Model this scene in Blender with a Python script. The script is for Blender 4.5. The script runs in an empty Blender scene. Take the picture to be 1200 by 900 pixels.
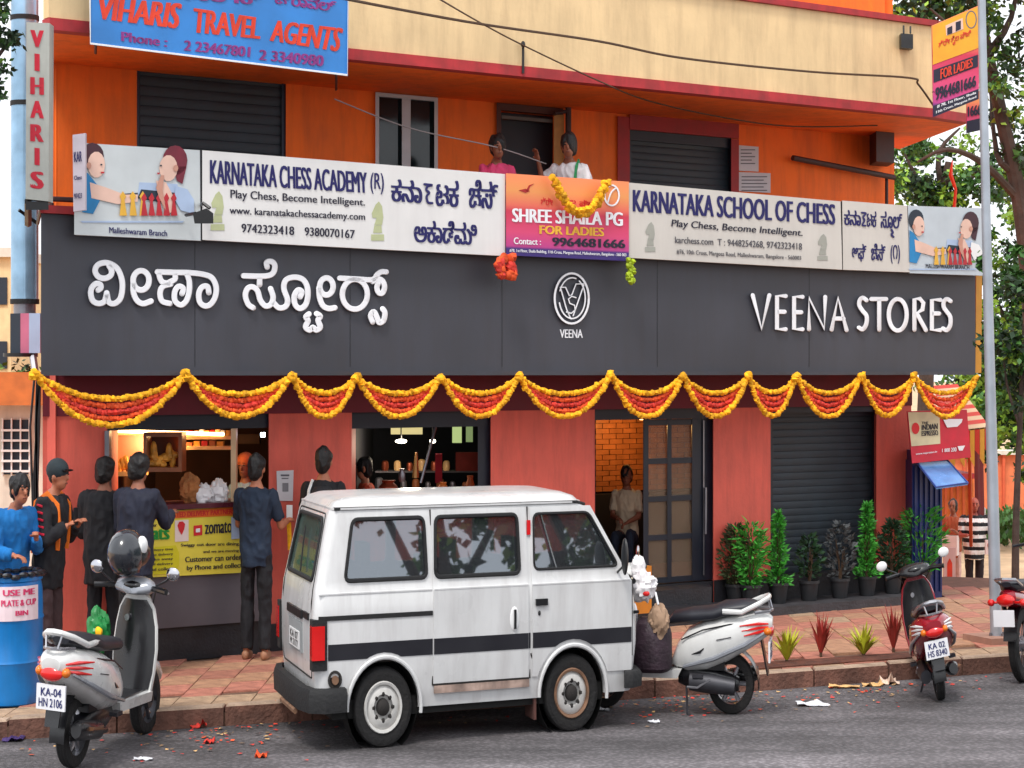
import bpy, bmesh, math, random
from mathutils import Vector, Matrix
from math import radians, sin, cos, pi, atan2, sqrt

S = bpy.context.scene
# ---------------------------------------------------------------- camera, sky, sun, exposure
CZ = 2.46                      # height of the lens above the road
F = 2500.0                     # focal length in units of the photograph's pixels (1200 wide)
cam = bpy.data.cameras.new('camera'); cam.lens = 75; cam.sensor_width = 36
cam.shift_y = -13.0/1200; cam.clip_start = 0.1; cam.clip_end = 3000
co = bpy.data.objects.new('camera', cam); S.collection.objects.link(co)
co.location = (0, 0, CZ); co.rotation_euler = (radians(90), 0, 0)
S.camera = co

SUN_EL, SUN_ROT = radians(58), radians(200)
w = bpy.data.worlds.new('World'); S.world = w; w.use_nodes = True
nt = w.node_tree; bg = nt.nodes['Background']
sky = nt.nodes.new('ShaderNodeTexSky'); sky.sky_type = 'NISHITA'; sky.sun_disc = False
sky.sun_elevation = SUN_EL; sky.sun_rotation = SUN_ROT; sky.dust_density = 6; sky.air_density = 1.3
hs = nt.nodes.new('ShaderNodeHueSaturation'); hs.inputs['Saturation'].default_value = 0.22
nt.links.new(sky.outputs[0], hs.inputs['Color'])
# overcast: a bright, softly broken cloud sheet over the sky
wtc = nt.nodes.new('ShaderNodeTexCoord'); wno = nt.nodes.new('ShaderNodeTexNoise'); wno.inputs['Scale'].default_value = 2.2; wno.inputs['Detail'].default_value = 5
nt.links.new(wtc.outputs['Generated'], wno.inputs['Vector'])
wmr = nt.nodes.new('ShaderNodeMapRange'); wmr.inputs['From Min'].default_value = .3; wmr.inputs['From Max'].default_value = .7; wmr.inputs['To Min'].default_value = .72; wmr.inputs['To Max'].default_value = .95
nt.links.new(wno.outputs['Fac'], wmr.inputs['Value'])
wmx = nt.nodes.new('ShaderNodeMix'); wmx.data_type = 'RGBA'; wmx.inputs['B'].default_value = (9.6, 9.9, 10.4, 1)
nt.links.new(wmr.outputs[0], wmx.inputs['Factor']); nt.links.new(hs.outputs[0], wmx.inputs['A']); nt.links.new(wmx.outputs['Result'], bg.inputs['Color'])
bg.inputs['Strength'].default_value = 0.10
sl = bpy.data.lights.new('sun', 'SUN'); sl.energy = 1.5; sl.angle = radians(12); sl.color = (1, .96, .9)
so = bpy.data.objects.new('sun', sl); S.collection.objects.link(so)
sd = Vector((sin(SUN_ROT)*cos(SUN_EL), cos(SUN_ROT)*cos(SUN_EL), sin(SUN_EL)))
so.rotation_euler = sd.to_track_quat('Z', 'Y').to_euler(); so.location = (0, -20, 30)
S.view_settings.view_transform = 'Standard'; S.view_settings.look = 'None'
S.view_settings.exposure = 0.72; S.view_settings.gamma = 1

# ---------------------------------------------------------------- places
SQ = 0.75                      # things here stand narrow across the view, as the photograph shows them
TA = F/3500.0; A = math.atan(TA); CA, SA = cos(A), sin(A)
def Wp(px, py, Y): return Vector(((px-600)/F*Y, Y, CZ-(py-437)/F*Y))
def YF(px, d=0): return (19.29-d/CA)/(1-(px-600)/3500.0)      # distance of the shop front plane, d metres towards the street
def P(px, py, d=0): return Wp(px, py, YF(px, d))
def PZ(px, z, d=0):
    Y = YF(px, d); return Vector(((px-600)/F*Y, Y, z))
def zof(px, py, d=0): return P(px, py, d).z
def G(px, py, z=0):
    Y = (CZ-z)*F/(py-437.0); return Vector(((px-600)/F*Y, Y, z))
NRM = Vector((SA, -CA, 0)); BK = Vector((0, 1/CA, 0)); UDIR = Vector((CA, SA, 0))

# ---------------------------------------------------------------- materials
def lin(c):
    c = c/255.0
    return c/12.92 if c <= .04045 else ((c+.055)/1.055)**2.4
def col(r, g, b, k=1.0): return (lin(r)*k, lin(g)*k, lin(b)*k, 1)
MATS = {}
def M(name, rgb, rough=.6, metal=0, var=.12, scale=6, bump=.0, bscale=40, emit=0, k=.9, dirt=0, island=0, trans=0, coat=0, alpha=1):
    if name in MATS: return MATS[name]
    m = bpy.data.materials.new(name); m.use_nodes = True; n = m.node_tree; b = n.nodes['Principled BSDF']
    c = col(*rgb, k)
    b.inputs['Roughness'].default_value = rough; b.inputs['Metallic'].default_value = metal
    b.inputs['Base Color'].default_value = c
    if coat: b.inputs['Coat Weight'].default_value = coat; b.inputs['Coat Roughness'].default_value = .08
    if trans: b.inputs['Transmission Weight'].default_value = trans
    if alpha < 1: b.inputs['Alpha'].default_value = alpha
    if emit: b.inputs['Emission Color'].default_value = c; b.inputs['Emission Strength'].default_value = emit
    tc = n.nodes.new('ShaderNodeTexCoord')
    last = None
    if var:
        no = n.nodes.new('ShaderNodeTexNoise'); no.inputs['Scale'].default_value = scale; no.inputs['Detail'].default_value = 6
        n.links.new(tc.outputs['Object'], no.inputs['Vector'])
        mr = n.nodes.new('ShaderNodeMapRange'); mr.inputs['From Min'].default_value = .3; mr.inputs['From Max'].default_value = .7
        mr.inputs['To Min'].default_value = 1-var; mr.inputs['To Max'].default_value = 1+var
        n.links.new(no.outputs['Fac'], mr.inputs['Value'])
        vm = n.nodes.new('ShaderNodeVectorMath'); vm.operation = 'SCALE'; vm.inputs[0].default_value = c[:3]
        n.links.new(mr.outputs[0], vm.inputs['Scale']); last = vm.outputs[0]
        mr2 = n.nodes.new('ShaderNodeMapRange'); mr2.inputs['To Min'].default_value = max(0, rough-.12); mr2.inputs['To Max'].default_value = min(1, rough+.12)
        n.links.new(no.outputs['Fac'], mr2.inputs['Value']); n.links.new(mr2.outputs[0], b.inputs['Roughness'])
    if island:
        g = n.nodes.new('ShaderNodeNewGeometry'); mr = n.nodes.new('ShaderNodeMapRange')
        mr.inputs['To Min'].default_value = 1-island; mr.inputs['To Max'].default_value = 1+island
        n.links.new(g.outputs['Random Per Island'], mr.inputs['Value'])
        vm = n.nodes.new('ShaderNodeVectorMath'); vm.operation = 'SCALE'
        if last: n.links.new(last, vm.inputs[0])
        else: vm.inputs[0].default_value = c[:3]
        n.links.new(mr.outputs[0], vm.inputs['Scale']); last = vm.outputs[0]
    if dirt:   # streaky stains running down
        mp = n.nodes.new('ShaderNodeMapping'); mp.inputs['Scale'].default_value = (5, 5, .7)
        n.links.new(tc.outputs['Object'], mp.inputs['Vector'])
        no = n.nodes.new('ShaderNodeTexNoise'); no.inputs['Scale'].default_value = 1.6; no.inputs['Detail'].default_value = 8; no.inputs['Roughness'].default_value = .65
        n.links.new(mp.outputs[0], no.inputs['Vector'])
        rp = n.nodes.new('ShaderNodeMapRange'); rp.inputs['From Min'].default_value = .44; rp.inputs['From Max'].default_value = .72
        rp.inputs['To Min'].default_value = 0; rp.inputs['To Max'].default_value = dirt
        n.links.new(no.outputs['Fac'], rp.inputs['Value'])
        mx = n.nodes.new('ShaderNodeMix'); mx.data_type = 'RGBA'
        if last: n.links.new(last, mx.inputs['A'])
        else: mx.inputs['A'].default_value = c
        mx.inputs['B'].default_value = (c[0]*.35+.02, c[1]*.3+.015, c[2]*.3+.012, 1)
        n.links.new(rp.outputs[0], mx.inputs['Factor']); last = mx.outputs['Result']
    if last: n.links.new(last, b.inputs['Base Color'])
    if bump:
        nb = n.nodes.new('ShaderNodeTexNoise'); nb.inputs['Scale'].default_value = bscale; nb.inputs['Detail'].default_value = 5
        n.links.new(tc.outputs['Object'], nb.inputs['Vector'])
        bp = n.nodes.new('ShaderNodeBump'); bp.inputs['Strength'].default_value = bump; bp.inputs['Distance'].default_value = .02
        n.links.new(nb.outputs['Fac'], bp.inputs['Height']); n.links.new(bp.outputs[0], b.inputs['Normal'])
    MATS[name] = m
    return m

# ---------------------------------------------------------------- mesh building
ORG = {}
def props(o, label=None, cat=None, group=None, kind=None):
    if label: o['label'] = label
    if cat: o['category'] = cat
    if group: o['group'] = group
    if kind: o['kind'] = kind
    return o
def thing(name, label, cat, loc, group=None):
    o = bpy.data.objects.new(name, None); S.collection.objects.link(o); o.location = loc
    o.empty_display_size = .2
    ORG[o] = Vector(loc); return props(o, label, cat, group)
def frame(org, yaw=0, sq=SQ, pitch=0, roll=0):
    """local metres -> world offset; things stand narrow across the view"""
    R = Matrix.Rotation(yaw, 3, 'Z') @ Matrix.Rotation(pitch, 3, 'Y') @ Matrix.Rotation(roll, 3, 'X'); o = Vector(org)
    def f(v):
        v = R @ Vector(v); return Vector((o.x+v.x*sq, o.y+v.y, o.z+v.z))
    return f

class MB:
    def __init__(s, tf=None): s.v = []; s.f = []; s.m = []; s.tf = tf; s.marks = []
    def add(s, vs, fs, mi=0):
        b = len(s.v)
        s.v += [Vector(v) for v in vs]
        for f in fs: s.f.append(tuple(i+b for i in f)); s.m.append(mi)
        return s
    def hexa(s, a, b, mi=0):      # two matching polygons -> closed prism
        n = len(a); vs = list(a)+list(b)
        fs = [tuple(range(n-1, -1, -1)), tuple(range(n, 2*n))]+[(i, (i+1) % n, (i+1) % n+n, i+n) for i in range(n)]
        return s.add(vs, fs, mi)
    def box(s, c, d, mi=0, rz=0):
        x, y, z = d[0]/2, d[1]/2, d[2]/2; C = Vector(c); R = Matrix.Rotation(rz, 3, 'Z')
        q = [(-x, -y), (x, -y), (x, y), (-x, y)]
        return s.hexa([C+R@Vector((a, b, -z)) for a, b in q], [C+R@Vector((a, b, z)) for a, b in q], mi)
    def bbox(s, x0, x1, y0, y1, z0, z1, mi=0): return s.box(((x0+x1)/2, (y0+y1)/2, (z0+z1)/2), (x1-x0, y1-y0, z1-z0), mi)
    def tube(s, pts, r, n=8, mi=0, cap=True, flat=1.0, up=None):
        pts = [Vector(p) for p in pts]; k = len(pts); rings = []
        prev = None
        for i, p in enumerate(pts):
            t = (pts[min(i+1, k-1)]-pts[max(i-1, 0)])
            t = t.normalized() if t.length > 1e-9 else Vector((0, 0, 1))
            if up is not None: a = Vector(up).cross(t)
            elif prev is None: a = t.cross(Vector((0, 0, 1)) if abs(t.z) < .9 else Vector((1, 0, 0)))
            else: a = prev-t*prev.dot(t)
            a = a.normalized() if a.length > 1e-9 else Vector((1, 0, 0)); b = t.cross(a); prev = a
            rr = r[i] if isinstance(r, (list, tuple)) else r
            rings.append([p+a*(rr*cos(2*pi*j/n+pi/n))+b*(rr*flat*sin(2*pi*j/n+pi/n)) for j in range(n)])
        return s.loft(rings, mi, cap)
    def loft(s, rings, mi=0, cap=True, close=True):
        n = len(rings[0]); vs = [v for r in rings for v in r]; fs = []
        for i in range(len(rings)-1):
            for j in range(n if close else n-1):
                a = i*n+j; b = i*n+(j+1) % n
                fs.append((a, b, b+n, a+n))
        if cap: fs.append(tuple(range(n-1, -1, -1))); fs.append(tuple(range((len(rings)-1)*n, len(rings)*n)))
        return s.add(vs, fs, mi)
    def ell(s, c, r, n=12, m=8, mi=0, R=None):
        c = Vector(c); vs = []
        if not isinstance(r, (tuple, list)): r = (r, r, r)
        for i in range(1, m):
            t = pi*i/m
            for j in range(n):
                a = 2*pi*j/n; v = Vector((r[0]*sin(t)*cos(a), r[1]*sin(t)*sin(a), r[2]*cos(t)))
                vs.append(c+(R@v if R else v))
        t0 = Vector((0, 0, r[2])); vs += [c+(R@t0 if R else t0), c-(R@t0 if R else t0)]
        fs = [(i*n+j, (i+1)*n+j, (i+1)*n+(j+1) % n, i*n+(j+1) % n) for i in range(m-2) for j in range(n)]
        T = (m-1)*n
        fs += [(T, j, (j+1) % n) for j in range(n)]+[(T+1, (m-2)*n+(j+1) % n, (m-2)*n+j) for j in range(n)]
        return s.add(vs, fs, mi)
    def lathe(s, prof, n=20, c=(0, 0, 0), axis='Z', mi=0, cap=True):   # prof: (radius, along)
        c = Vector(c); rings = []
        for r, h in prof:
            ring = []
            for j in range(n):
                a = 2*pi*j/n
                if axis == 'Z': v = Vector((r*cos(a), r*sin(a), h))
                elif axis == 'Y': v = Vector((r*cos(a), h, r*sin(a)))
                else: v = Vector((h, r*cos(a), r*sin(a)))
                ring.append(c+v)
            rings.append(ring)
        return s.loft(rings, mi, cap)
    def rawmesh(s, name, org=Vector((0, 0, 0)), recalc=True):
        me = bpy.data.meshes.new(name)
        vs = [(s.tf(v) if s.tf else v)-org for v in s.v]
        me.from_pydata([tuple(v) for v in vs], [], s.f)
        me.polygons.foreach_set('material_index', s.m)
        if recalc:
            b = bmesh.new(); b.from_mesh(me); bmesh.ops.recalc_face_normals(b, faces=b.faces); b.to_mesh(me); b.free()
        return me
    def build(s, name, mats, parent=None, smooth=35, org=None, recalc=True, **kw):
        if parent is not None: org = ORG[parent]
        elif org is None: org = (sum(((s.tf(v) if s.tf else v) for v in s.v), Vector())/max(1, len(s.v)))
        org = Vector(org)
        me = s.rawmesh(name, org, recalc)
        for m in (mats if isinstance(mats, (list, tuple)) else [mats]): me.materials.append(m)
        if smooth:
            me.polygons.foreach_set('use_smooth', [True]*len(me.polygons)); me.set_sharp_from_angle(angle=radians(smooth))
        o = bpy.data.objects.new(name, me); S.collection.objects.link(o)
        if parent is not None: o.parent = parent
        else: o.location = org
        ORG[o] = org
        return props(o, **kw)

def pane(q, d, t=.02, mb=None, mi=0):
    """slab on the shop front: q = pixel corners (convex, any count) at depth d, thickness t behind"""
    mb = mb or MB()
    a = [P(x, y, d) for x, y in q]; b = [v+BK*t for v in a]
    return mb.hexa(a, b, mi)
def slab(px0, px1, z0, z1, d, t, mb=None, mi=0):
    """upright slab between two pixel columns and two heights"""
    mb = mb or MB()
    a = [PZ(px0, z0, d), PZ(px1, z0, d), PZ(px1, z1, d), PZ(px0, z1, d)]
    return mb.hexa(a, [v+BK*t for v in a], mi)
def rect(x0, y0, x1, y1): return [(x0, y1), (x1, y1), (x1, y0), (x0, y0)]

# ---------------------------------------------------------------- lettering
def glyphs(s, bold=0, extr=0, space=1.0):
    c = bpy.data.curves.new('tmp', 'FONT'); c.body = s; c.size = 1; c.extrude = extr; c.resolution_u = 3; c.space_character = space
    o = bpy.data.objects.new('tmp', c); S.collection.objects.link(o)
    dg = bpy.context.evaluated_depsgraph_get(); me = bpy.data.meshes.new_from_object(o.evaluated_get(dg))
    vs = [v.co.copy() for v in me.vertices]; fs = [tuple(p.vertices) for p in me.polygons]
    bpy.data.objects.remove(o); bpy.data.curves.remove(c); bpy.data.meshes.remove(me)
    V = []; Fc = []
    for k, dx in enumerate([0] if not bold else [-bold, 0, bold]):
        b = len(V); V += [Vector((v.x+dx, v.y, v.z+k*.0012)) for v in vs]; Fc += [tuple(i+b for i in f) for f in fs]
    return V, Fc
def text(mb, s, q, d=.63, bold=.02, mi=0, shear=0, extr=0, pf=None, space=1.0):
    """q: pixel corners TL, TR, BR, BL of the lettering; laid on the shop-front plane at depth d (or with pf)"""
    mb.marks.append((len(mb.v), len(mb.f)))
    V, Fc = glyphs(s, bold, extr, space)
    if not V: return mb
    x0 = min(v.x for v in V); x1 = max(v.x for v in V); y0 = min(v.y for v in V); y1 = max(v.y for v in V)
    TL, TR, BR, BL = [Vector((a, b, 0)) for a, b in q]; out = []
    pf = pf or P
    for v in V:
        u = (v.x-x0)/(x1-x0); t = (v.y-y0)/(y1-y0); u += shear*(t-.5)
        p = (BL*(1-u)+BR*u)*(1-t)+(TL*(1-u)+TR*u)*t
        out.append(pf(p.x, p.y, d+v.z+extr))
    return mb.add(out, Fc, mi)
def line(x0, y0, x1, y1, h):   # baseline from (x0,y0) to (x1,y1), cap height h px -> quad
    return [(x0, y0-h), (x1, y1-h), (x1, y1), (x0, y0)]
def smoothline(pts, k=5):
    out = []; n = len(pts)
    for i in range(n-1):
        p0 = pts[max(i-1, 0)]; p1 = pts[i]; p2 = pts[i+1]; p3 = pts[min(i+2, n-1)]
        for j in range(k):
            t = j/k; a = []
            for q in range(len(p1)):
                a.append(.5*(2*p1[q]+(p2[q]-p0[q])*t+(2*p0[q]-5*p1[q]+4*p2[q]-p3[q])*t*t+(3*p1[q]-p0[q]-3*p2[q]+p3[q])*t**3))
            out.append(tuple(a))
    out.append(tuple(pts[-1])); return out
def stroke(mb, pts, wpx, d, h=.02, mi=0, smooth=True, pf=None, wy=None):
    """raised rounded stroke through pixel points on the front plane"""
    pf = pf or P
    pts = smoothline(pts) if smooth else pts
    n = len(pts); rings = []
    pr = [(1, 0), (.97, .8), (.8, 1), (-.8, 1), (-.97, .8), (-1, 0), (-.5, -.3), (.5, -.3)]
    def ring(x, y, nx, ny, k):
        return [pf(x+nx*a*wpx*k, y+ny*a*wpx*k, d+h*b*(.4+.6*k)) for a, b in pr]
    for i, (x, y) in enumerate(pts):
        x0, y0 = pts[max(0, i-1)]; x1, y1 = pts[min(n-1, i+1)]
        L = math.hypot(x1-x0, y1-y0) or 1; tx, ty = (x1-x0)/L, (y1-y0)/L
        if i == 0: rings += [ring(x-tx*wpx*.95, y-ty*wpx*.95, -ty, tx, .25), ring(x-tx*wpx*.6, y-ty*wpx*.6, -ty, tx, .8)]
        rings.append(ring(x, y, -ty, tx, 1))
        if i == n-1: rings += [ring(x+tx*wpx*.6, y+ty*wpx*.6, -ty, tx, .8), ring(x+tx*wpx*.95, y+ty*wpx*.95, -ty, tx, .25)]
    return mb.loft(rings, mi)
def oval(cx, cy, rx, ry, n=20, a0=0, a1=2*pi): return [(cx+rx*cos(a0+(a1-a0)*i/n), cy+ry*sin(a0+(a1-a0)*i/n)) for i in range(n+1)]
def flatpoly(mb, pts, d, t=.003, mi=0, pf=None):
    pf = pf or P; mb.marks.append((len(mb.v), len(mb.f)))
    a = [pf(x, y, d) for x, y in pts]; b = [pf(x, y, d-t) for x, y in pts]; return mb.hexa(a, b, mi)
def build_split(mb, name, mat, par):
    """one object for every word, line or patch laid into mb"""
    mk = mb.marks or [(0, 0)]; out = []
    if mk[0] != (0, 0): mk = [(0, 0)]+mk
    ends = mk[1:]+[(len(mb.v), len(mb.f))]
    for (v0, f0), (v1, f1) in zip(mk, ends):
        if f1 == f0: continue
        q = MB(mb.tf); q.v = mb.v[v0:v1]; q.f = [tuple(i-v0 for i in f) for f in mb.f[f0:f1]]; q.m = mb.m[f0:f1]
        out.append(q.build(name, mat, parent=par, smooth=0))
    return out
rnd = random.Random(7)
# ================================================================ ground, road, pavement
m_asph = M('asphalt', (118, 113, 116), rough=.85, var=.35, scale=1.3, bump=.9, bscale=60, k=.62, island=0)
def asphalt_detail():
    m = m_asph; n = m.node_tree; b = n.nodes['Principled BSDF']
    tc = n.nodes.new('ShaderNodeTexCoord'); v = n.nodes.new('ShaderNodeTexVoronoi'); v.inputs['Scale'].default_value = 30
    n.links.new(tc.outputs['Object'], v.inputs['Vector'])
    mr = n.nodes.new('ShaderNodeMapRange'); mr.inputs['From Max'].default_value = .6; mr.inputs['To Min'].default_value = 1.5; mr.inputs['To Max'].default_value = .7
    n.links.new(v.outputs['Distance'], mr.inputs['Value'])
    old = b.inputs['Base Color'].links[0].from_socket
    vm = n.nodes.new('ShaderNodeVectorMath'); vm.operation = 'SCALE'
    n.links.new(old, vm.inputs[0]); n.links.new(mr.outputs[0], vm.inputs['Scale'])
    mp = n.nodes.new('ShaderNodeMapping'); mp.inputs['Rotation'].default_value = (0, 0, radians(-23)); mp.inputs['Scale'].default_value = (.25, 1.3, 1)
    n.links.new(tc.outputs['Object'], mp.inputs['Vector']); n2 = n.nodes.new('ShaderNodeTexNoise'); n2.inputs['Scale'].default_value = 1.1; n2.inputs['Detail'].default_value = 7; n2.inputs['Roughness'].default_value = .6
    n.links.new(mp.outputs[0], n2.inputs['Vector']); m2 = n.nodes.new('ShaderNodeMapRange'); m2.inputs['From Min'].default_value = .35; m2.inputs['From Max'].default_value = .65; m2.inputs['To Min'].default_value = .55; m2.inputs['To Max'].default_value = 1.55
    n.links.new(n2.outputs['Fac'], m2.inputs['Value']); v2 = n.nodes.new('ShaderNodeVectorMath'); v2.operation = 'SCALE'; n.links.new(vm.outputs[0], v2.inputs[0]); n.links.new(m2.outputs[0], v2.inputs['Scale']); n.links.new(v2.outputs[0], b.inputs['Base Color'])
asphalt_detail()
m_soil = M('sandy_soil', (214, 178, 140), rough=.95, var=.25, scale=1.2, bump=.6, bscale=12, k=.8)
m_mortar = M('paving_bed', (120, 88, 70), rough=.95, var=.3, scale=8, bump=.5, k=.7)
KERB = [G(-420, 899, 0), G(0, 868, 0), G(200, 855, 0), G(560, 831.5, 0), G(900, 809, 0), G(1100, 793.5, 0), G(1420, 771, 0)]
def kerbY(X):
    for a, b in zip(KERB, KERB[1:]):
        if X <= b.x: return a.y+(b.y-a.y)*(X-a.x)/(b.x-a.x)
    a, b = KERB[-2:]; return b.y+(b.y-a.y)*(X-b.x)/(b.x-a.x)
def gz(X, Y):
    z = -.03
    t = min(1, max(0, (Y-21.8)/9.5)); return z-.87*t
mb = MB(); N = 60
xs = [-400, -200, -100, -60, -40]+[-30+i*1.5 for i in range(41)]+[40, 60, 100, 200, 400]
ys = [-60, -30, 0, 10, 15]+[18+i*1.0 for i in range(24)]+[45, 55, 70, 100, 200, 400, 800]
mb.add([(x, y, gz(x, y)) for y in ys for x in xs], [(j*len(xs)+i, j*len(xs)+i+1, (j+1)*len(xs)+i+1, (j+1)*len(xs)+i) for j in range(len(ys)-1) for i in range(len(xs)-1)])
mb.build('ground', m_soil, recalc=False, kind='structure')
mb = MB()
k2 = KERB+[Vector((12, kerbY(12), 0))]
mb.add([(-60, -30, 0), (12, -30, 0)]+[(v.x, v.y, 0) for v in reversed(k2)]+[(-60, kerbY(-60), 0)], [tuple(range(2+len(k2)+1))])
mb.build('road', m_asph, smooth=0, recalc=False, kind='structure')
# pavement slab (bed the pavers lie in)
mb = MB(); out = []
pk = [Vector((x, kerbY(x), 0)) for x in (-9, -5, -3, -1, 1, 3, 5, 6.5, 8)]
back = [Vector((8, 23.4, 0)), Vector((5.0, 24.6, 0)), Vector((-9, 14.2, 0))]
poly = [Vector((v.x, v.y+.1, 0)) for v in pk]+back
mb.hexa([(v.x, v.y, -.05) for v in poly], [(v.x, v.y, .112) for v in poly])
pav = mb.build('pavement', m_mortar, smooth=0, kind='structure')
tcols = [((206, 154, 120), 'paver_tan'), ((214, 138, 116), 'paver_salmon'), ((204, 170, 138), 'paver_yellow'), ((196, 128, 106), 'paver_red')]
TM = [M(n_, c_, rough=.85, var=.28, scale=14, bump=.5, bscale=70, k=.66, dirt=.7) for c_, n_ in tcols]
E1 = Vector((cos(radians(23.6)), sin(radians(23.6)), 0))
shared = {}
cnt = 0
rest = [MB() for _ in TM]
for i in range(48):
    X = -4.9+i*.265
    yk = kerbY(X)
    for r in range(14):
        Y0 = yk+.155+r*.45+(.22 if (i % 2 and r) else 0)
        dd = (19.29+.7143*X-(Y0+.3))*CA
        if dd < .02 and X < 4.55: break
        if Y0 > 23.0: break
        px = 600+X/Y0*F
        band = [2, 1, 0, 3, 0, 1, 0, 3, 0, 1, 0, 1, 0, 0][r]
        mi = band if rnd.random() > .25 else rnd.randrange(4)
        dx = .1422 if not (i % 2 and r == 0) else .1422; hz = .131+rnd.uniform(-.004, .004)
        v = [(-dx*E1.x, -dx*E1.y), (dx*E1.x, dx*E1.y), (dx*E1.x, dx*E1.y+.435), (-dx*E1.x, -dx*E1.y+.435)]
        top = [(a*.985, b_*.985+.003) for a, b_ in v]
        inview = -40 < px < 1210
        hidden = 345 < px < 640 or (cnt >= 296)
        if inview and not hidden:
            if mi not in shared:
                q = MB(); q.hexa([(a, b_, -.03) for a, b_ in v], [(a, b_, 0) for a, b_ in v]); q.hexa([(a, b_, 0.0) for a, b_ in v], [(a, b_, .006) for a, b_ in top])
                o = q.build('tile', TM[mi], smooth=0, org=(0, 0, 0)); shared[mi] = o.data; bpy.data.objects.remove(o)
            o = bpy.data.objects.new('tile', shared[mi]); S.collection.objects.link(o); o.parent = pav
            o.location = Vector((X, Y0, hz-.004))-ORG[pav]; ORG[o] = Vector((X, Y0, hz)); cnt += 1
            o.rotation_euler = (rnd.uniform(-.006, .006), rnd.uniform(-.006, .006), 0)
        else:
            rest[mi].hexa([(X+a, Y0+b_, .1) for a, b_ in v], [(X+a, Y0+b_, hz) for a, b_ in v])
for mi in range(4):
    rest[mi].build('tiles_beyond', TM[mi], parent=pav, smooth=0, kind='stuff')
# kerb stones
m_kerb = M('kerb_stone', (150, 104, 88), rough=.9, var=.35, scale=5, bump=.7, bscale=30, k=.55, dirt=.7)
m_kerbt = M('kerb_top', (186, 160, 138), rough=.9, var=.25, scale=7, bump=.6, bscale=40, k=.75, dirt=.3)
mb = MB(); mb.hexa([(v.x, v.y+.02, -.06) for v in pk]+[(v.x, v.y+.12, -.06) for v in reversed(pk)], [(v.x, v.y+.02, .09) for v in pk]+[(v.x, v.y+.12, .09) for v in reversed(pk)])
kb = mb.build('kerb', m_mortar, smooth=0, kind='structure')
X = -5.2
while X < 6.6:
    L = .62+rnd.uniform(-.05, .08); a = Vector((X, kerbY(X), 0)); X += L; b = Vector((X-.012, kerbY(X-.012), 0)); q = MB()
    dz = rnd.uniform(-.006, .008); o_ = rnd.uniform(-.012, .006)
    q.hexa([a+Vector((0, o_, -.02)), b+Vector((0, o_, -.02)), b+Vector((0, .14, -.02)), a+Vector((0, .14, -.02))], [a+Vector((0, o_, .128+dz)), b+Vector((0, o_, .128+dz)), b+Vector((0, .14, .13+dz)), a+Vector((0, .14, .13+dz))], 0)
    q.hexa([a+Vector((0.004, o_+.006, .128+dz)), b+Vector((-.004, o_+.006, .128+dz)), b+Vector((-.004, .135, .13+dz)), a+Vector((.004, .135, .13+dz))], [a+Vector((.01, o_+.02, .139+dz)), b+Vector((-.01, o_+.02, .139+dz)), b+Vector((-.01, .13, .139+dz)), a+Vector((.01, .13, .139+dz))], 1)
    q.build('kerb_stone', [m_kerb, m_kerbt], parent=kb, smooth=0)
# soil strip cut for the kerb plants
m_earth = M('earth', (112, 62, 44), rough=1, var=.4, scale=12, bump=1, bscale=25, k=.6)
mb = MB(); a0, a1 = 1.83, 3.45
p4 = [Vector((a0, kerbY(a0)+.2, 0)), Vector((a1, kerbY(a1)+.2, 0)), Vector((a1, kerbY(a1)+.52, 0)), Vector((a0, kerbY(a0)+.52, 0))]
mb.hexa([v+Vector((0, 0, .1)) for v in p4], [v+Vector((0, 0, .146)) for v in p4]); mb.build('planting_bed', m_earth, kind='structure', smooth=0)

# ================================================================ the shop building
m_red = M('red_paint', (228, 102, 86), rough=.62, var=.10, scale=2.5, bump=.15, bscale=30, k=.98, dirt=.4)
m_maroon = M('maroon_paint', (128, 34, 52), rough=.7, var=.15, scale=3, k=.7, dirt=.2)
m_orange = M('orange_paint', (248, 112, 24), rough=.7, var=.12, scale=2, bump=.12, bscale=25, k=1.0, dirt=.35)
m_cream = M('cream_paint', (242, 210, 160), rough=.75, var=.1, scale=2, bump=.12, bscale=20, k=.84, dirt=.3)
m_rtrim = M('red_trim', (196, 52, 58), rough=.7, var=.25, scale=6, k=.72, dirt=.5)
m_black = M('black_stone', (34, 34, 40), rough=.5, var=.3, scale=6, bump=.2, k=.8)
m_navy = M('navy_frame', (24, 32, 48), rough=.45, var=.15, k=.8)
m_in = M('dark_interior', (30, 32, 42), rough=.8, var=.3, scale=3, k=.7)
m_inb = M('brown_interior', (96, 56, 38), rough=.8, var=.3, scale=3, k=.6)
m_wood = M('varnished_wood', (168, 98, 60), rough=.45, var=.3, scale=5, k=.7)
m_steel = M('steel', (150, 150, 158), rough=.35, metal=.7, var=.15, k=.8)
m_shut = M('shutter_grey', (52, 64, 74), rough=.6, metal=0, var=.2, scale=4, k=.8, dirt=.3)
m_white = M('white_plastic', (236, 236, 236), rough=.45, var=.04, k=.9)
m_paper = M('paper', (226, 226, 232), rough=.8, var=.06, k=.85)
m_blk = M('black_plastic', (22, 22, 25), rough=.4, var=.2, k=.8)
m_glassd = M('dark_glass', (22, 34, 38), rough=.08, var=.1, k=.8)
m_cem = M('cement', (150, 140, 130), rough=.9, var=.2, scale=4, bump=.3, k=.7)

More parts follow.
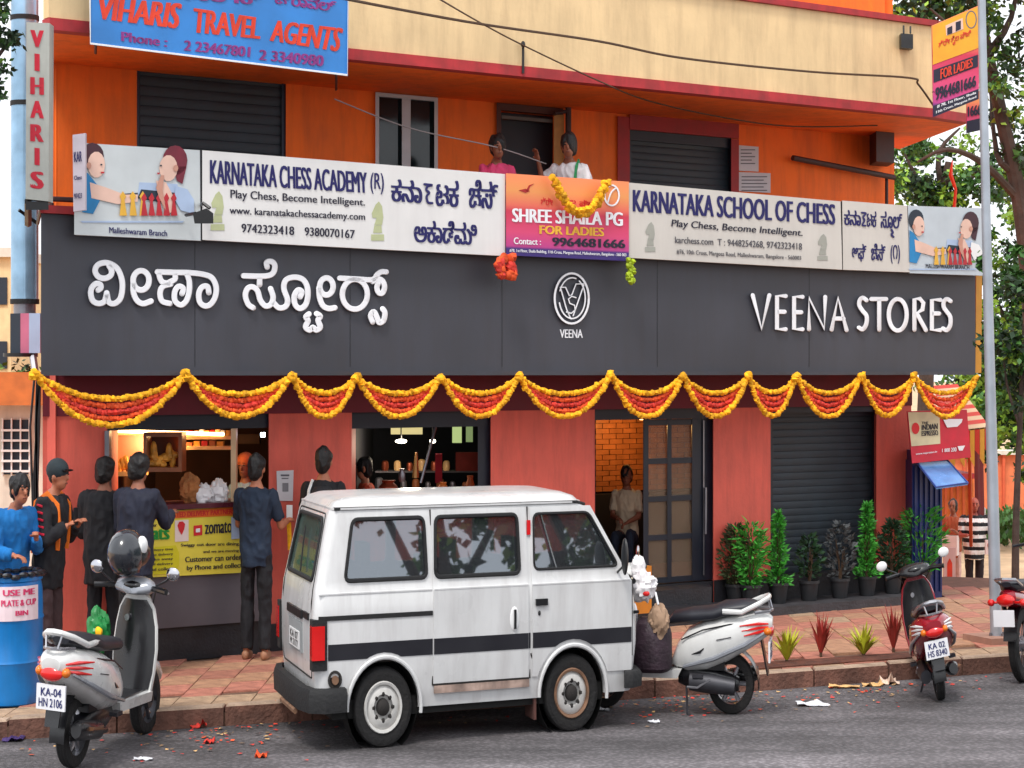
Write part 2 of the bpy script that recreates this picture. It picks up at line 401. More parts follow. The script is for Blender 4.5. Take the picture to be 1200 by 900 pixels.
bld = thing('shop_building', 'orange and red two storey corner shop building with cream balcony parapet and dark shopfront', 'building', (0, 19.3, 0))
def wall(name, px0, px1, z0, z1, d, t, ops, mat):
    mb = MB(); x = px0
    for a, b, za, zb in sorted(ops):
        if a > x: slab(x, a, z0, z1, d, t, mb)
        if za > z0: slab(a, b, z0, za, d, t, mb)
        if zb < z1: slab(a, b, zb, z1, d, t, mb)
        x = b
    if px1 > x: slab(x, px1, z0, z1, d, t, mb)
    return mb.build(name, mat, parent=bld, smooth=0)
for a, b in ((50, 125), (315, 412), (575, 697), (836, 903), (1027, 1068)):
    mb = MB(); slab(a, b, .12, 2.12, 0, .4, mb); mb.build('pillar', m_red, parent=bld, smooth=0)
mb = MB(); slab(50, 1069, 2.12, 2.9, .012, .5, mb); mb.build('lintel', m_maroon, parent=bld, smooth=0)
for a, b, z in ((50, 124.5, .3), (316, 411, .36), (576, 696, .44), (837, 1068, .45)):
    mb = MB(); slab(a, b, .12, z, .03, .2, mb); mb.build('plinth', m_black, parent=bld, smooth=0)
mb = MB(); slab(845, 1075, .12, .215, .55, .54, mb); mb.build('plant_ledge', M('worn_black_stone', (62, 60, 64), rough=.6, var=.35, scale=5, bump=.4, k=.8, dirt=.3), parent=bld, smooth=0)
for (a, b, z0, z1, d) in ((690, 834, .12, .43, .32), (700, 852, .12, .28, .62)):
    mb = MB(); slab(a, b, z0, z1, d, d-.002 if d < .5 else .3, mb); mb.build('step', m_black, parent=bld, smooth=0)
mb = MB(); slab(697, 836, .12, .44, 0.0, 2.4, mb); mb.build('threshold', m_black, parent=bld, smooth=0)
# rooms behind the openings
def room(name, px0, px1, z0, z1, dep, mat, matb=None):
    f0 = PZ(px0, z0, -.38); f1 = PZ(px1, z0, -.38); b0 = f0+BK*dep; b1 = f1+BK*dep; h = Vector((0, 0, z1-z0)); T = Vector((0, 0, .04))
    mb = MB()
    mb.hexa([f0, f1, b1, b0], [v-T for v in (f0, f1, b1, b0)]); mb.hexa([v+h for v in (f0, f1, b1, b0)], [v+h+T for v in (f0, f1, b1, b0)])
    e = UDIR*.05
    mb.hexa([f0, b0, b0+h, f0+h], [v-e for v in (f0, b0, b0+h, f0+h)]); mb.hexa([f1, b1, b1+h, f1+h], [v+e for v in (f1, b1, b1+h, f1+h)])
    n_ = BK*.05; mb.hexa([b0-e, b1+e, b1+h+e, b0+h-e], [v+n_ for v in (b0-e, b1+e, b1+h+e, b0+h-e)])
    return mb.build(name, mat, parent=bld, smooth=0)
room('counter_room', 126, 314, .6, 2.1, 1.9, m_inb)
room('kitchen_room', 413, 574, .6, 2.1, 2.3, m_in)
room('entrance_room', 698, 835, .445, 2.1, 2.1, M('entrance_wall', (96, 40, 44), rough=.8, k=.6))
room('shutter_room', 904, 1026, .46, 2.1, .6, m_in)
for a, b, z in ((125, 315, 2.0), (412, 575, 1.98), (697, 836, 2.02), (903, 1027, 2.06)):
    mb = MB(); slab(a, b, z, 2.12, -.03, .2, mb); mb.build('opening_header', m_navy, parent=bld, smooth=0)
# serving counter below opening 1, steel front
m_cnt = M('counter_grey', (112, 108, 116), rough=.4, metal=.25, var=.15, scale=2, k=.75)
mb = MB(); slab(125, 315, .40, 1.36, .06, .38, mb); mb.build('counter', m_cnt, parent=bld, smooth=0)
mb = MB(); slab(122, 316, 1.36, 1.40, .14, .5, mb); mb.build('countertop', M('maroon_counter', (92, 34, 46), rough=.3, var=.2, k=.8), parent=bld, smooth=0)
mb = MB(); slab(125, 315, .12, .40, .02, .3, mb); mb.build('counter_base', m_black, parent=bld, smooth=0)
mb = MB(); slab(412, 575, .12, 1.2, 0.0, .35, mb); mb.build('window_sill_wall', m_red, parent=bld, smooth=0)
# frames
mb = MB(); slab(560, 575, 1.2, 1.98, -.04, .12, mb); mb.build('window_frame', m_navy, parent=bld, smooth=0)
mb = MB(); slab(122.5, 128, 1.40, 2.0, .03, .08, mb); mb.build('steel_post', m_steel, parent=bld, smooth=0)
mb = MB(); slab(270.5, 276.5, 1.40, 2.0, .03, .08, mb); mb.build('steel_post', M('brass_post', (226, 190, 150), rough=.4, var=.1, k=.8), parent=bld, smooth=0)
# entrance: tiled wall, brick by brick
mtw = M('orange_tile', (226, 142, 84), rough=.4, var=.2, scale=8, k=.6, island=.12); mb = MB(); n = 0
for r in range(16):
    z0 = 1.22+r*.055
    for c in range(9):
        a = 690+c*16+(8 if r % 2 else 0)
        n += 1; slab(a+.4, a+15.6, z0, z0+.05, -1.9+rnd.uniform(0, .006), .03, mb)
mb.build('wall_tiles', mtw, parent=bld, smooth=0, kind='stuff')
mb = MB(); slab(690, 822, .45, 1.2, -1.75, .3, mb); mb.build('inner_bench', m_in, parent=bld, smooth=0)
# glazed entrance door
mb = MB()
xs_ = [756, 785.5, 818]; zs_ = [.47, .92, 1.28, 1.62, 1.985]
slab(754, 760, .45, 2.02, -.06, .05, mb); slab(811, 836, .45, 2.02, -.06, .06, mb); slab(782, 787, .45, 2.02, -.062, .045, mb)
for z in (.45, .86, 1.23, 1.59, 1.96): slab(760, 811, z, z+.055, -.065, .04, mb)
door = mb.build('door', m_navy, parent=bld, smooth=0)
mg = M('door_glass', (226, 196, 168), rough=.06, var=.1, scale=3, k=.5, alpha=.26)
for i, (a, b) in enumerate(((760, 782), (787, 811))):
    for j, (z0, z1) in enumerate(((.505, .86), (.915, 1.23), (1.285, 1.59), (1.645, 1.96))):
        mb = MB(); slab(a, b, z0, z1, -.082, .006, mb); mb.build('pane', mg, parent=door, smooth=0)
mb = MB(); mb.tube([PZ(827, .9, -.03), PZ(827, 1.35, -.03)], .012); mb.build('handle', m_steel, parent=door)
mb = MB(); slab(824, 825.5, .5, 2.0, -.045, .02, mb); mb.build('door_edge', m_steel, parent=door, smooth=0)
# rolling shutters, slat by slat
def shutter(px0, px1, z0, z1, d, step, fmat, fw=5):
    mb = MB(); slab(px0, px0+fw, z0, z1, d+.03, .08, mb); slab(px1-fw*1.6, px1, z0, z1, d+.03, .08, mb); slab(px0, px1, z1-.1, z1, d+.04, .12, mb)
    slab(px0, px1, z0, z1+.1, d-.03, .03, mb)
    fr = mb.build('shutter', fmat, parent=bld, smooth=0); z = z0; mb = None
    while z < z1-.1:
        q = MB(); a0, a1 = px0+fw, px1-fw*1.6
        pr = [(0, 0), (.004, .2), (.006, .5), (.004, .8), (0, .95)]
        rings = [[PZ(p, z+step*t, d+o) for o, t in pr]+[PZ(p, z+step*.97, d-.012), PZ(p, z, d-.012)] for p in (a0, a1)]
        q.loft(rings); q.build('slat', m_shut, parent=fr, smooth=50); z += step
    return fr
shutter(903, 1027, .45, 2.12, -.14, .072, m_navy, 3)
# upper floor
UZ = lambda px, py: zof(px, py, -.9)
m_rpan = M('red_panel', (184, 40, 44), rough=.6, var=.15, k=.75, dirt=.3)
wall('upper_wall', 52, 1048, 2.9, 5.03, -.9, .12, [(160, 335, 3.3, UZ(250, 60)), (440, 513, 3.6, UZ(476, 112)), (587, 648, 3.0, UZ(617, 132)), (738, 857, 3.2, UZ(797, 157))], m_orange)
shutter(160, 335, 3.3, UZ(250, 60), -.95, .085, M('blue_frame', (30, 44, 70), rough=.5, k=.8), 3)
shutter(738, 857, 3.2, UZ(797, 157), -.95, .07, m_navy, 2)
mb = MB(); slab(724, 738, 3.0, 5.0, -.87, .04, mb); slab(738, 866, UZ(797, 157), UZ(797, 120), -.865, .04, mb); slab(857, 866, 3.0, UZ(797, 158), -.87, .04, mb)
mb.build('shutter_surround', m_rpan, parent=bld, smooth=0)
# white framed window
mb = MB(); za, zb = 3.6, UZ(476, 112)
m_wf = M('white_frame', (206, 206, 210), rough=.5, var=.08, k=.85)
slab(440, 444, za, zb, -.86, .08, mb); slab(509, 513, za, zb, -.86, .08, mb); slab(440, 513, zb-.035, zb, -.855, .08, mb); slab(471, 481, za, zb-.035, -.865, .08, mb)
wf = mb.build('window', m_wf, parent=bld, smooth=0)
for a, b in ((444, 471), (481, 509)):
    mb = MB(); slab(a, b, za, zb-.035, -.9, .01, mb); mb.build('pane', m_glassd, parent=wf, smooth=0)
mb = MB(); slab(582, 587, 3, UZ(617, 124), -.87, .06, mb); slab(582, 660, UZ(617, 132), UZ(617, 124), -.868, .06, mb)
dr = mb.build('balcony_doorway', M('brown_frame', (92, 40, 30), rough=.6, k=.7), parent=bld, smooth=0)
mb = MB(); slab(580, 660, 3.0, 5.0, -1.05, .05, mb); mb.build('dark_door', M('dark_door_paint', (44, 44, 52), rough=.6, k=.8), parent=dr, smooth=0)
mb = MB(); slab(588, 648, UZ(617, 141), UZ(617, 137), -.92, .05, mb); mb.build('transom', M('grey_wood', (120, 110, 104), k=.7), parent=dr, smooth=0)
mb = MB(); slab(649, 661, 3, UZ(655, 135), -.86, .06, mb); mb.build('door_post', M('pale_wood', (214, 150, 84), rough=.7, var=.2, scale=9, k=.8, dirt=.4), parent=dr, smooth=0)
m_pipe = M('old_pipe', (70, 44, 44), rough=.6, var=.3, k=.8)
mb = MB(); mb.tube([P(666, 106, -.8), P(666, 190, -.8), P(664, 215, -.8)], .03); mb.tube([P(650, 133, -.82), P(666, 130, -.8)], .02); mb.build('drain_pipe', m_pipe, parent=bld)
mb = MB(); slab(1027, 1048, UZ(1038, 196), UZ(1038, 152), -.5, .35, mb); mb.build('meter_box', m_pipe, parent=bld, smooth=0)
mb = MB(); mb.tube([P(929, 185, -.8), P(1048, 208, -.75)], .03); mb.tube([P(1039, 205, -.8), P(1039, 245, -.8)], .018); mb.build('conduit', m_pipe, parent=bld)
# floor slabs and parapet
zS = 5.03
C1 = PZ(1095, 0, .75); C2 = Vector((4.70, 21.86, 0)); C3 = Vector((4.45, 24.5, 0)); L1 = PZ(57, 0, .75)
Z = lambda v, z: Vector((v.x, v.y, z))
pl = [L1, C1, C2, C3, PZ(1048, 0, -1.6), PZ(46, 0, -1.6)]
mb = MB(); mb.hexa([Z(v, zS) for v in pl], [Z(v, zS+.08) for v in pl]); mb.build('soffit', m_orange, parent=bld, smooth=0)
def strip(pts, z0, z1, t, name, mat, off=0):
    mb = MB()
    for a, b in zip(pts, pts[1:]):
        n_ = Vector((b.y-a.y, -(b.x-a.x), 0)).normalized(); a_, b_ = a+n_*off, b+n_*off
        mb.hexa([Z(a_, z0), Z(b_, z0), Z(b_, z1), Z(a_, z1)], [Z(v-n_*t, z) for v, z in ((a_, z0), (b_, z0), (b_, z1), (a_, z1))])
    return mb.build(name, mat, parent=bld, smooth=0)
strip([L1, C1], zS+.082, 5.93, .1, 'parapet', m_cream); strip([C1, C2, C3], zS+.082, 5.93, .1, 'parapet_return', m_cream)
strip([L1, C1, C2], zS-.012, zS+.078, .14, 'fascia_trim', m_rtrim, .02); strip([L1, C1, C2], 5.932, 5.99, .2, 'coping', m_rtrim, .04)
wall('second_floor_wall', 52, 1037, 5.12, 8.2, -.9, .12, [], m_orange)
# building sides and back, going straight back
for px in (50, 1067):
    a = PZ(px, 0, -.02); mb = MB(); s_ = 1 if px < 500 else -1
    mb.hexa([Z(a, .1), Z(a+Vector((.1*s_, 0, 0)), .1), Z(a+Vector((.1*s_, 0, 0)), 3), Z(a, 3)], [v+Vector((0, 7, 0)) for v in (Z(a, .1), Z(a+Vector((.1*s_, 0, 0)), .1), Z(a+Vector((.1*s_, 0, 0)), 3), Z(a, 3))]); mb.build('side_wall', m_red, parent=bld, smooth=0)
for px, zt in ((52, 8.2), (1046, 8.2)):
    a = PZ(px, 0, -.95); mb = MB(); s_ = 1 if px < 500 else -1; q4 = (Z(a, 2.9), Z(a+Vector((.1*s_, 0, 0)), 2.9), Z(a+Vector((.1*s_, 0, 0)), zt), Z(a, zt))
    mb.hexa(q4, [v+Vector((0, 7, 0)) for v in q4]); mb.build('upper_side_wall', m_orange, parent=bld, smooth=0)
# balcony floor and its low wall the signs hang on
pl = [PZ(48, 0, .5), PZ(1143, 0, .5), PZ(1143, 0, -.2), PZ(1046, 0, -.3), PZ(1046, 0, -1.0), PZ(52, 0, -1.0)]
mb = MB(); mb.hexa([Z(v, 2.9) for v in pl], [Z(v, 2.98) for v in pl]); mb.build('balcony_floor', m_cem, parent=bld, smooth=0)
mb = MB()
for k in range(9):
    px = 60+k*120; mb.tube([PZ(px, 2.98, .5), PZ(px, 3.75, .5)], .02, 6)
mb.tube([PZ(56, 3.78, .5), PZ(1040, 3.80, .5)], .02, 6); mb.build('balcony_rail', m_pipe, parent=bld)
mb = MB(); slab(47, 88, 3.66, 3.72, .64, .5, mb); mb.build('ledge_trim', m_rtrim, parent=bld, smooth=0)
mb = MB(); pane([(1144, 322), (1151, 322), (1150, 437), (1143, 437)], .55, .1, mb); mb.build('yellow_post', M('yellow_pole', (216, 150, 40), rough=.5, k=.8, dirt=.4), parent=bld, smooth=0)
# paper notices
for nm, q, lab in (('paper_notice', [(865, 170), (889, 172), (889, 201), (865, 200)], 'white paper notice pasted on orange upper wall, upper of two'), ('paper_notice', [(866, 201.5), (903, 203), (903, 226), (866, 224)], 'wide white paper notice pasted low beside the upper shutter')):
    mb = MB(); pane(q, -.885, .008, mb); o = mb.build(nm, m_paper, smooth=0, label=lab, cat='notice', group='paper notices on the upper wall')
    mb = MB(); x0, y0 = q[0]; x1, y1 = q[2]
    for k in range(5): flatpoly(mb, rect(x0+3, y0+5+k*4, x1-4-(k % 2)*4, y0+6.2+k*4), -.88)
    mb.build('print', M('grey_print', (120, 120, 130), k=.7), parent=o, smooth=0)
mb = MB(); pane([(324, 552), (344, 551), (343, 587), (325, 587)], .012, .008, mb)
o = mb.build('paper_notice', m_paper, smooth=0, label='white paper notice taped to the red pillar beside the counter', cat='notice')
mb = MB(); flatpoly(mb, rect(329, 556, 339, 558), .016); flatpoly(mb, rect(330, 560, 338, 561.3), .016); mb.build('print', M('grey_print', (120, 120, 130), k=.7), parent=o, smooth=0)
mb = MB()
for (x, y, w_, h_) in ((331, 566, 7, 10),): flatpoly(mb, rect(x, y, x+w_, y+h_), .016)
mb.build('grey_square', M('grey_square', (150, 150, 158), k=.7), parent=o, smooth=0)
# small lamp unit on the parapet
mb = MB(); pane([(1056, 39), (1070, 40), (1070, 57), (1056, 56)], .84, .08, mb); o = mb.build('floodlight', m_blk, smooth=0, label='small black floodlight fixed to the cream parapet', cat='lamp')
mb = MB(); mb.tube([P(1059, 30, .8), P(1059, 39, .82)], .01, 5); mb.tube([P(1067, 31, .8), P(1067, 39, .82)], .01, 5); mb.build('bracket', m_blk, parent=o)
# ================================================================ signs on the front
m_board = M('signboard_grey', (66, 67, 76), rough=.55, var=.2, scale=.8, k=.8, dirt=.3)
m_letter = M('letter_white', (244, 244, 248), rough=.4, var=.02, k=.92)
mb = MB(); pane([(48, 250), (1143, 322), (1143, 437), (48, 437)], .6, .08, mb)
sb = mb.build('shop_signboard', m_board, smooth=0, label='long dark grey shop signboard with raised white letters above the shopfront', cat='signboard')
mb = MB(); slab(48, 1143, 2.44, 2.475, .64, .62, mb); mb.build('bottom_rail', m_board, parent=sb, smooth=0)
mb = MB(); slab(48, 51, 2.475, 3.6, .598, .55, mb); mb.build('end_panel', m_board, parent=sb, smooth=0)
def k1(pts, ox=90, oy=290, s=6.0): return [(ox+x/s, oy+y/s) for x, y in pts]
def klet(strokes, ox, oy, w_, name='letter', par=sb, d=.602, h=.035, mat=m_letter, s=6.0, join=None):
    mb = join or MB()
    for st in strokes: stroke(mb, k1(st, ox, oy, s), w_*1.1, d, h)
    if join is None: return mb.build(name, mat, parent=par, smooth=40)
A_ = [(150,300),(168,285),(165,262),(135,255),(105,285),(98,330),(115,378),(155,395),(195,378),(210,320)]
B_ = [(212,330),(225,385),(265,395),(305,360),(320,290),(315,220),(285,150),(235,115),(190,108),(145,125),(128,165),(150,205),(195,218),(235,200),(245,165),(225,125)]
klet([A_, B_], 90, 290, 3.2)
klet([oval(452, 232, 56, 68), [(398,250),(398,315),(422,372),(465,396),(522,378)]], 90, 290, 3.2)
klet([[(566,172),(690,176),(790,178),(890,190),(950,215),(980,280),(972,350),(940,400),(900,412),(865,385),(858,325),(880,280),(918,275),(928,318)],
      [(576,180),(588,225),(610,248),(655,252)], [(660,258),(605,275),(585,320),(600,378),(655,395)], [(690,185),(690,222),(650,245)],
      [(772,185),(790,235),(790,310),(770,375),(732,405),(692,378),(688,315),(715,275),(748,288),(740,325)]], 90, 290, 3.1)
klet([[(92,200),(240,202),(298,182),(312,130),(290,100),(255,105),(258,138)], [(205,212),(205,262)],
      [(160,425),(125,400),(105,340),(120,290),(155,278),(190,305),(210,370),(245,412),(285,400),(300,350),(282,290)],
      [(300,385),(340,425),(388,415),(402,370),(376,290),(388,232),(440,210),(500,220),(535,262),(545,330),(530,400),(490,430),(455,402),(450,340),(475,300),(502,312),(490,348)],
      [(552,468),(530,490),(546,515),(528,560),(558,582),(580,562),(602,582),(632,560),(616,512),(632,485),(606,466)]], 270, 290, 3.1)
klet([oval(675, 275, 47, 60), [(622,285),(628,355),(650,408),(690,430),(735,424)]], 270, 290, 3.1)
klet([oval(875, 330, 88, 105), [(768,216),(880,222),(1000,226),(1030,192),(1060,172),(1096,172)],
      [(1000,240),(1030,222),(1066,232),(1084,275),(1070,320),(1042,318),(1030,280),(1044,240)],
      [(1000,525),(985,480),(1008,452),(1030,490),(1046,530),(1078,512),(1086,458),(1070,432)]], 270, 290, 3.0)
def k3(pts): return [(860+x/4.0, 320+y/4.0) for x, y in pts]
LT = {'V': [[(88,104),(130,262),(166,104)]], 'E1': [[(243,108),(202,108),(202,262),(243,264)], [(204,182),(238,182)]], 'E2': [[(322,112),(282,112),(282,262),(322,264)], [(284,184),(316,184)]],
      'N': [[(352,264),(352,116),(424,262),(428,112)]], 'A': [[(458,266),(488,116),(528,268)], [(470,214),(514,214)]],
      'T': [[(644,122),(714,122)], [(681,124),(681,266)]], 'R': [[(846,266),(846,122),(872,120),(888,140),(884,172),(858,190),(900,268)]],
      'E3': [[(968,126),(928,126),(928,266),(968,268)], [(930,190),(962,190)]]}
for k, sts in LT.items():
    mb = MB()
    for st in sts: stroke(mb, k3(st), 2.6, .602, .03, smooth=False)
    mb.build('letter', m_letter, parent=sb, smooth=40)
for st in ([(622,128),(604,116),(590,128),(588,152),(604,178),(622,202),(620,240),(604,264),(586,256)], oval(768, 196, 42, 74), [(1016,132),(998,122),(984,134),(984,160),(1000,184),(1014,206),(1014,244),(998,268),(980,260)]):
    mb = MB(); stroke(mb, k3(st), 2.6, .602, .03); mb.build('letter', m_letter, parent=sb, smooth=40)
for px, y0 in ((228, 262), (410, 274), (588, 286), (770, 298), (948, 310)):
    mb = MB(); pane([(px, y0), (px+.9, y0), (px+.9, 430), (px, 430)], .6015, .01, mb); mb.build('panel_seam', m_edge if 'm_edge' in globals() else m_black, parent=sb, smooth=0)
# round monogram
def k9(pts): return [(640+x/9.0, 310+y/9.0) for x, y in pts]
mb = MB(); stroke(mb, k9(oval(270, 358, 180, 265, 36)), 1.3, .602, .03, smooth=False); lg = mb.build('monogram', m_letter, parent=sb, smooth=40)
mb = MB(); 
stroke(mb, k9(oval(275, 355, 138, 215, 30, -1.0, 2.9)), .9, .602, .03, smooth=False); stroke(mb, k9(oval(275, 355, 138, 215, 16, 3.5, 5.0)), .8, .602, .03, smooth=False)
for st in ([(150,240),(215,470),(262,575)], [(150,240),(205,240),(245,330),(272,318),(315,205),(398,205)], [(398,215),(285,540)], [(315,350),(270,335),(235,365),(250,410),(300,430),(305,480),(265,515),(215,500)]):
    stroke(mb, k9(st), .8, .602, .025, smooth=False)
text(mb, 'VEENA', line(656, 396, 683, 396, 10), .604, .03)
mb.build('monogram_detail', m_letter, parent=lg, smooth=40)

# ---------------------------------------------------------------- chess academy boards
m_sign = M('sign_white', (232, 230, 228), rough=.5, var=.04, scale=3, k=.86, dirt=.08)
m_sign2 = M('sign_cream', (216, 210, 202), rough=.5, var=.05, scale=3, k=.84, dirt=.1)
m_ink = M('navy_ink', (26, 24, 96), rough=.6, var=.05, k=.9); m_inkb = M('dark_ink', (30, 28, 52), rough=.6, var=.05, k=.9)
m_inkg = M('grey_ink', (86, 84, 92), rough=.6, var=.05, k=.9)
m_edge = M('dark_edge', (40, 40, 46), rough=.5, k=.8)
DS = .72
def board(name, q, mat, label, cat='sign', group=None, d=DS, t=.06):
    mb = MB(); pane(q, d, t, mb); return mb.build(name, mat, smooth=0, label=label, cat=cat, group=group)
def lay(par, name, mat, fn):
    mb = MB(); fn(mb); return build_split(mb, name, mat, par)
SG = 'chess academy signs along the balcony'
s1 = board('chess_sign', [(87, 167), (234, 176), (235, 282), (87, 275)], M('sign_pale', (206, 212, 214), rough=.5, var=.05, k=.85), 'pale sign picturing two children at chess, left of the balcony row', group=SG)
m_skin = M('print_skin', (236, 196, 178), var=.08, k=.85); m_hair = M('print_hair', (66, 30, 44), var=.2, k=.8); m_blue = M('print_blue', (24, 130, 190), var=.15, k=.85)
m_pred = M('print_red', (190, 34, 48), var=.1, k=.85); m_pgold = M('print_gold', (232, 178, 60), var=.1, k=.85); m_pdk = M('print_dark', (30, 44, 60), k=.85); m_plb = M('print_paleblue', (176, 196, 226), var=.1, k=.85)
D1 = DS+.004
def kids(par, X, Y, sx, sy, variant):
    def T(pts): return [(X+x*sx, Y+y*sy) for x, y in pts]
    def add(mat, polys, dd=0): 
        mb = MB()
        for p in polys: flatpoly(mb, T(p), D1+dd)
        build_split(mb, 'picture', mat, par)
    add(m_plb, [[(86,52),(132,54),(132,72),(84,66)]]); add(m_pdk, [[(88,60),(130,64),(130,78),(84,70)], [(52,66),(84,64),(84,70),(52,71)]], .003)
    add(m_blue, [[(17,38),(24,42),(36,56),(42,66),(30,88),(17,86)]], .004)
    add(m_hair if not variant else m_pdk, [oval(29, 22, 14, 15, 16)[:-1]], .0045); add(m_hair if variant else M('print_auburn', (120, 28, 50), var=.3, k=.85), [oval(129, 27, 15, 17, 16)[:-1], [(128,34),(143,34),(138,54),(131,50)]], .0045)
    add(m_skin, [oval(34, 32, 10.5, 15, 14)[:-1], [(26,52),(46,58),(68,66),(84,66),(84,74),(60,77),(28,70)], oval(121, 36, 11, 15, 14)[:-1], [(106,50),(118,52),(126,66),(128,86),(118,88),(110,70)]], .006)
    add(m_pdk, [oval(40, 32, 1.3, 1.0, 8)[:-1], oval(112, 33, 1.3, 1.0, 8)[:-1]], .013); add(m_pred, [[(39,40),(44,40),(43,42),(40,42)], [(107,41),(111,41),(110,43),(108,43)]], .013); add(M('print_shade', (206, 150, 130), var=.1, k=.85), [oval(25, 33, 3, 4, 8)[:-1], oval(130, 36, 3, 4, 8)[:-1], [(106,58),(112,44),(116,44),(114,60),(118,84),(110,70)]], .0135)
    add(m_plb, [[(15,96),(140,96),(138,98),(17,98)]], .002)
    add(m_white if variant else m_plb, [[(130,56),(144,60),(152,72),(152,88),(136,84),(128,70)]], .0075)
    add(m_pgold, [[(62+i*12,90),(64+i*12,72),(62+i*12,68),(66+i*12,62),(70+i*12,68),(68+i*12,72),(71+i*12,90)] for i in range(3)], .011)
    add(m_pred, [[(88+i*9,90),(90+i*9,74),(88+i*9,70),(92+i*9,64),(95+i*9,70),(93+i*9,74),(96+i*9,90)] for i in range(5)], .012)
kids(s1, 80, 160, .97, 1.03, 0)
lay(s1, 'lettering', m_ink, lambda m: text(m, 'Malleshwaram Branch', [(128, 266), (196, 270), (196, 277), (128, 273)], D1, .02))
s2 = board('chess_sign', [(237, 176), (592, 204), (592, 300), (237, 281)], m_sign, 'long white chess sign with navy English lettering left and two Kannada lines right', group=SG)
L2 = lambda x: 204.0
def base(x, y0): return y0
lay(s2, 'lettering', m_ink, lambda m: [text(m, 'KARNATAKA CHESS ACADEMY', [(246, 187), (430, 202), (431, 226.5), (246, 215)], D1, .055), text(m, '(R)', [(434, 202), (450, 203), (450, 228), (434, 227)], D1, .02)])
def l2b(m):
    text(m, 'Play Chess, Become Intelligent.', [(270, 222), (428, 233), (428, 243.5), (270, 235)], D1, .02)
    text(m, 'www. karanatakachessacademy.com', [(269, 242), (428, 250), (428, 260.5), (269, 253)], D1, .02)
    text(m, '9742323418', [(283, 262), (345, 265.5), (345, 275.5), (283, 272)], D1, .025); text(m, '9380070167', [(357, 266), (416, 269.5), (416, 279.5), (357, 276)], D1, .025)
lay(s2, 'lettering', m_inkb, l2b)
def kn(m, s, q, b=.05): text(m, s, q, D1, b)
def kk(pts): return [(420+x/6.0, 170+y/6.0) for x, y in pts]
mb = MB()
def kq(ox, oy, sc, x0, y0, x1, y1, dy=0): return [(ox+x0/sc, oy+y0/sc), (ox+x1/sc, oy+(y0+dy)/sc), (ox+x1/sc, oy+(y1+dy)/sc), (ox+x0/sc, oy+y1/sc)]
K2 = lambda x0, y0, x1, y1, dy=0: kq(420, 170, 6.0, x0, y0, x1, y1, dy)
text(mb, 'ಕನಾ', K2(230, 235, 450, 395, 16), D1, .05); text(mb, 'ಟಕ', K2(542, 240, 708, 428, 10), D1, .05); text(mb, 'ಚೆಸ್', K2(775, 240, 985, 440, 12), D1, .05)
text(mb, 'ಅಕಾಡೆಮಿ', K2(390, 520, 836, 682, 22), D1, .05)
stroke(mb, kk([(465,275),(520,282),(488,290),(478,315),(498,335),(480,362),(490,402),(520,408)]), 1.4, D1, .006)
build_split(mb, 'lettering', m_ink, s2)
def knight(par, x, y, w_, h_, mat):
    pts = [(0, 1), (0, .88), (.2, .8), (.25, .55), (.42, .42), (.1, .42), (.05, .3), (.35, .08), (.6, 0), (.85, .12), (.95, .4), (.82, .8), (1, .88), (1, 1)]
    mb = MB()
    up = [(.25, .55), (.42, .42), (.1, .42), (.05, .3), (.35, .08), (.6, 0), (.85, .12), (.95, .4), (.85, .62)]
    T = lambda p: [(x+a*w_, y+b*h_) for a, b in p]
    for tri in ([(.05, .3), (.1, .42), (.42, .42), (.6, 0), (.35, .08)], [(.42, .42), (.25, .6), (.85, .6), (.95, .4), (.85, .12), (.6, 0)], [(.25, .61), (.15, .8), (.85, .8), (.8, .61)], [(0, .84), (0, 1), (1, 1), (1, .84)]):
        flatpoly(mb, T(tri), D1)
    return mb.build('chess_knight', mat, parent=par, smooth=0)
m_kg = M('knight_green', (190, 196, 150), var=.1, k=.85); m_kgr = M('knight_grey', (168, 168, 158), var=.1, k=.85)
knight(s2, 247, 224, 16, 46, m_kg); knight(s2, 435, 236, 15, 46, m_kg)
# banner
m_ban = M('banner_pink', (232, 92, 104), rough=.45, var=.05, k=.85)
def ban_mat():
    m = bpy.data.materials.new('banner_print'); m.use_nodes = True; n = m.node_tree; b = n.nodes['Principled BSDF']; b.inputs['Roughness'].default_value = .5
    tc = n.nodes.new('ShaderNodeTexCoord'); sp = n.nodes.new('ShaderNodeSeparateXYZ'); n.links.new(tc.outputs['Generated'], sp.inputs[0])
    r = n.nodes.new('ShaderNodeValToRGB'); e = r.color_ramp.elements
    e[0].position = 0; e[0].color = col(50, 30, 110); e[1].position = 1; e[1].color = col(245, 140, 90)
    for p_, c_ in ((.1, (60, 34, 120)), (.13, (196, 60, 140)), (.3, (226, 70, 120)), (.55, (214, 50, 80)), (.62, (240, 110, 90)), (.8, (246, 160, 90))):
        x = e.new(p_); x.color = col(*c_, .85)
    n.links.new(sp.outputs['Z'], r.inputs[0]); n.links.new(r.outputs[0], b.inputs['Base Color']); return m
MB_ = ban_mat()
s3 = board('pg_banner', [(593, 203), (737, 213), (737, 306), (593, 299)], MB_, 'pink and orange banner for a ladies hostel with a marigold garland over it', 'banner', d=DS+.02)
D1 += .02
lay(s3, 'lettering', m_letter, lambda m: [text(m, 'SHREE SHAILA PG', [(600, 244), (730, 249), (730, 265), (600, 260)], D1, .05), text(m, 'Contact :', [(602, 278), (634, 280), (634, 287), (602, 286)], D1, .03), text(m, '#78, 1st Floor, Shaila Building, 11th Cross, Margosa Road, Malleshwaram, Bangalore - 560 003', [(597, 291.5), (734, 297), (734, 301.5), (597, 296)], D1, .03)])
lay(s3, 'lettering', M('gold_ink', (246, 190, 60), k=.9), lambda m: text(m, 'FOR LADIES', [(632, 264), (708, 267), (708, 277), (632, 274)], D1, .05))
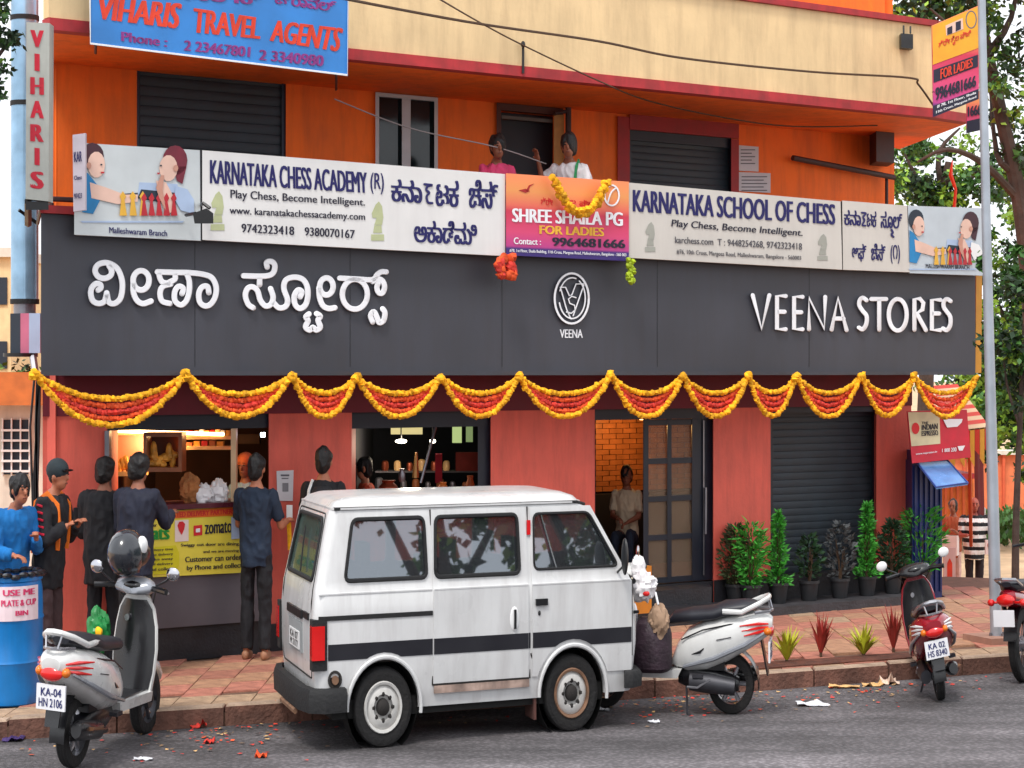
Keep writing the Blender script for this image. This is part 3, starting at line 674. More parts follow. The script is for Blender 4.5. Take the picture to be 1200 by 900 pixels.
lay(s3, 'lettering', m_inkb, lambda m: text(m, '9964681666', [(647, 278), (733, 281), (733, 291), (647, 288)], D1, .05))
lay(s3, 'lettering', M('red_ink', (214, 30, 40), k=.9), lambda m: [text(m, 'ಶ್ರೀ', [(634, 231), (648, 232), (648, 241), (634, 240)], D1, .03), text(m, 'ಶೈಲ', [(660, 232), (675, 233), (675, 242), (660, 241)], D1, .03), text(m, 'ಪಿಜಿ', [(679, 234), (698, 235), (698, 242), (679, 241)], D1, .03)])
lay(s3, 'bird', M('bird_red', (170, 30, 30), k=.9), lambda m: [flatpoly(m, [(608, 223), (616, 221), (621, 224), (616, 226)], D1), flatpoly(m, [(616, 224), (620, 217), (626, 215), (621, 219), (619, 225)], D1)])
mb = MB(); stroke(mb, oval(717, 229, 8.5, 12, 18), 1.0, D1, .004, smooth=False); stroke(mb, [(712, 238), (716, 226), (722, 220)], .9, D1, .004); mb.build('emblem', m_letter, parent=s3, smooth=0)
D1 -= .02
s4 = board('chess_sign', [(737, 214), (985, 236), (987, 316), (737, 302)], m_sign2, 'long cream chess sign right of the pink banner, navy letters along its top', group=SG)
lay(s4, 'lettering', m_ink, lambda m: text(m, 'KARNATAKA SCHOOL OF CHESS', [(741.5, 222), (979, 239.5), (979, 263.5), (741.5, 248)], D1, .055))
lay(s4, 'lettering', m_inkb, lambda m: text(m, 'Play Chess, Become Intelligent.', [(787, 257), (941, 269), (941, 279), (787, 268)], D1, .02, shear=.01))
def l4(m):
    text(m, 'karchess.com  T : 9448254268, 9742323418', [(791, 277), (940, 285), (940, 294), (791, 286)], D1, .02)
    text(m, '#76, 10th Cross, Margosa Road, Malleshwaram, Bangalore - 560003', [(793, 292), (939, 300), (939, 306), (793, 299)], D1, .015)
lay(s4, 'lettering', m_inkg, l4); knight(s4, 756, 260, 12, 35, m_kgr); knight(s4, 958, 274, 12, 31, m_kgr)
s5 = board('chess_sign', [(987, 235), (1063, 241), (1066, 319), (988, 316)], m_sign2, 'narrow cream sign with two lines of navy Kannada words', group=SG)
mb = MB(); K5 = lambda x0, y0, x1, y1, dy=0: kq(960, 200, 5.0, x0, y0, x1, y1, dy)
text(mb, 'ಕನಾ', K5(146, 228, 246, 318, 6), D1, .05); text(mb, 'ಟಕ', K5(278, 234, 336, 328, 4), D1, .05); text(mb, 'ಸೂಲ್', K5(360, 236, 488, 335, 6), D1, .05); text(mb, 'ಆಫ್', K5(192, 425, 278, 530, 4), D1, .05); text(mb, 'ಚೆಸ್', K5(304, 425, 390, 525, 4), D1, .05); text(mb, '(೧)', K5(418, 435, 474, 545, 0), D1, .03)
stroke(mb, [(960+x/5.0, 200+y/5.0) for x, y in [(250,246),(274,250),(258,272),(266,290),(254,318),(272,322)]], 1.1, D1, .005)
stroke(mb, [(960+x/5.0, 200+y/5.0) for x, y in [(424,345),(432,362),(424,374),(436,388)]], 1.2, D1, .005)
build_split(mb, 'lettering', m_ink, s5)
s6 = board('chess_sign', [(1064, 241), (1153, 244), (1153, 323), (1066, 320)], M('sign_blueish', (196, 206, 214), rough=.5, var=.05, k=.85), 'pale sign picturing two children at chess, at the right end by the lamp post', group=SG)
kids(s6, 1055, 240, .64, .78, 1)
lay(s6, 'lettering', m_inkb, lambda m: text(m, 'MALLESHWARAM BRANCH', [(1085, 309), (1136, 311), (1136, 316), (1085, 314)], D1, .02))
# dark joints between the boards
for q in ([(234, 176), (237, 176), (237.5, 282), (234.5, 282)], [(985.5, 236), (987, 236), (988.5, 316), (987, 316)]):
    mb = MB(); pane(q, DS-.01, .05, mb); mb.build('sign_post', m_edge, smooth=0, label='dark upright joint strip between ' + ('the picture sign and the academy sign' if q[0][0] < 500 else 'the school sign and the narrow Kannada sign'), cat='post')
# small box sign standing edge on at the left end
mb = MB(); pane([(85, 158), (100, 156), (100, 246), (86, 248)], DS+.12, .04, mb)
o = mb.build('side_sign', M('sign_lilac', (206, 196, 206), k=.85), smooth=0, label='narrow pale box sign standing edge on at the left end of the chess signs', cat='sign')
lay(o, 'lettering', m_ink, lambda m: [text(m, 'KAR', [(86.5, 178), (96, 177), (96, 189), (87, 190)], DS+.125, .04), text(m, 'Chess', [(87, 206), (96, 205), (96, 210), (87, 211)], DS+.125, .03), text(m, '97423', [(87, 227), (96, 226), (96, 232), (87, 233)], DS+.125, .03)])
# spotlight that reaches over the chess sign
mb = MB(); mb.tube([P(236, 240, DS), P(238, 238, DS+.3), P(246, 244, DS+.35)], .014, 6); mb.tube([P(218, 252, DS+.05), P(229, 250, DS+.3)], .014, 6)
mb.hexa([P(x, y, DS+.42) for x, y in ((226, 250), (242, 244), (250, 250), (250, 262), (228, 262))], [P(x, y, DS+.25) for x, y in ((226, 250), (242, 244), (250, 250), (250, 262), (228, 262))])
mb.build('sign_spotlight', m_blk, label='black spotlight on an arm in front of the chess academy sign', cat='lamp')
# blue travel agents board, vertical VIHARIS board
DT = .95
m_bs = M('enamel_blue', (48, 134, 214), rough=.45, var=.18, scale=2, k=.85)
mb = MB(); q = [(105, -44), (408, -6), (407, 88), (106, 51)]; pane(q, DT, .05, mb)
tv = mb.build('travel_sign', m_bs, smooth=0, label='blue painted travel agents board with red lettering under the parapet', cat='sign')
mb = MB(); stroke(mb, [q[0], q[1], q[2], q[3], q[0]], 1.2, DT, .012, smooth=False); mb.build('frame', m_white, parent=tv, smooth=0)
m_or = M('orange_red_ink', (222, 62, 34), var=.2, k=.9); m_mg = M('magenta_ink', (140, 50, 130), var=.2, k=.9)
lay(tv, 'lettering', m_or, lambda m: [text(m, 'VIHARIS', [(114, -4), (213, 4), (210, 34), (114, 22)], DT+.004, .06, shear=.03), text(m, 'TRAVEL', [(226, 9), (306, 21), (306, 46), (226, 38)], DT+.004, .06, shear=.03), text(m, 'AGENTS', [(318, 23), (402, 33), (398, 61), (317, 48)], DT+.004, .06, shear=.03)])
lay(tv, 'lettering', m_mg, lambda m: [text(m, 'Phone :', [(142, 37), (197, 44), (196, 55), (142, 48)], DT+.004, .05), text(m, '2 23467801', [(216, 47), (294, 55), (293, 67), (215, 59)], DT+.004, .05), text(m, '2 3340980', [(304, 58), (380, 65), (379, 78), (303, 70)], DT+.004, .05),
   text(m, 'ವಿಹಾರಿಸ್', [(175, -26), (310, -6), (306, 6), (175, -4)], DT+.004, .05), text(m, 'ಟ್ರಾವೆಲ್', [(322, -10), (395, 0), (392, 14), (322, 4)], DT+.004, .05)])
mb = MB(); mb.tube([P(112, 52, DT), P(112, 62, .2)], .012, 6); mb.tube([P(394, 86, DT-.05), P(394, 105, -.6)], .012, 6); mb.build('bracket', m_pipe, parent=tv)
DV = .9
mb = MB(); pane([(31, 26), (58, 27), (57, 236), (30, 233)], DV, .12, mb)
vs = mb.build('vertical_sign', M('aged_white', (196, 198, 190), rough=.6, var=.1, k=.8, dirt=.25), smooth=0, label='tall narrow white sign with red letters stacked down at the corner', cat='sign')
m_rl = M('red_letter', (206, 24, 52), k=.9)
for i, ch in enumerate('VIHARIS'):
    y = 35+i*27.6; mb = MB(); wd = 8 if ch != 'I' else 3
    text(mb, ch, [(43.5-wd, y), (43.5+wd, y+.8), (43.5+wd, y+21), (43.5-wd, y+20)], DV+.004, .07); mb.build('letter', m_rl, parent=vs, smooth=0)
mb = MB(); mb.tube([P(33, 236, DV-.05), P(33, 262, .3)], .03, 6); mb.tube([P(50, 236, DV-.05), P(44, 262, .1), P(22, 246, .1)], .015, 6); mb.hexa([P(x, y, DV-.02) for x, y in rect(30, 236, 57, 246)], [P(x, y, DV-.2) for x, y in rect(30, 236, 57, 246)]); mb.build('bracket', m_blk, parent=vs)
# yellow delivery banner on the counter
m_yb = M('banner_yellow', (238, 220, 76), rough=.5, var=.08, k=.85)
mb = MB(); pane([(176, 600), (277, 593), (285, 671), (168, 677)], .1, .012, mb)
yb = mb.build('counter_banner', m_yb, smooth=0, label='yellow delivery partners banner fixed across the serving counter', cat='banner')
D = .105
lay(yb, 'top_band', M('banner_orange', (240, 120, 30), k=.85), lambda m: flatpoly(m, [(176, 601), (277, 594), (278, 604), (175.5, 609)], D))
lay(yb, 'lettering', M('red_ink', (214, 30, 40), k=.9), lambda m: text(m, 'OUR TRUSTED DELIVERY PARTNERS', [(178, 602.5), (275, 596), (275, 602), (178, 608)], D+.004, .05))
lay(yb, 'lettering', M('green_ink', (24, 150, 50), k=.9), lambda m: [text(m, 'Eats', [(170, 617), (199, 615.5), (199, 632), (170, 633)], D, .06)])
lay(yb, 'lettering', m_inkb, lambda m: [text(m, 'Uber', [(174, 614), (184, 613), (184, 617), (174, 618)], D, .04), text(m, 'zomato', [(240, 613), (272, 611), (272, 624), (240, 626)], D, .04)])
def l9(m):
    text(m, 'Swiggy out door are dining', [(212, 637), (280, 635), (280, 640), (212, 641.5)], D, .03)
    text(m, 'and we are moving', [(238, 645), (280, 643.5), (280, 647.5), (238, 649)], D, .03)
    text(m, 'Customer can order', [(217, 652.5), (283, 649), (283, 656), (217, 659)], D, .03)
    text(m, 'by Phone and collect', [(219, 663), (284, 659), (284, 667), (219, 670)], D, .03)
    for i in range(5): text(m, ['Delivery time', 'Free delivery', 'Take away', 'Self delivery', 'and collect'][i], [(174, 643.5+i*5.6), (203, 641.8+i*5.6), (203, 645.4+i*5.6), (174, 647+i*5.6)], D+.004, .02)
lay(yb, 'lettering', m_inkb, l9)
lay(yb, 'yellow_bubble', M('lemon', (226, 214, 20), k=.85), lambda m: flatpoly(m, [(171, 642), (206, 639), (210, 648), (210, 662), (205, 672), (169, 674)], D))
lay(yb, 'logo_panel', M('pink_white', (246, 226, 220), k=.85), lambda m: flatpoly(m, [(205, 610), (221, 609), (221, 634), (205, 635)], D))
lay(yb, 'logo_pin', M('red_ink', (214, 30, 40), k=.9), lambda m: flatpoly(m, [(208, 616), (210, 611.5), (214, 611), (217, 614), (216, 620), (213, 627), (210, 622)], D+.004))
lay(yb, 'logo_square', M('red_ink', (214, 30, 40), k=.9), lambda m: flatpoly(m, [(227, 616), (237, 615), (237, 627), (227, 628)], D))
lay(yb, 'logo_dot', m_white, lambda m: flatpoly(m, [(229.5, 619.5), (234.5, 619), (234.5, 623.5), (229.5, 624)], D+.004))
lay(yb, 'paper_slip', m_plb, lambda m: flatpoly(m, [(271, 606), (279, 606), (281, 631), (271, 632)], D+.006))
# ================================================================ marigold garlands
m_my = M('marigold_yellow', (255, 184, 20), rough=.8, var=.2, scale=30, k=.85, island=.3); m_mo = M('marigold_orange', (244, 92, 40), rough=.8, var=.15, scale=20, k=.8, island=.2)
m_mr = M('marigold_red', (226, 62, 50), rough=.8, var=.15, scale=20, k=.8, island=.2)
def flower(mb, c, r, mi=0):
    n, m_ = 6, 4; ph = rnd.random()*6
    vs = []; c = Vector(c)
    for i in range(1, m_):
        for j in range(n):
            t = pi*i/m_; a = 2*pi*j/n+ph+i*.5; k = r*(1+rnd.uniform(-.32, .32)); vs.append(c+Vector((k*sin(t)*cos(a), k*sin(t)*sin(a), k*cos(t))))
    vs += [c+Vector((0, 0, r)), c-Vector((0, 0, r))]; T = (m_-1)*n
    fs = [(i*n+j, (i+1)*n+j, (i+1)*n+(j+1) % n, i*n+(j+1) % n) for i in range(m_-2) for j in range(n)]+[(T, j, (j+1) % n) for j in range(n)]+[(T+1, (m_-2)*n+(j+1) % n, (m_-2)*n+j) for j in range(n)]
    mb.add(vs, fs, mi)
def swag(par, x0, y0, x1, y1, yb_, mat, d, r, name='flower_strand', skew=0):
    pts = []; N_ = 120
    for i in range(N_+1):
        t = i/N_; u = t+skew*t*(1-t); y = y0*(1-t)+y1*t; sag = yb_-(y0+y1)/2
        pts.append(P(x0+(x1-x0)*u, y+sag*(1-abs(2*t-1)**2.15), d))
    mb = MB(); acc = 0; last = pts[0]; flower(mb, last, r)
    for p in pts[1:]:
        acc += (p-last).length; last = p
        if acc > r*.8: flower(mb, p+Vector((rnd.uniform(-1, 1), rnd.uniform(-1, 1), rnd.uniform(-1, 1)))*r*.2, r*rnd.uniform(.85, 1.12)); acc = 0
    return mb.build(name, mat, parent=par, smooth=60, recalc=False)
gar = thing('marigold_garland', 'long yellow and red marigold garland looped in swags under the dark signboard', 'garland', P(600, 440, .7))
pk_ = [(40, 437), (218, 439), (342, 440), (418, 441), (517, 441), (608, 441), (716, 440), (800, 441), (877, 441), (933, 441), (1009, 441), (1071, 441), (1145, 441)]
for i in range(12):
    (x0, y0), (x1, y1) = pk_[i], pk_[i+1]; big = i == 0
    lo = 498 if big else 488-(1 if x1-x0 < 70 else 0); up = 467 if big else 460+((x1-x0)-60)*.03
    swag(gar, x0, y0, x1, y1, up, m_my, .70, .025); swag(gar, x0+1, y0+1, x1-1, y1+1, lo, m_my, .73, .026)
    for f_, mt in ((.28, m_mo), (.52, m_mr), (.76, m_mo)): swag(gar, x0+1, y0+2, x1-1, y1+2, up+(lo-up)*f_, mt, .69, .022)
    mb = MB()
    for k in range(5): flower(mb, P(x0+rnd.uniform(-2, 2), y0+rnd.uniform(-2, 4), .74), .035)
    mb.build('flower_knot', m_my, parent=gar, smooth=60, recalc=False)
g2 = thing('banner_garland', 'short yellow marigold garland draped over the pink hostel banner', 'garland', P(680, 230, .8))
swag(g2, 648, 208, 713, 212, 251, m_my, .82, .034); swag(g2, 652, 212, 709, 214, 247, m_my, .84, .03)
# flower tufts hanging under the banner
mb = MB()
for k in range(26): flower(mb, P(593+rnd.uniform(-9, 9), 315+rnd.uniform(-14, 12), .8), .04, 0 if rnd.random() < .7 else 1)
mb.build('flower_bunch', [m_mr, m_mo], smooth=60, recalc=False, label='red and orange flower bunch hanging from the lower left of the pink banner', cat='flowers')
mb = MB()
for k in range(16): flower(mb, P(739+rnd.uniform(-3, 3), 305+k*1.7, .8), .028)
mb.build('leaf_tassel', M('lime_leaf', (176, 200, 30), k=.8, island=.2), smooth=60, recalc=False, label='yellow green leaf tassel hanging from the lower right of the pink banner', cat='tassel')
# ================================================================ white van
m_vw = M('van_white', (224, 224, 224), rough=.3, var=.07, scale=2.5, k=.82, dirt=.3, coat=.4)
m_vs = M('van_stripe', (34, 34, 40), rough=.35, var=.1, k=.9)
m_rub = M('rubber', (26, 26, 28), rough=.75, var=.2, bump=.3, k=.8); m_under = M('underbody', (18, 17, 17), rough=.8, k=.8)
m_tyre = M('tyre', (26, 25, 26), rough=.85, var=.25, scale=20, bump=.4, k=.8, dirt=.3); m_rust = M('rusty_rim', (140, 104, 80), rough=.7, var=.4, scale=12, k=.7)
m_rim = M('rim_white', (214, 212, 208), rough=.45, var=.15, scale=10, k=.8, dirt=.35); m_gap = M('panel_gap', (40, 36, 34), rough=.8, k=.8)
m_win = M('window_glass', (140, 148, 156), rough=.02, var=0, k=.75, metal=.85, alpha=.72); m_win2 = M('window_glass_clear', (120, 150, 140), rough=.03, var=0, k=.6, alpha=.45, metal=.3); m_win.node_tree.nodes['Principled BSDF'].inputs['Specular IOR Level'].default_value = 1.0
m_win.node_tree.nodes['Principled BSDF'].inputs['Coat Weight'].default_value = 1.0; m_win.node_tree.nodes['Principled BSDF'].inputs['Coat Roughness'].default_value = .02
m_tl = M('tail_red', (220, 26, 24), rough=.2, var=.1, k=.9, coat=.6); m_chr = M('chrome', (200, 200, 206), rough=.15, metal=1, var=.05, k=.9)
m_seat = M('seat_grey', (88, 82, 78), rough=.8, var=.2, k=.7)
VY = radians(20.6); v0 = G(450, 877, 0); VT = frame((v0.x, v0.y, 0), VY)
van = thing('van', 'white boxy van with a dark side stripe parked at the kerb', 'van', (v0.x, v0.y, 0))
HZ = [(.25, .655), (.36, .672), (.5, .683), (.595, .686), (.696, .686), (.864, .686), (1.02, .684), (1.045, .668), (1.10, .662), (1.52, .606), (1.565, .598)]
XR = [(.25, -.585), (.6, -.62), (.9, -.625), (1.045, -.60), (1.52, -.47), (1.565, -.45)]
XF = [(.25, 2.42), (.60, 2.465), (.80, 2.465), (1.045, 2.40), (1.52, 2.00), (1.565, 1.93)]
def ip(T, z):
    if z <= T[0][0]: return T[0][1]
    for (a, u), (b, v) in zip(T, T[1:]):
        if z <= b: return u+(v-u)*(z-a)/(b-a)
    return T[-1][1]
def ring(z, dx=0, dy=0, r=.12, x0=None, x1=None, hw=None):
    xr = (ip(XR, z) if x0 is None else x0)+dx; xf = (ip(XF, z) if x1 is None else x1)-dx; h = (ip(HZ, z) if hw is None else hw)-dy; pts = []
    W1 = .685  # camera side (y = 0 is the near side face, body centre at +W1)
    for cx, cy, a0, rr in ((xr+r*.7, -h+r*.7, pi, r*.7), (xf-r, -h+r, 1.5*pi, r), (xf-r, h-r, 0, r), (xr+r*.7, h-r*.7, .5*pi, r*.7)):
        for k in range(6):
            a = a0+k*pi/10; pts.append((cx+rr*cos(a), cy+rr*sin(a)+.685, z))
    return pts
def vanbody(off=0):
    mb = MB(); zs = [.25, .36, .5, .595, .696, .8, .864, 1.02, 1.045, 1.10, 1.3, 1.52, 1.565]
    if off: zs[0] = .3
    rings = [ring(z, off, off) for z in zs]
    if not off:
        rings += [ring(1.565, .0, -.012), ring(1.578, .0, -.012), ring(1.582, .02, .01), ring(1.61, .05, .045), ring(1.634, .13, .12, .14), ring(1.645, .3, .26, .2)]
    else: rings += [ring(1.6, .1, .08)]
    return mb.loft(rings)
def boolmesh(target, cutters, solver='EXACT'):
    o = bpy.data.objects.new('tb', target); S.collection.objects.link(o); tmp = []
    for c in cutters:
        co_ = bpy.data.objects.new('tc', c); S.collection.objects.link(co_); tmp.append(co_)
        m = o.modifiers.new('b', 'BOOLEAN'); m.operation = 'DIFFERENCE'; m.object = co_; m.solver = solver
    dg = bpy.context.evaluated_depsgraph_get(); me = bpy.data.meshes.new_from_object(o.evaluated_get(dg))
    bpy.data.objects.remove(o)
    for t in tmp: bpy.data.objects.remove(t)
    return me
def finish(me, name, mats, parent, tf, smooth=35, **kw):
    for i, v in enumerate(me.vertices): v.co = tf(v.co)-ORG[parent]
    me.materials.clear()
    for m in (mats if isinstance(mats, (list, tuple)) else [mats]): me.materials.append(m)
    b = bmesh.new(); b.from_mesh(me); bmesh.ops.recalc_face_normals(b, faces=b.faces); b.to_mesh(me); b.free()
    me.polygons.foreach_set('use_smooth', [True]*len(me.polygons)); me.set_sharp_from_angle(angle=radians(smooth))
    o = bpy.data.objects.new(name, me); S.collection.objects.link(o); o.parent = parent; ORG[o] = ORG[parent]
    return props(o, **kw)
def rr(pts, r=.05, n=4):   # rounded polygon from corner list (x,z)
    out = []; k = len(pts)
    for i in range(k):
        p = Vector(pts[i]); a = Vector(pts[i-1]); b = Vector(pts[(i+1) % k]); u = (a-p).normalized(); v = (b-p).normalized()
        s_, e = p+u*r, p+v*r
        for j in range(n+1):
            t = j/n; out.append(tuple((s_*(1-t)+p*t)*(1-t)+(p*(1-t)+e*t)*t))
    return out
WIN = [[(-.345, 1.105), (.40, 1.105), (.385, 1.50), (-.265, 1.50)], [(.475, 1.105), (1.275, 1.105), (1.265, 1.50), (.49, 1.50)], [(1.415, 1.125), (2.25, 1.125), (1.97, 1.50), (1.425, 1.50)]]
def prismXZ(pts, y0, y1):
    mb = MB(); mb.hexa([(x, y0, z) for x, z in pts], [(x, y1, z) for x, z in pts]); return mb.rawmesh('c')
def arch(cx, r=.325, y0=-.2, y1=.28):
    mb = MB(); mb.lathe([(r, y0), (r, y1)], 36, (cx, 0, .265), 'Y'); return mb.rawmesh('c')
ARC = (0, 1.787)
cut = [vanbody(.045).rawmesh('c')]
cut += [prismXZ(rr(w_), -.3, 2.0) for w_ in WIN]
rw = rr([(.20, 1.10), (1.17, 1.10), (1.12, 1.50), (.25, 1.50)], .06)
mbx = MB(); mbx.hexa([(-1, y, z) for y, z in rw], [(-.3, y, z) for y, z in rw]); cut.append(mbx.rawmesh('c'))
ws = rr([(.12, 1.08), (1.25, 1.08), (1.18, 1.51), (.19, 1.51)], .06)
mbx = MB(); mbx.hexa([(1.65, y, z) for y, z in ws], [(2.8, y, z) for y, z in ws]); cut.append(mbx.rawmesh('c'))
for a in ARC:
    cut.append(arch(a)); mbx = MB(); mbx.lathe([(.325, 1.1), (.325, 1.6)], 36, (a, 0, .265), 'Y'); cut.append(mbx.rawmesh('c'))
me = boolmesh(vanbody().rawmesh('b'), cut)
body = finish(me, 'body', [m_vw], van, VT)
# painted stripe: only faces in the stripe band, rear quarter and front
def sidepanel(name, poly, off, mats, cuts=(), zbands=(), t=.012, smooth=30):
    """panel lying on the near side, outline poly (x,z), standing off proud by off"""
    zs = sorted(set([z for z in [h[0] for h in HZ]+list(zbands)]))
    xs0, xs1 = min(p[0] for p in poly), max(p[0] for p in poly); z0, z1 = min(p[1] for p in poly), max(p[1] for p in poly)
    lv = [z0]+[z for z in zs if z0+.004 < z < z1-.004]+[z1]
    mb = MB(); rings = []
    for z in lv:
        y = .685-ip(HZ, z); rings.append([(xs0, y-off, z), (xs1, y-off, z), (xs1, y+t, z), (xs0, y+t, z)])
    mb.loft(rings); base_ = mb.rawmesh('p')
    # keep only the inside of poly: cut with its complement, as half planes of the convex outline
    cs = []
    n = len(poly)
    for i in range(n):
        a, b = Vector(poly[i]), Vector(poly[(i+1) % n])
        if abs(a.x-b.x) < 1e-6 or abs(a.y-b.y) < 1e-6: continue
        d = (b-a).normalized(); nr = Vector((d.y, -d.x)); a2, b2 = a-d*2, b+d*2
        q = [a2, b2, b2+nr*2, a2+nr*2]
        cs.append(prismXZ([(v.x, v.y) for v in q], -.5, .5))
    return finish(boolmesh(base_, cs+list(cuts)), name, mats, van, VT, smooth)
stripe_bits = [(-.50, .445, .595, .70, [0]), (1.285, 1.372, .595, .70, [])]
for x0, x1, z0, z1, _ in stripe_bits:
    sidepanel('stripe', [(x0, z0), (x1, z0), (x1, z1), (x0, z1)], .004, m_vs, [arch(0, .365)])
# sliding door and front door panels
wc = [prismXZ(rr(WIN[1]), -.3, .4)]
sidepanel('sliding_door', [(.452, .40), (1.352, .40), (1.352, 1.545), (.452, 1.545)], .010, m_vw, wc)
sidepanel('stripe', [(.455, .595), (1.349, .595), (1.349, .70), (.455, .70)], .0135, m_vs)
fd = [(1.388, .40), (2.375, .40), (2.375, 1.02), (1.99, 1.545), (1.388, 1.545)]
sidepanel('front_door', fd, .010, m_vw, [prismXZ(rr(WIN[2]), -.3, .4), arch(1.787, .37)])
sidepanel('stripe', [(1.392, .595), (2.37, .595), (2.37, .70), (1.392, .70)], .0135, m_vs, [arch(1.787, .375)])
def sy(z): return .685-ip(HZ, z)
def sideline(pts, r, name, mat, off=0, flat=1.0):
    mb = MB(VT); mb.tube([(x, sy(z)-off, z) for x, z in pts], r, 6, flat=flat); return mb.build(name, mat, parent=van)
for pts in ([(.447, .39), (.447, 1.55)], [(1.37, .39), (1.37, 1.55)], [(1.375, .56), (1.42, .47), (1.46, .43)], [(.447, .392), (1.36, .392)]): sideline(pts, .0065, 'door_gap', m_gap, .003)
sideline([(2.382, .5), (2.382, 1.02), (2.36, 1.06)], .0055, 'door_gap', m_gap, .002)
for a in ARC:   # arch lips
    mb = MB(VT); mb.tube([(a+.335*cos(t), -.012, .265+.335*sin(t)) for t in [radians(x) for x in range(-8, 190, 9)]], .017, 8); mb.build('wheel_arch_lip', m_vw, parent=van)
    mb = MB(VT); mb.lathe([(.32, .05), (.32, .3)], 24, (a, 0, .265), 'Y', cap=False); mb.lathe([(.318, .3), (.02, .3)], 24, (a, 0, .265), 'Y'); mb.build('wheel_well', m_under, parent=van)
mb = MB(VT); mb.bbox(-.45, 2.1, .07, 1.3, .20, .32); mb.build('underbody', m_under, parent=van, smooth=0)
# gutter, slide rail, waist crease
mb = MB(VT); mb.tube([(ip(XR, 1.57)+.03, .63, 1.572), (-.42, .085, 1.572), (1.86, .085, 1.572), (1.97, .16, 1.55)], .011, 6); mb.build('roof_gutter', m_rub, parent=van)
mb = MB(VT); mb.bbox(-.585, .445, -.008, .004, .855, .885, 0); rl = mb.build('slide_rail', m_rub, parent=van, smooth=0)
sideline([(-.58, 1.025), (.44, 1.025)], .009, 'waist_crease', m_vw); sideline([(.46, 1.025), (1.35, 1.025)], .009, 'waist_crease', m_vw, .008); sideline([(1.39, 1.025), (2.36, 1.025)], .009, 'waist_crease', m_vw, .008)
# side windows: gasket and pane
for i, w_ in enumerate(WIN):
    o_ = rr(w_); yo = lambda z: sy(z)-(.012 if i else .002)
    mb = MB(VT); mb.tube([(x, yo(z), z) for x, z in o_]+[(x, yo(z), z) for x, z in o_[:2]], .015 if i < 2 else .010, 6, cap=False); gk = mb.build('window_seal', m_rub, parent=van)
    mb = MB(VT); mb.hexa([(x, sy(z)+.008, z) for x, z in o_], [(x, sy(z)+.012, z) for x, z in o_]); mb.build('side_window', m_win, parent=van, smooth=0)
mb = MB(VT); mb.tube([(1.50, sy(1.49)-.008, 1.49), (1.63, sy(1.13)-.008, 1.13)], .010, 6); mb.build('quarter_divider', m_chr, parent=van)
def xr(z): return ip(XR, z)
mb = MB(VT); mb.tube([(xr(z)-.004, y, z) for y, z in rw+rw[:2]], .016, 6, cap=False); mb.build('window_seal', m_rub, parent=van)
mb = MB(VT); mb.hexa([(xr(z)+.006, y, z) for y, z in rw], [(xr(z)+.012, y, z) for y, z in rw]); mb.build('rear_window', m_win2, parent=van, smooth=0)
mb = MB(VT); xf_ = lambda z: ip(XF, z); mb.hexa([(xf_(z)-.006, y, z) for y, z in ws], [(xf_(z)-.014, y, z) for y, z in ws]); mb.build('windscreen', m_win, parent=van, smooth=0)
mb = MB(VT); mb.tube([(xf_(z)-.0, y, z) for y, z in ws+ws[:2]], .014, 6, cap=False); mb.build('window_seal', m_rub, parent=van)
# tailgate details
mb = MB(VT); tg = rr([(.13, .47), (1.24, .47), (1.24, 1.0), (1.16, 1.535), (.21, 1.535), (.13, 1.0)], .04)
mb.tube([(xr(z)-.001, y, z) for y, z in tg+tg[:2]], .006, 5, cap=False); mb.build('tailgate_gap', m_gap, parent=van)
mb = MB(VT); mb.bbox(xr(.86)-.02, xr(.86)+.02, .42, .98, .83, .885); mb.build('plate_lamp_strip', m_blk, parent=van, smooth=0)
mb = MB(VT); mb.bbox(xr(.86)-.014, xr(.86)+.02, .18, .36, .845, .89); mb.build('badge', m_blk, parent=van, smooth=0)
mb = MB(VT); mb.bbox(xr(.7)-.012, xr(.7)+.01, .44, .94, .60, .80); rc = mb.build('plate_recess', M('recess_grey', (160, 164, 166), k=.8), parent=van, smooth=0)
mb = MB(VT); mb.bbox(xr(.7)-.02, xr(.7)-.01, .50, .88, .615, .735); np_ = mb.build('number_plate', m_white, parent=van, smooth=0)
def onrear(xx, y0, y1, z0, z1, sgn=-1):   # plate lettering seen from behind: left = +y
    def pf(px, py, d): return VT((xx-d, y1-(y1-y0)*px, z0+(z1-z0)*py))
    return pf
pf = onrear(xr(.7)-.0205, .51, .87, .62, .73)
mb = MB(); text(mb, 'KA 07', [(.08, .95), (.92, .95), (.92, .52), (.08, .52)], 0, .03, pf=pf); text(mb, 'M 2177', [(.08, .45), (.92, .45), (.92, .05), (.08, .05)], 0, .03, pf=pf); mb.build('plate_number', m_blk, parent=np_, smooth=0)
for y, s_ in ((.035, 1), (1.335, -1)):
    mb = MB(VT); mb.box((xr(.7)+.045, y, .70), (.13, .10, .33)); hl = mb.build('tail_lamp_housing', m_rub, parent=van, smooth=30)
    mb = MB(VT); mb.box((xr(.7)+.03, y-.022*s_, .715), (.112, .085, .22)); mb.build('tail_lamp', m_tl, parent=hl, smooth=30)
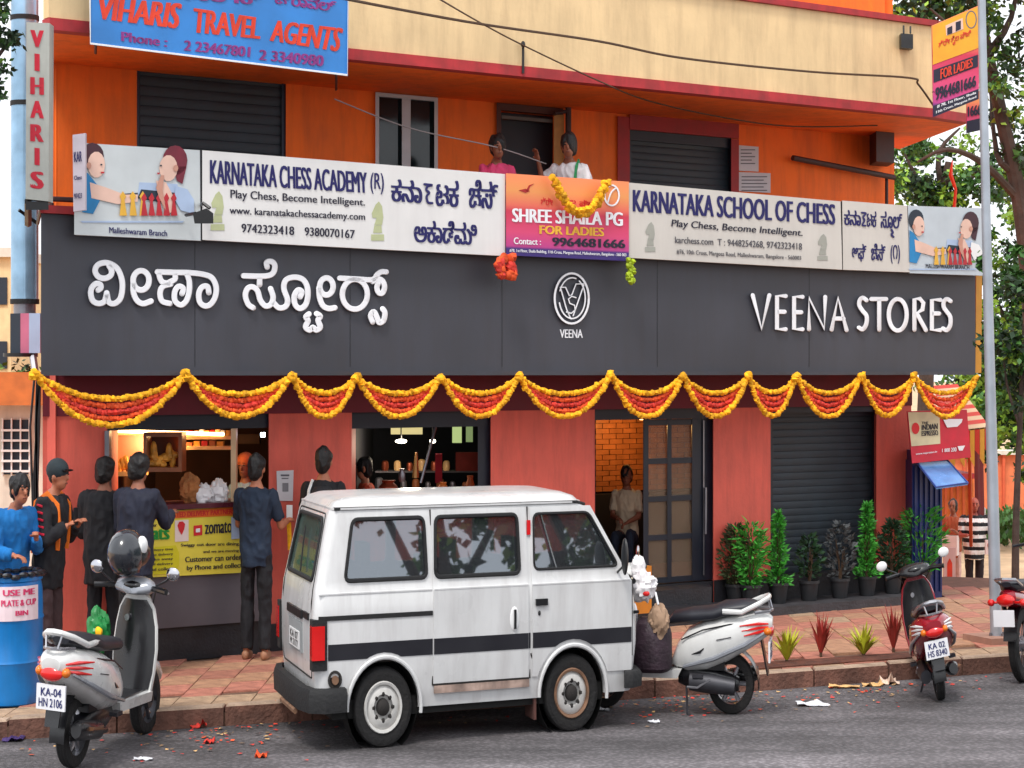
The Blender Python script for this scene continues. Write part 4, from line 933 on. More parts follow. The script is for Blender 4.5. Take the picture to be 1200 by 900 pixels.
# bumpers
def bumper(x, z, sgn, name, hk=1.0, wr=1.0):
    mb = MB(VT); rings = []
    path = [(x+sgn*.02-sgn*.30*wr, -.02), (x-sgn*.10, -.035), (x, .02), (x+sgn*.045, .2), (x+sgn*.05, .685), (x+sgn*.045, 1.17), (x, 1.35), (x-sgn*.10, 1.405), (x-sgn*.28, 1.39)]
    for i, (a, b) in enumerate(path):
        a0 = path[max(0, i-1)]; a1 = path[min(len(path)-1, i+1)]; t = Vector((a1[0]-a0[0], a1[1]-a0[1])).normalized(); n_ = Vector((t.y, -t.x))*(-sgn)
        n_ = Vector((t.y, -t.x)) if sgn < 0 else Vector((-t.y, t.x)); n_ = -n_ if False else n_
        rings.append([(a-n_.x*u, b-n_.y*u, z+v*hk) for u, v in ((-.03, -.085), (.045, -.075), (.05, .04), (.03, .075), (-.03, .08))])
    mb.loft(rings); return mb.build(name, m_rub, parent=van, smooth=40)
bumper(-.63, .34, -1, 'rear_bumper'); bumper(2.44, .34, 1, 'front_bumper', .75, .55)
mb = MB(VT); mb.tube([(-.72, .3, .24), (-.72, .85, .24)], .02, 6); mb.build('tow_bar', m_rust, parent=van)
# door furniture
mb = MB(VT); mb.ell((1.215, -.012, .80), (.045, .012, .085), 12, 8); mb.build('handle_cup', m_white, parent=van)
mb = MB(VT); mb.box((1.215, -.026, .80), (.02, .022, .13)); mb.build('handle', m_blk, parent=van)
mb = MB(VT); mb.box((1.475, -.018, .905), (.115, .022, .045)); mb.build('handle', m_blk, parent=van)
mb = MB(VT); mb.ell((1.455, -.012, .83), (.014, .01, .018), 8, 6); mb.build('keyhole', m_blk, parent=van)
mb = MB(VT); mb.lathe([(.062, .004), (.062, -.010), (.045, -.012), (.042, .0)], 18, (-.44, .003, .47), 'Y'); fc = mb.build('fuel_cap', m_gap, parent=van)
mb = MB(VT); mb.lathe([(.03, -.02), (.03, .0)], 12, (-.44, 0, .47), 'Y'); mb.build('cap_lock', m_rust, parent=fc)
mb = MB(VT); mb.box((2.42, -.008, .80), (.05, .02, .022)); mb.build('side_repeater', m_blk, parent=van)
mb = MB(VT); mb.box((1.372, sy(1.4)-.016, 1.41), (.035, .01, .10)); mb.build('red_sticker', m_tl, parent=van)
mb = MB(VT); mb.tube([(2.24, sy(1.1)-.01, 1.08), (2.25, -.12, 1.14), (2.25, -.13, 1.3)], .010, 6); mr_ = mb.build('wing_mirror', m_blk, parent=van)
mb = MB(VT); mb.ell((2.245, -.14, 1.20), (.028, .055, .13), 12, 8); mb.build('mirror_shell', m_blk, parent=mr_)
mb = MB(VT); mb.bbox(.46, 1.36, -.004, .05, .335, .385); mb.build('sill_rust', M('rust', (170, 146, 134), rough=.9, var=.5, scale=9, k=.8, dirt=.8), parent=van, smooth=0)
mb = MB(VT); mb.bbox(1.42, 1.445, .04, .26, .10, .36); mb.build('mud_flap', M('mud_flap', (110, 70, 62), rough=.9, k=.6), parent=van, smooth=0)
mb = MB(VT); mb.tube([(.4, .5, .235), (1.25, .45, .21), (1.35, .6, .21)], .018, 6); mb.build('exhaust_pipe', m_steel, parent=van)
for y, s_ in ((.18, 1), (1.17, -1)):
    mb = MB(VT); mb.lathe([(.09, 2.455), (.09, 2.482), (.03, 2.492)], 16, (0, y, .76), 'X'); mb.build('headlight', m_chr, parent=van)
mb = MB(VT); mb.bbox(2.46, 2.475, .3, 1.07, .68, .84); mb.build('grille', m_blk, parent=van, smooth=0)
mb = MB(VT); mb.tube([(xr(1.12)-.02, .62, 1.13), (xr(1.3)-.02, .72, 1.3), (xr(1.42)-.02, .76, 1.42)], .008, 5); mb.build('rear_wiper', m_blk, parent=van)
mb = MB(VT); mb.tube([(.5, -.004, 1.0), (.8, -.006, .985), (1.2, -.004, .99)], .004, 4); mb.build('scratch', m_gap, parent=van)
# seats and wheel inside
for x in (-.05, .75, 1.35):
    mb = MB(VT); mb.bbox(x, x+.45, .12, 1.25, .55, .68); mb.bbox(x-.1, x+.02, .12, 1.25, .6, 1.16)
    for yy in (.35, 1.0): mb.bbox(x-.09, x-.01, yy-.12, yy+.12, 1.18, 1.33)
    mb.build('seat_row', m_seat, parent=van, smooth=0)
mb = MB(VT); mb.tube([(1.86+.06*cos(t), .36+.17*sin(t), 1.05+.11*cos(t)) for t in [i*pi/8 for i in range(17)]], .012, 6, cap=False); mb.build('steering_wheel', m_blk, parent=van)
mb = MB(VT); mb.bbox(2.0, 2.34, .1, 1.27, .7, 1.0); mb.build('dashboard', m_blk, parent=van, smooth=0)
def tyre(mb, c, R, w_, n=32, ax='Y'):
    mb.lathe([(R*.66, -w_*.42), (R*.86, -w_*.5), (R*.96, -w_*.44), (R, -w_*.3), (R*.992, -w_*.1), (R, -w_*.08), (R, w_*.08), (R*.992, w_*.1), (R, w_*.3), (R*.96, w_*.44), (R*.86, w_*.5), (R*.66, w_*.42)], n, c, ax, cap=False)
def vanwheel(x, y, s_):
    c = (x, y, .265); mb = MB(VT); tyre(mb, c, .265, .15); wh = mb.build('wheel', m_tyre, parent=van)
    f = -s_
    mb = MB(VT); mb.lathe([(.175, f*.062), (.168, f*.075), (.152, f*.07), (.148, f*.045)], 28, c, 'Y', cap=False); mb.build('rim_ring', m_rust if x > 1 else m_rim, parent=wh)
    mb = MB(VT); mb.lathe([(.15, f*.045), (.125, f*.062), (.088, f*.066), (.08, f*.04), (.03, f*.03), (.0005, f*.03)], 28, c, 'Y', cap=False); mb.build('rim', m_rim, parent=wh)
    mb = MB(VT)
    mb.lathe([(.06, f*.03), (.055, f*.07), (.03, f*.085), (.001, f*.086)], 16, c, 'Y', cap=False)
    for k in range(8):
        a = k*pi/4; mb.ell((x+.088*cos(a), y+f*.058, .265+.088*sin(a)), (.018, .012, .018), 8, 6)
    mb.build('hub', m_gap, parent=wh)
for x in ARC:
    vanwheel(x, .085, 1); vanwheel(x, 1.28, -1)
# ================================================================ scooters and motorcycle
m_sw = M('scooter_white', (222, 222, 220), rough=.28, var=.06, k=.88, dirt=.15, coat=.5); m_sr = M('scooter_maroon', (150, 16, 36), rough=.25, var=.1, k=.9, coat=.6)
m_sblk = M('scooter_black', (20, 20, 24), rough=.3, var=.15, k=.9, coat=.3); m_sgry = M('engine_grey', (70, 70, 76), rough=.5, metal=.5, var=.3, k=.8, dirt=.3)
m_plate = M('plate_white', (236, 236, 240), rough=.4, var=.03, k=.9); m_seatb = M('seat_vinyl', (28, 30, 40), rough=.45, var=.2, k=.8); m_alu = M('alloy', (176, 176, 182), rough=.3, metal=.8, var=.1, k=.85)
m_brz = M('exhaust_bronze', (156, 110, 80), rough=.35, metal=.6, var=.3, k=.8); m_sil = M('silver_paint', (160, 164, 172), rough=.3, metal=.4, var=.08, k=.85, coat=.3)
def el_ring(x, zc, hh, hw, n=14, p=2.6, slant=0):
    out = []
    for j in range(n):
        a = 2*pi*j/n; c_, s_ = cos(a), sin(a)
        out.append((x+slant*s_*hh, hw*math.copysign(abs(c_)**(2/p), c_), zc+hh*math.copysign(abs(s_)**(2/p), s_)))
    return out
def scooter(px, py, yaw, label, cbody, crest, rail, lean=0, decal=None, plate=('KA 04', 'HY 5520'), pcol=m_plate, sc=1.0, helm=None, wide=1.0):
    o = G(px, py, 0); th = thing('scooter', label, 'scooter', (o.x, o.y, 0), 'parked scooters')
    tf0 = frame((o.x, o.y, 0), radians(yaw), roll=radians(lean)); tf = lambda v: tf0(Vector(v)*sc)
    B = lambda: MB(tf)
    def put(mb, name, mat, par=th, smooth=40): return mb.build(name, mat, parent=par, smooth=smooth)
    R = .222
    for x in (0, 1.24):
        mb = B(); tyre(mb, (x, 0, R), R, .095, 28); wh = put(mb, 'wheel', m_tyre)
        mb = B(); mb.lathe([(.15, -.038), (.15, .038)], 24, (x, 0, R), 'Y', cap=False); mb.lathe([(.05, -.05), (.05, .05)], 12, (x, 0, R), 'Y')
        for k in range(6):
            a = k*pi/3; mb.tube([(x+.03*cos(a), 0, R+.03*sin(a)), (x+.145*cos(a), 0, R+.145*sin(a))], .018, 6)
        put(mb, 'rim', m_alu if x == 0 else m_sgry, wh)
    # tail body
    mb = B(); st = [(.56, .38, .03, .09), (.50, .42, .10, .125), (.40, .46, .16, .15), (.22, .50, .185, .17), (.02, .56, .17, .178), (-.14, .61, .145, .165), (-.27, .645, .115, .13), (-.36, .665, .08, .09), (-.40, .675, .04, .06)]
    mb.loft([el_ring(x, z, h, w_*wide, 20) for x, z, h, w_ in st]); tb = put(mb, 'tail_body', cbody)
    for s_ in (1, -1):
        mb = B(); mb.tube([(.46, s_*.13*wide, .55), (.25, s_*.155*wide, .63), (.0, s_*.150*wide, .675), (-.2, s_*.120*wide, .70), (-.33, s_*.07*wide, .715)], .006, 5); put(mb, 'panel_seam', m_sblk, tb)
        mb = B(); mb.tube([(.36, s_*.150*wide, .45), (.28, s_*.162*wide, .47), (.24, s_*.168*wide, .50)], [.004, .012, .004], 6); put(mb, 'air_vent', m_sblk, tb)
        mb = B(); mb.tube([(.12, s_*.173*wide, .565), (-.02, s_*.176*wide, .59)], .008, 5, flat=.4); put(mb, 'name_badge', m_sgry, tb)
        mb = B(); mb.box((.30, s_*.16*wide, .30), (.10, .07, .025)); put(mb, 'footrest', m_sgry)
        mb = B(); mb.tube([(.97, s_*.2, 1.0), (1.04, s_*.15, .93), (1.10, s_*.07, .75), (1.13, s_*.03, .6)], .006, 5); put(mb, 'brake_cable', m_sblk)
    mb = B(); mb.tube([(.18, .19, .28), (.30, .20, .22), (.40, .19, .22)], .009, 6); put(mb, 'kick_starter', m_alu)
    mb = B()
    for s_ in (1, -1): mb.tube([(.44, s_*.158*wide, .36), (.15, s_*.182*wide, .43), (-.15, s_*.176*wide, .54), (-.33, s_*.12*wide, .62)], [.012, .018, .018, .01], 6)
    put(mb, 'side_moulding', crest, tb)
    if decal:
        for s_ in (1, -1):
            for k in range(3):
                mb = B(); mb.tube([(-.14+.02*k, s_*.165*wide, .60+.035*k), (-.28, s_*.132*wide, .625+.03*k), (-.365, s_*.085*wide, .64+.02*k)], [.004, .012, .006], 5); put(mb, 'side_decal', decal, tb)
    # engine, swing arm, exhaust
    mb = B(); mb.loft([el_ring(x, z, h, w_) for x, z, h, w_ in [(.50, .27, .06, .08), (.38, .27, .10, .11), (.15, .25, .10, .10), (-.02, .23, .07, .09), (-.08, .22, .05, .07)]]); mb.bbox(.05, .5, -.10, .10, .33, .5); put(mb, 'engine', m_sblk)
    mb = B(); mb.tube([(.38, .12, .25), (.2, .13, .24), (-.05, .13, .22)], [.07, .075, .06], 10); put(mb, 'engine_cover', m_sgry)
    mb = B(); mb.tube([(.35, -.10, .18), (.22, -.13, .20), (.15, -.14, .22)], .02, 8); mb.tube([(.16, -.145, .22), (.12, -.15, .225), (-.20, -.155, .27), (-.25, -.155, .275)], [.035, .058, .062, .045], 12); ex = put(mb, 'exhaust', m_sblk)
    mb = B(); mb.tube([(.06, -.205, .245), (-.14, -.212, .275)], [.035, .04], 10, flat=.3); put(mb, 'heat_shield', m_brz, ex)
    # rear fender, plate, lamp
    mb = B(); rg = []
    for k in range(8):
        a = radians(95+k*13); rg.append([(R*1.22*cos(a)-.0, y, R+R*1.22*sin(a)+abs(y)*-.12) for y in (-.065, -.03, .03, .065)]+[(R*1.18*cos(a), y, R+R*1.18*sin(a)) for y in (.06, -.06)])
    mb.loft(rg); mb.hexa([(-.30, -.07, .56), (-.30, .07, .56), (-.36, .06, .30), (-.36, -.06, .30)], [(-.285, -.07, .56), (-.285, .07, .56), (-.345, .06, .30), (-.345, -.06, .30)]); put(mb, 'rear_fender', m_sblk)
    mb = B(); mb.box((-.375, 0, .48), (.016, .25, .15)); pl_ = put(mb, 'number_plate', pcol, smooth=0)
    def pf(u, v, d): return tf((-.3845-d, .115-.23*u, .415+.13*v))
    mb = MB(); text(mb, plate[0], [(.12, .92), (.9, .92), (.9, .55), (.12, .55)], 0, .03, pf=pf); text(mb, plate[1], [(.05, .45), (.95, .45), (.95, .06), (.05, .06)], 0, .03, pf=pf); put(mb, 'plate_number', M('plate_ink', (30, 40, 110), k=.8), pl_, 0)
    mb = B(); mb.ell((-.385, 0, .62), (.03, .10, .045), 14, 8); put(mb, 'tail_lamp', m_tl)
    for s_ in (1, -1):
        mb = B(); mb.ell((-.36, s_*.115, .63), (.04, .035, .03), 10, 6); put(mb, 'indicator', M('amber', (230, 120, 30), rough=.2, k=.9))
    # seat, rail
    mb = B(); mb.loft([el_ring(x, z, h, w_*(1+(wide-1)*.6), 16, 2.6) for x, z, h, w_ in [(.60, .66, .02, .07), (.54, .69, .045, .11), (.35, .715, .05, .135), (.15, .735, .05, .15), (.05, .765, .055, .15), (-.13, .785, .05, .13), (-.22, .80, .035, .10), (-.26, .805, .02, .06)]]); put(mb, 'seat', m_seatb)
    mb = B(); mb.tube([(.06, .155, .77), (-.12, .165, .77), (-.28, .13, .83), (-.36, .06, .86), (-.37, 0, .865), (-.36, -.06, .86), (-.28, -.13, .83), (-.12, -.165, .77), (.06, -.155, .77)], .02, 8); put(mb, 'grab_rail', rail)
    mb = B(); mb.tube([(-.24, .12, .76), (-.38, .07, .77), (-.40, 0, .77), (-.38, -.07, .77), (-.24, -.12, .76)], .011, 6); mb.tube([(-.36, .07, .85), (-.39, .05, .77)], .009, 5); mb.tube([(-.36, -.07, .85), (-.39, -.05, .77)], .009, 5); put(mb, 'carrier_rail', m_alu)
    # floorboard, apron
    mb = B(); mb.hexa([(.50, -.15, .27), (1.0, -.18, .27), (1.0, .18, .27), (.50, .15, .27)], [(.46, -.16, .335), (1.0, -.19, .335), (1.0, .19, .335), (.46, .16, .335)]); fb = put(mb, 'floorboard', cbody)
    mb = B(); mb.bbox(.55, .98, -.13, .13, .336, .345); put(mb, 'foot_mat', m_sblk, fb)
    mb = B(); rg = []
    for z, w_, xo in [(.27, .15, .98), (.33, .185, .985), (.45, .205, 1.0), (.6, .215, 1.015), (.75, .20, 1.03), (.86, .17, 1.03), (.93, .12, 1.02), (.97, .06, 1.015)]:
        rg.append([(xo+.13*cos(a)*(.5+.5*cos(a)) if abs(a) < pi/2 else xo, w_*sin(a), z) for a in [radians(-90+k*18) for k in range(11)]]+[(xo-.015, w_*.95, z), (xo-.03, 0, z), (xo-.015, -w_*.95, z)])
    mb.loft(rg); ap = put(mb, 'apron', cbody)
    mb = B(); rg = [[(xo-.02, -w_, z), (xo-.045, -w_*.6, z), (xo-.06, 0, z), (xo-.045, w_*.6, z), (xo-.02, w_, z), (xo-.005, w_, z), (xo-.005, -w_, z)] for z, w_, xo in [(.345, .16, .985), (.45, .185, 1.0), (.6, .195, 1.015), (.75, .18, 1.03), (.86, .15, 1.03), (.92, .10, 1.02)]]
    mb.loft(rg); put(mb, 'inner_panel', m_sblk, ap)
    mb = B(); mb.lathe([(.022, 0), (.022, .02)], 12, (.955, .06, .80), 'X'); put(mb, 'ignition', m_alu, ap)
    mb = B(); mb.loft([el_ring(x, z, h, w_, 12, 2.2) for x, z, h, w_ in [(1.07, .40, .03, .05), (1.10, .44, .05, .07), (1.22, .465, .045, .08), (1.36, .44, .04, .075), (1.45, .38, .03, .055), (1.48, .34, .015, .03)]]); put(mb, 'front_fender', cbody)
    mb = B(); mb.tube([(1.04, 0, .8), (1.14, 0, .45)], .03, 8)
    for s_ in (1, -1): mb.tube([(1.14, s_*.07, .46), (1.24, s_*.065, R)], .016, 6)
    put(mb, 'front_fork', m_sgry)
    # handlebar
    mb = B(); mb.loft([el_ring(x, z, h, w_, 14, 2.3) for x, z, h, w_ in [(.90, .985, .02, .08), (.93, 1.0, .045, .17), (.99, 1.01, .06, .19), (1.06, 1.0, .065, .15), (1.12, .98, .05, .09), (1.14, .97, .02, .04)]]); hb = put(mb, 'handlebar_cowl', helm or cbody)
    mb = B(); mb.ell((1.115, 0, .985), (.04, .085, .048), 14, 8); put(mb, 'headlight', m_chr, hb)
    mb = B(); mb.ell((.925, 0, 1.015), (.03, .09, .03), 12, 6); put(mb, 'instrument', m_sblk, hb)
    for s_ in (1, -1):
        mb = B(); mb.tube([(.97, s_*.16, 1.0), (.93, s_*.22, 1.005), (.88, s_*.34, 1.0)], [.02, .019, .021], 8); put(mb, 'handle_grip', m_sblk)
        mb = B(); mb.tube([(.99, s_*.19, 1.0), (.93, s_*.34, .985)], .007, 5); put(mb, 'brake_lever', m_alu)
        mb = B(); mb.tube([(.96, s_*.20, 1.02), (.97, s_*.29, 1.06), (.96, s_*.33, 1.09)], .008, 6); mr2 = put(mb, 'mirror', m_sblk)
        mb = B(); mb.ell((.955, s_*.36, 1.11), (.018, .062, .045), 12, 8); put(mb, 'mirror_glass', m_chr if cbody is not m_sr else m_white, mr2)
    mb = B(); mb.tube([(.42, .08, .2), (.40, .18, .02)], .012, 6); mb.tube([(.40, .18, .012), (.36, .2, .012)], .012, 6); put(mb, 'kick_stand', m_sgry)
    return th, tf
sc1, tf1 = scooter(85, 899, 76, 'white scooter with red tail stripes at far left seen from behind', m_sw, m_sil, m_sw, lean=3, decal=m_tl, plate=('KA-04', 'HN 2106'), helm=m_sil, wide=1.32, sc=1.03)
sc2, tf2 = scooter(857, 836, 166, 'white scooter with black seat parked side on just ahead of the van', m_sw, m_sil, m_sw, lean=-4, decal=m_tl, plate=('KA 03', 'HB 3365'))
sc3, tf3 = scooter(1103, 820, 82, 'maroon and black scooter seen from behind on the right', m_sr, m_sil, m_alu, lean=-11, decal=m_white, plate=('KA 02', 'HS 8340'), helm=m_sblk, sc=.9, wide=1.35)
# things hung on the scooters
m_helm = M('helmet_grey', (40, 43, 50), rough=.22, var=.15, k=.9, coat=.6)
c = tf1((.93, .07, 1.22))
hl = thing('helmet', 'dark grey helmet resting on the handlebar of the left scooter', 'helmet', c)
mb = MB(frame(c, radians(70))); mb.ell((0, 0, 0), (.18, .165, .16), 24, 16); mb.build('shell', m_helm, parent=hl)
mb = MB(frame(c, radians(70))); mb.ell((.06, -.06, -.01), (.145, .12, .095), 16, 10); mb.build('visor', m_sblk, parent=hl)
mb = MB(frame(c, radians(70))); mb.ell((.03, -.14, .05), (.06, .05, .065), 10, 8); mb.build('white_patch', m_white, parent=hl)
mb = MB(frame(c, radians(70))); mb.lathe([(.115, -.13), (.12, -.10), (.105, -.09)], 16, (0, 0, 0), 'Z'); mb.build('rim_trim', m_sblk, parent=hl)
from mathutils import noise as mno
def lump(mb, c, r, seed=0, n=16, m=12, amp=.18, tf=None):
    n, m = 30, 20
    rg = random.Random(seed); ph = [rg.random()*6 for _ in range(6)]
    i0 = len(mb.v); mb.ell((0, 0, 0), r, n, m); C = Vector(c)
    for i in range(i0, len(mb.v)):
        v = mb.v[i]; k = 1+amp*(sin(v.x/r[0]*4+ph[0])*sin(v.z/r[2]*5+ph[1])*.6+sin(v.y/r[1]*6+ph[2]+v.z/r[2]*3)*.4); q_ = Vector((v.x/r[0]*1.6+seed, v.y/r[1]*1.6, v.z/r[2]*1.6)); mb.v[i] = v*(1+(k-1)*.45-.42*abs(mno.noise(q_*1.3))-.22*abs(mno.noise(q_*3)))*1.12+C
c = tf2((.80, .20, .90)); bgx = thing('carry_bag', 'white plastic carry bag hanging over the handlebar of the scooter ahead of the van', 'bag', c)
mb = MB(frame(c, radians(167))); lump(mb, (.02, 0, .04), (.13, .12, .12), 3, 18, 14, .25); lump(mb, (.06, 0, .15), (.07, .06, .11), 5, 14, 10, .25); mb.build('bag_body', M('plastic_white', (240, 236, 238), rough=.35, var=.08, k=.9), parent=bgx)
mb = MB(frame(c, radians(167))); mb.ell((-.03, .11, .0), (.035, .012, .02), 8, 6); mb.build('red_print', m_tl, parent=bgx)
c = tf2((.66, .24, .70)); bgy = thing('brown_bag', 'small brown bag hung behind the front shield of the white scooter', 'bag', c)
mb = MB(frame(c, radians(167))); lump(mb, (0, 0, 0), (.10, .08, .13), 8, 16, 12, .12); mb.build('bag_body', M('brown_cloth', (176, 144, 118), rough=.8, var=.2, k=.8), parent=bgy)
mb = MB(frame(c, radians(167))); mb.tube([(0, .03, .12), (.03, 0, .2), (.02, -.05, .12)], .01, 5); mb.build('strap', m_plate, parent=bgy)
c = tf2((.74, .16, .47)); bgz = thing('floor_sack', 'dark maroon sack standing on the floorboard of the white scooter', 'sack', c)
mb = MB(frame(c, radians(167))); mb.loft([el_ring(0, 0, 0, 0)] and [[(v[0]+.19*cos(a)*s_*(1+.06*sin(5*a+z*20)), .16*sin(a)*s_*(1+.06*sin(4*a+z*15)), z) for a in [2*pi*j/20 for j in range(20)] for v in ((0, 0),)] for z, s_ in ((-.15, .8), (-.12, 1), (0, 1.02), (.12, .98), (.2, .85), (.24, .55))]); mb.build('sack_body', M('maroon_sack', (54, 36, 48), rough=.6, var=.35, scale=12, k=.8, bump=.4), parent=bgz)
c = tf1((.62, -.02, .68)); gb = thing('green_bag', 'green plastic bag sitting on the seat front of the left scooter', 'bag', tf1((.8, .24, .72)))
mb = MB(frame(ORG[gb], 0)); lump(mb, (0, 0, 0), (.10, .08, .14), 11, 14, 10, .3); mb.build('bag_body', M('green_plastic', (24, 130, 60), rough=.4, var=.3, k=.85), parent=gb)
mb = MB(frame(ORG[gb], 0)); mb.ell((.02, -.075, .0), (.035, .02, .035), 8, 6); mb.build('yellow_print', M('marigold_yellow', (250, 196, 16)), parent=gb)
# motorcycle cut by the right edge
o = G(1200, 799, 0); mc = thing('motorcycle', 'black and red motorcycle cut off by the right edge of the photo', 'motorcycle', (o.x, o.y, 0))
tm = frame((o.x, o.y, 0), radians(52), roll=radians(-4)); B = lambda: MB(tm)
for x in (0, 1.28):
    mb = B(); tyre(mb, (x, 0, .30), .30, .10, 32); wh = mb.build('wheel', m_tyre, parent=mc)
    mb = B(); mb.lathe([(.215, -.03), (.215, .03)], 28, (x, 0, .30), 'Y', cap=False); mb.lathe([(.06, -.06), (.06, .06)], 12, (x, 0, .3), 'Y')
    for k in range(12): a = k*pi/6; mb.tube([(x+.04*cos(a), 0, .3+.04*sin(a)), (x+.21*cos(a), 0, .3+.21*sin(a))], .006, 4)
    mb.build('rim', m_alu, parent=wh)
mb = B(); mb.loft([el_ring(x, z, h, w_) for x, z, h, w_ in [(-.36, .80, .02, .05), (-.28, .78, .05, .10), (0, .77, .05, .12), (.3, .75, .05, .12), (.45, .76, .03, .08)]]); mb.build('seat', m_seatb, parent=mc)
mb = B(); mb.loft([el_ring(x, z, h, w_) for x, z, h, w_ in [(.42, .80, .05, .08), (.55, .84, .10, .13), (.75, .87, .11, .14), (.92, .88, .07, .09), (.98, .88, .03, .05)]]); mb.build('fuel_tank', m_sr, parent=mc)
mb = B(); mb.loft([el_ring(x, z, h, w_) for x, z, h, w_ in [(-.40, .72, .02, .03), (-.34, .70, .06, .09), (-.1, .66, .07, .11), (.3, .60, .06, .10)]]); mb.build('tail_cowl', m_sr, parent=mc)
mb = B(); mb.bbox(.35, .8, -.12, .12, .26, .56); mb.tube([(.62, 0, .5), (.70, 0, .74)], .09, 10); mb.build('engine', m_sgry, parent=mc)
mb = B(); mb.tube([(.1, .1, .5), (.35, .08, .5), (.95, .03, .84)], .02, 6); mb.tube([(.1, -.1, .5), (.35, -.08, .5), (.95, -.03, .84)], .02, 6); mb.tube([(0, .09, .3), (.45, .09, .32)], .025, 6); mb.tube([(0, -.09, .3), (.45, -.09, .32)], .025, 6); mb.tube([(0.02, .12, .34), (-.18, .12, .66)], .025, 8); mb.build('frame', m_sblk, parent=mc)
mb = B(); mb.tube([(.7, -.14, .26), (.3, -.16, .24), (-.25, -.17, .30)], [.02, .045, .05], 10); mb.build('exhaust', m_alu, parent=mc)
mb = B(); mb.tube([(-.20, .11, .78), (-.38, .11, .84), (-.46, 0, .85), (-.38, -.11, .84), (-.20, -.11, .78)], .013, 6); mb.build('grab_rail', m_alu, parent=mc)
mb = B(); mb.ell((-.40, 0, .68), (.04, .10, .05), 12, 8); mb.build('tail_lamp', m_tl, parent=mc)
mb = B(); mb.box((-.42, .02, .54), (.015, .22, .13)); mb.build('number_plate', m_plate, parent=mc, smooth=0)
for s_ in (1, -1):
    mb = B(); mb.tube([(-.34, 0, .66), (-.36, s_*.14, .66)], .01, 5); mb.ell((-.37, s_*.17, .66), (.035, .04, .03), 8, 6); mb.build('indicator', m_tl, parent=mc)
    mb = B(); mb.tube([(1.02, s_*.08, .92), (1.28, s_*.08, .3)], .022, 8); mb.build('front_fork', m_alu, parent=mc)
    mb = B(); mb.tube([(.95, 0, 1.0), (.93, s_*.2, 1.05), (.82, s_*.36, 1.03)], .015, 6); mb.build('handlebar', m_sblk, parent=mc)
mb = B(); mb.ell((1.1, 0, .92), (.09, .10, .10), 12, 8); mb.build('headlight', m_chr, parent=mc)
rg = []
for k in range(9):
    a = radians(75+k*12); rg.append([(.345*cos(a), y, .30+.345*sin(a)) for y in (-.07, 0, .07)]+[(.335*cos(a), y, .30+.335*sin(a)) for y in (.065, 0, -.065)])
mb = B(); mb.loft(rg); mb.build('rear_fender', m_sblk, parent=mc)
# ================================================================ people
m_sk = M('skin_brown', (150, 92, 68), rough=.55, var=.1, k=.85); m_skl = M('skin_tan', (186, 116, 86), rough=.55, var=.1, k=.85)
m_hr = M('hair_black', (18, 16, 18), rough=.6, var=.4, scale=30, bump=.5, k=.9); m_hg = M('hair_greying', (70, 64, 62), rough=.7, var=.4, scale=30, k=.8)
def cloth(name, rgb, k=.8): return M(name, rgb, rough=.85, var=.22, scale=7, bump=.55, bscale=9, k=k)
from mathutils import noise as mnoise
def skinned(mb, voxel, it=2, fold=0):
    me = mb.rawmesh('r'); o = bpy.data.objects.new('r', me); S.collection.objects.link(o)
    m = o.modifiers.new('r', 'REMESH'); m.mode = 'VOXEL'; m.voxel_size = voxel; m.use_smooth_shade = True
    if it: s_ = o.modifiers.new('s', 'SMOOTH'); s_.iterations = it; s_.factor = .5
    dg = bpy.context.evaluated_depsgraph_get(); r = bpy.data.meshes.new_from_object(o.evaluated_get(dg)); bpy.data.objects.remove(o)
    if fold:
        ns = [v.normal.copy() for v in r.vertices]
        for v, n_ in zip(r.vertices, ns):
            c = v.co; a = mnoise.noise(Vector((c.x*9, c.y*9, c.z*5+3))); b_ = abs(mnoise.noise(Vector((c.x*13+5, c.y*13, c.z*9))))
            v.co = c+n_*fold*(a*1.1-b_*1.4+.45)
    return r
def cap(mb, a, b, ra, rb, n=10):
    a, b = Vector(a), Vector(b); d = (b-a); L = d.length; d = d/L if L > 1e-6 else Vector((0, 0, 1))
    pts = [a-d*ra*.85, a-d*ra*.5, a, a*.75+b*.25, a*.5+b*.5, a*.25+b*.75, b, b+d*rb*.5, b+d*rb*.85]
    mb.tube(pts, [ra*.5, ra*.86, ra, ra*.75+rb*.25, ra*.5+rb*.5, ra*.25+rb*.75, rb, rb*.86, rb*.5], n)
V3 = Vector
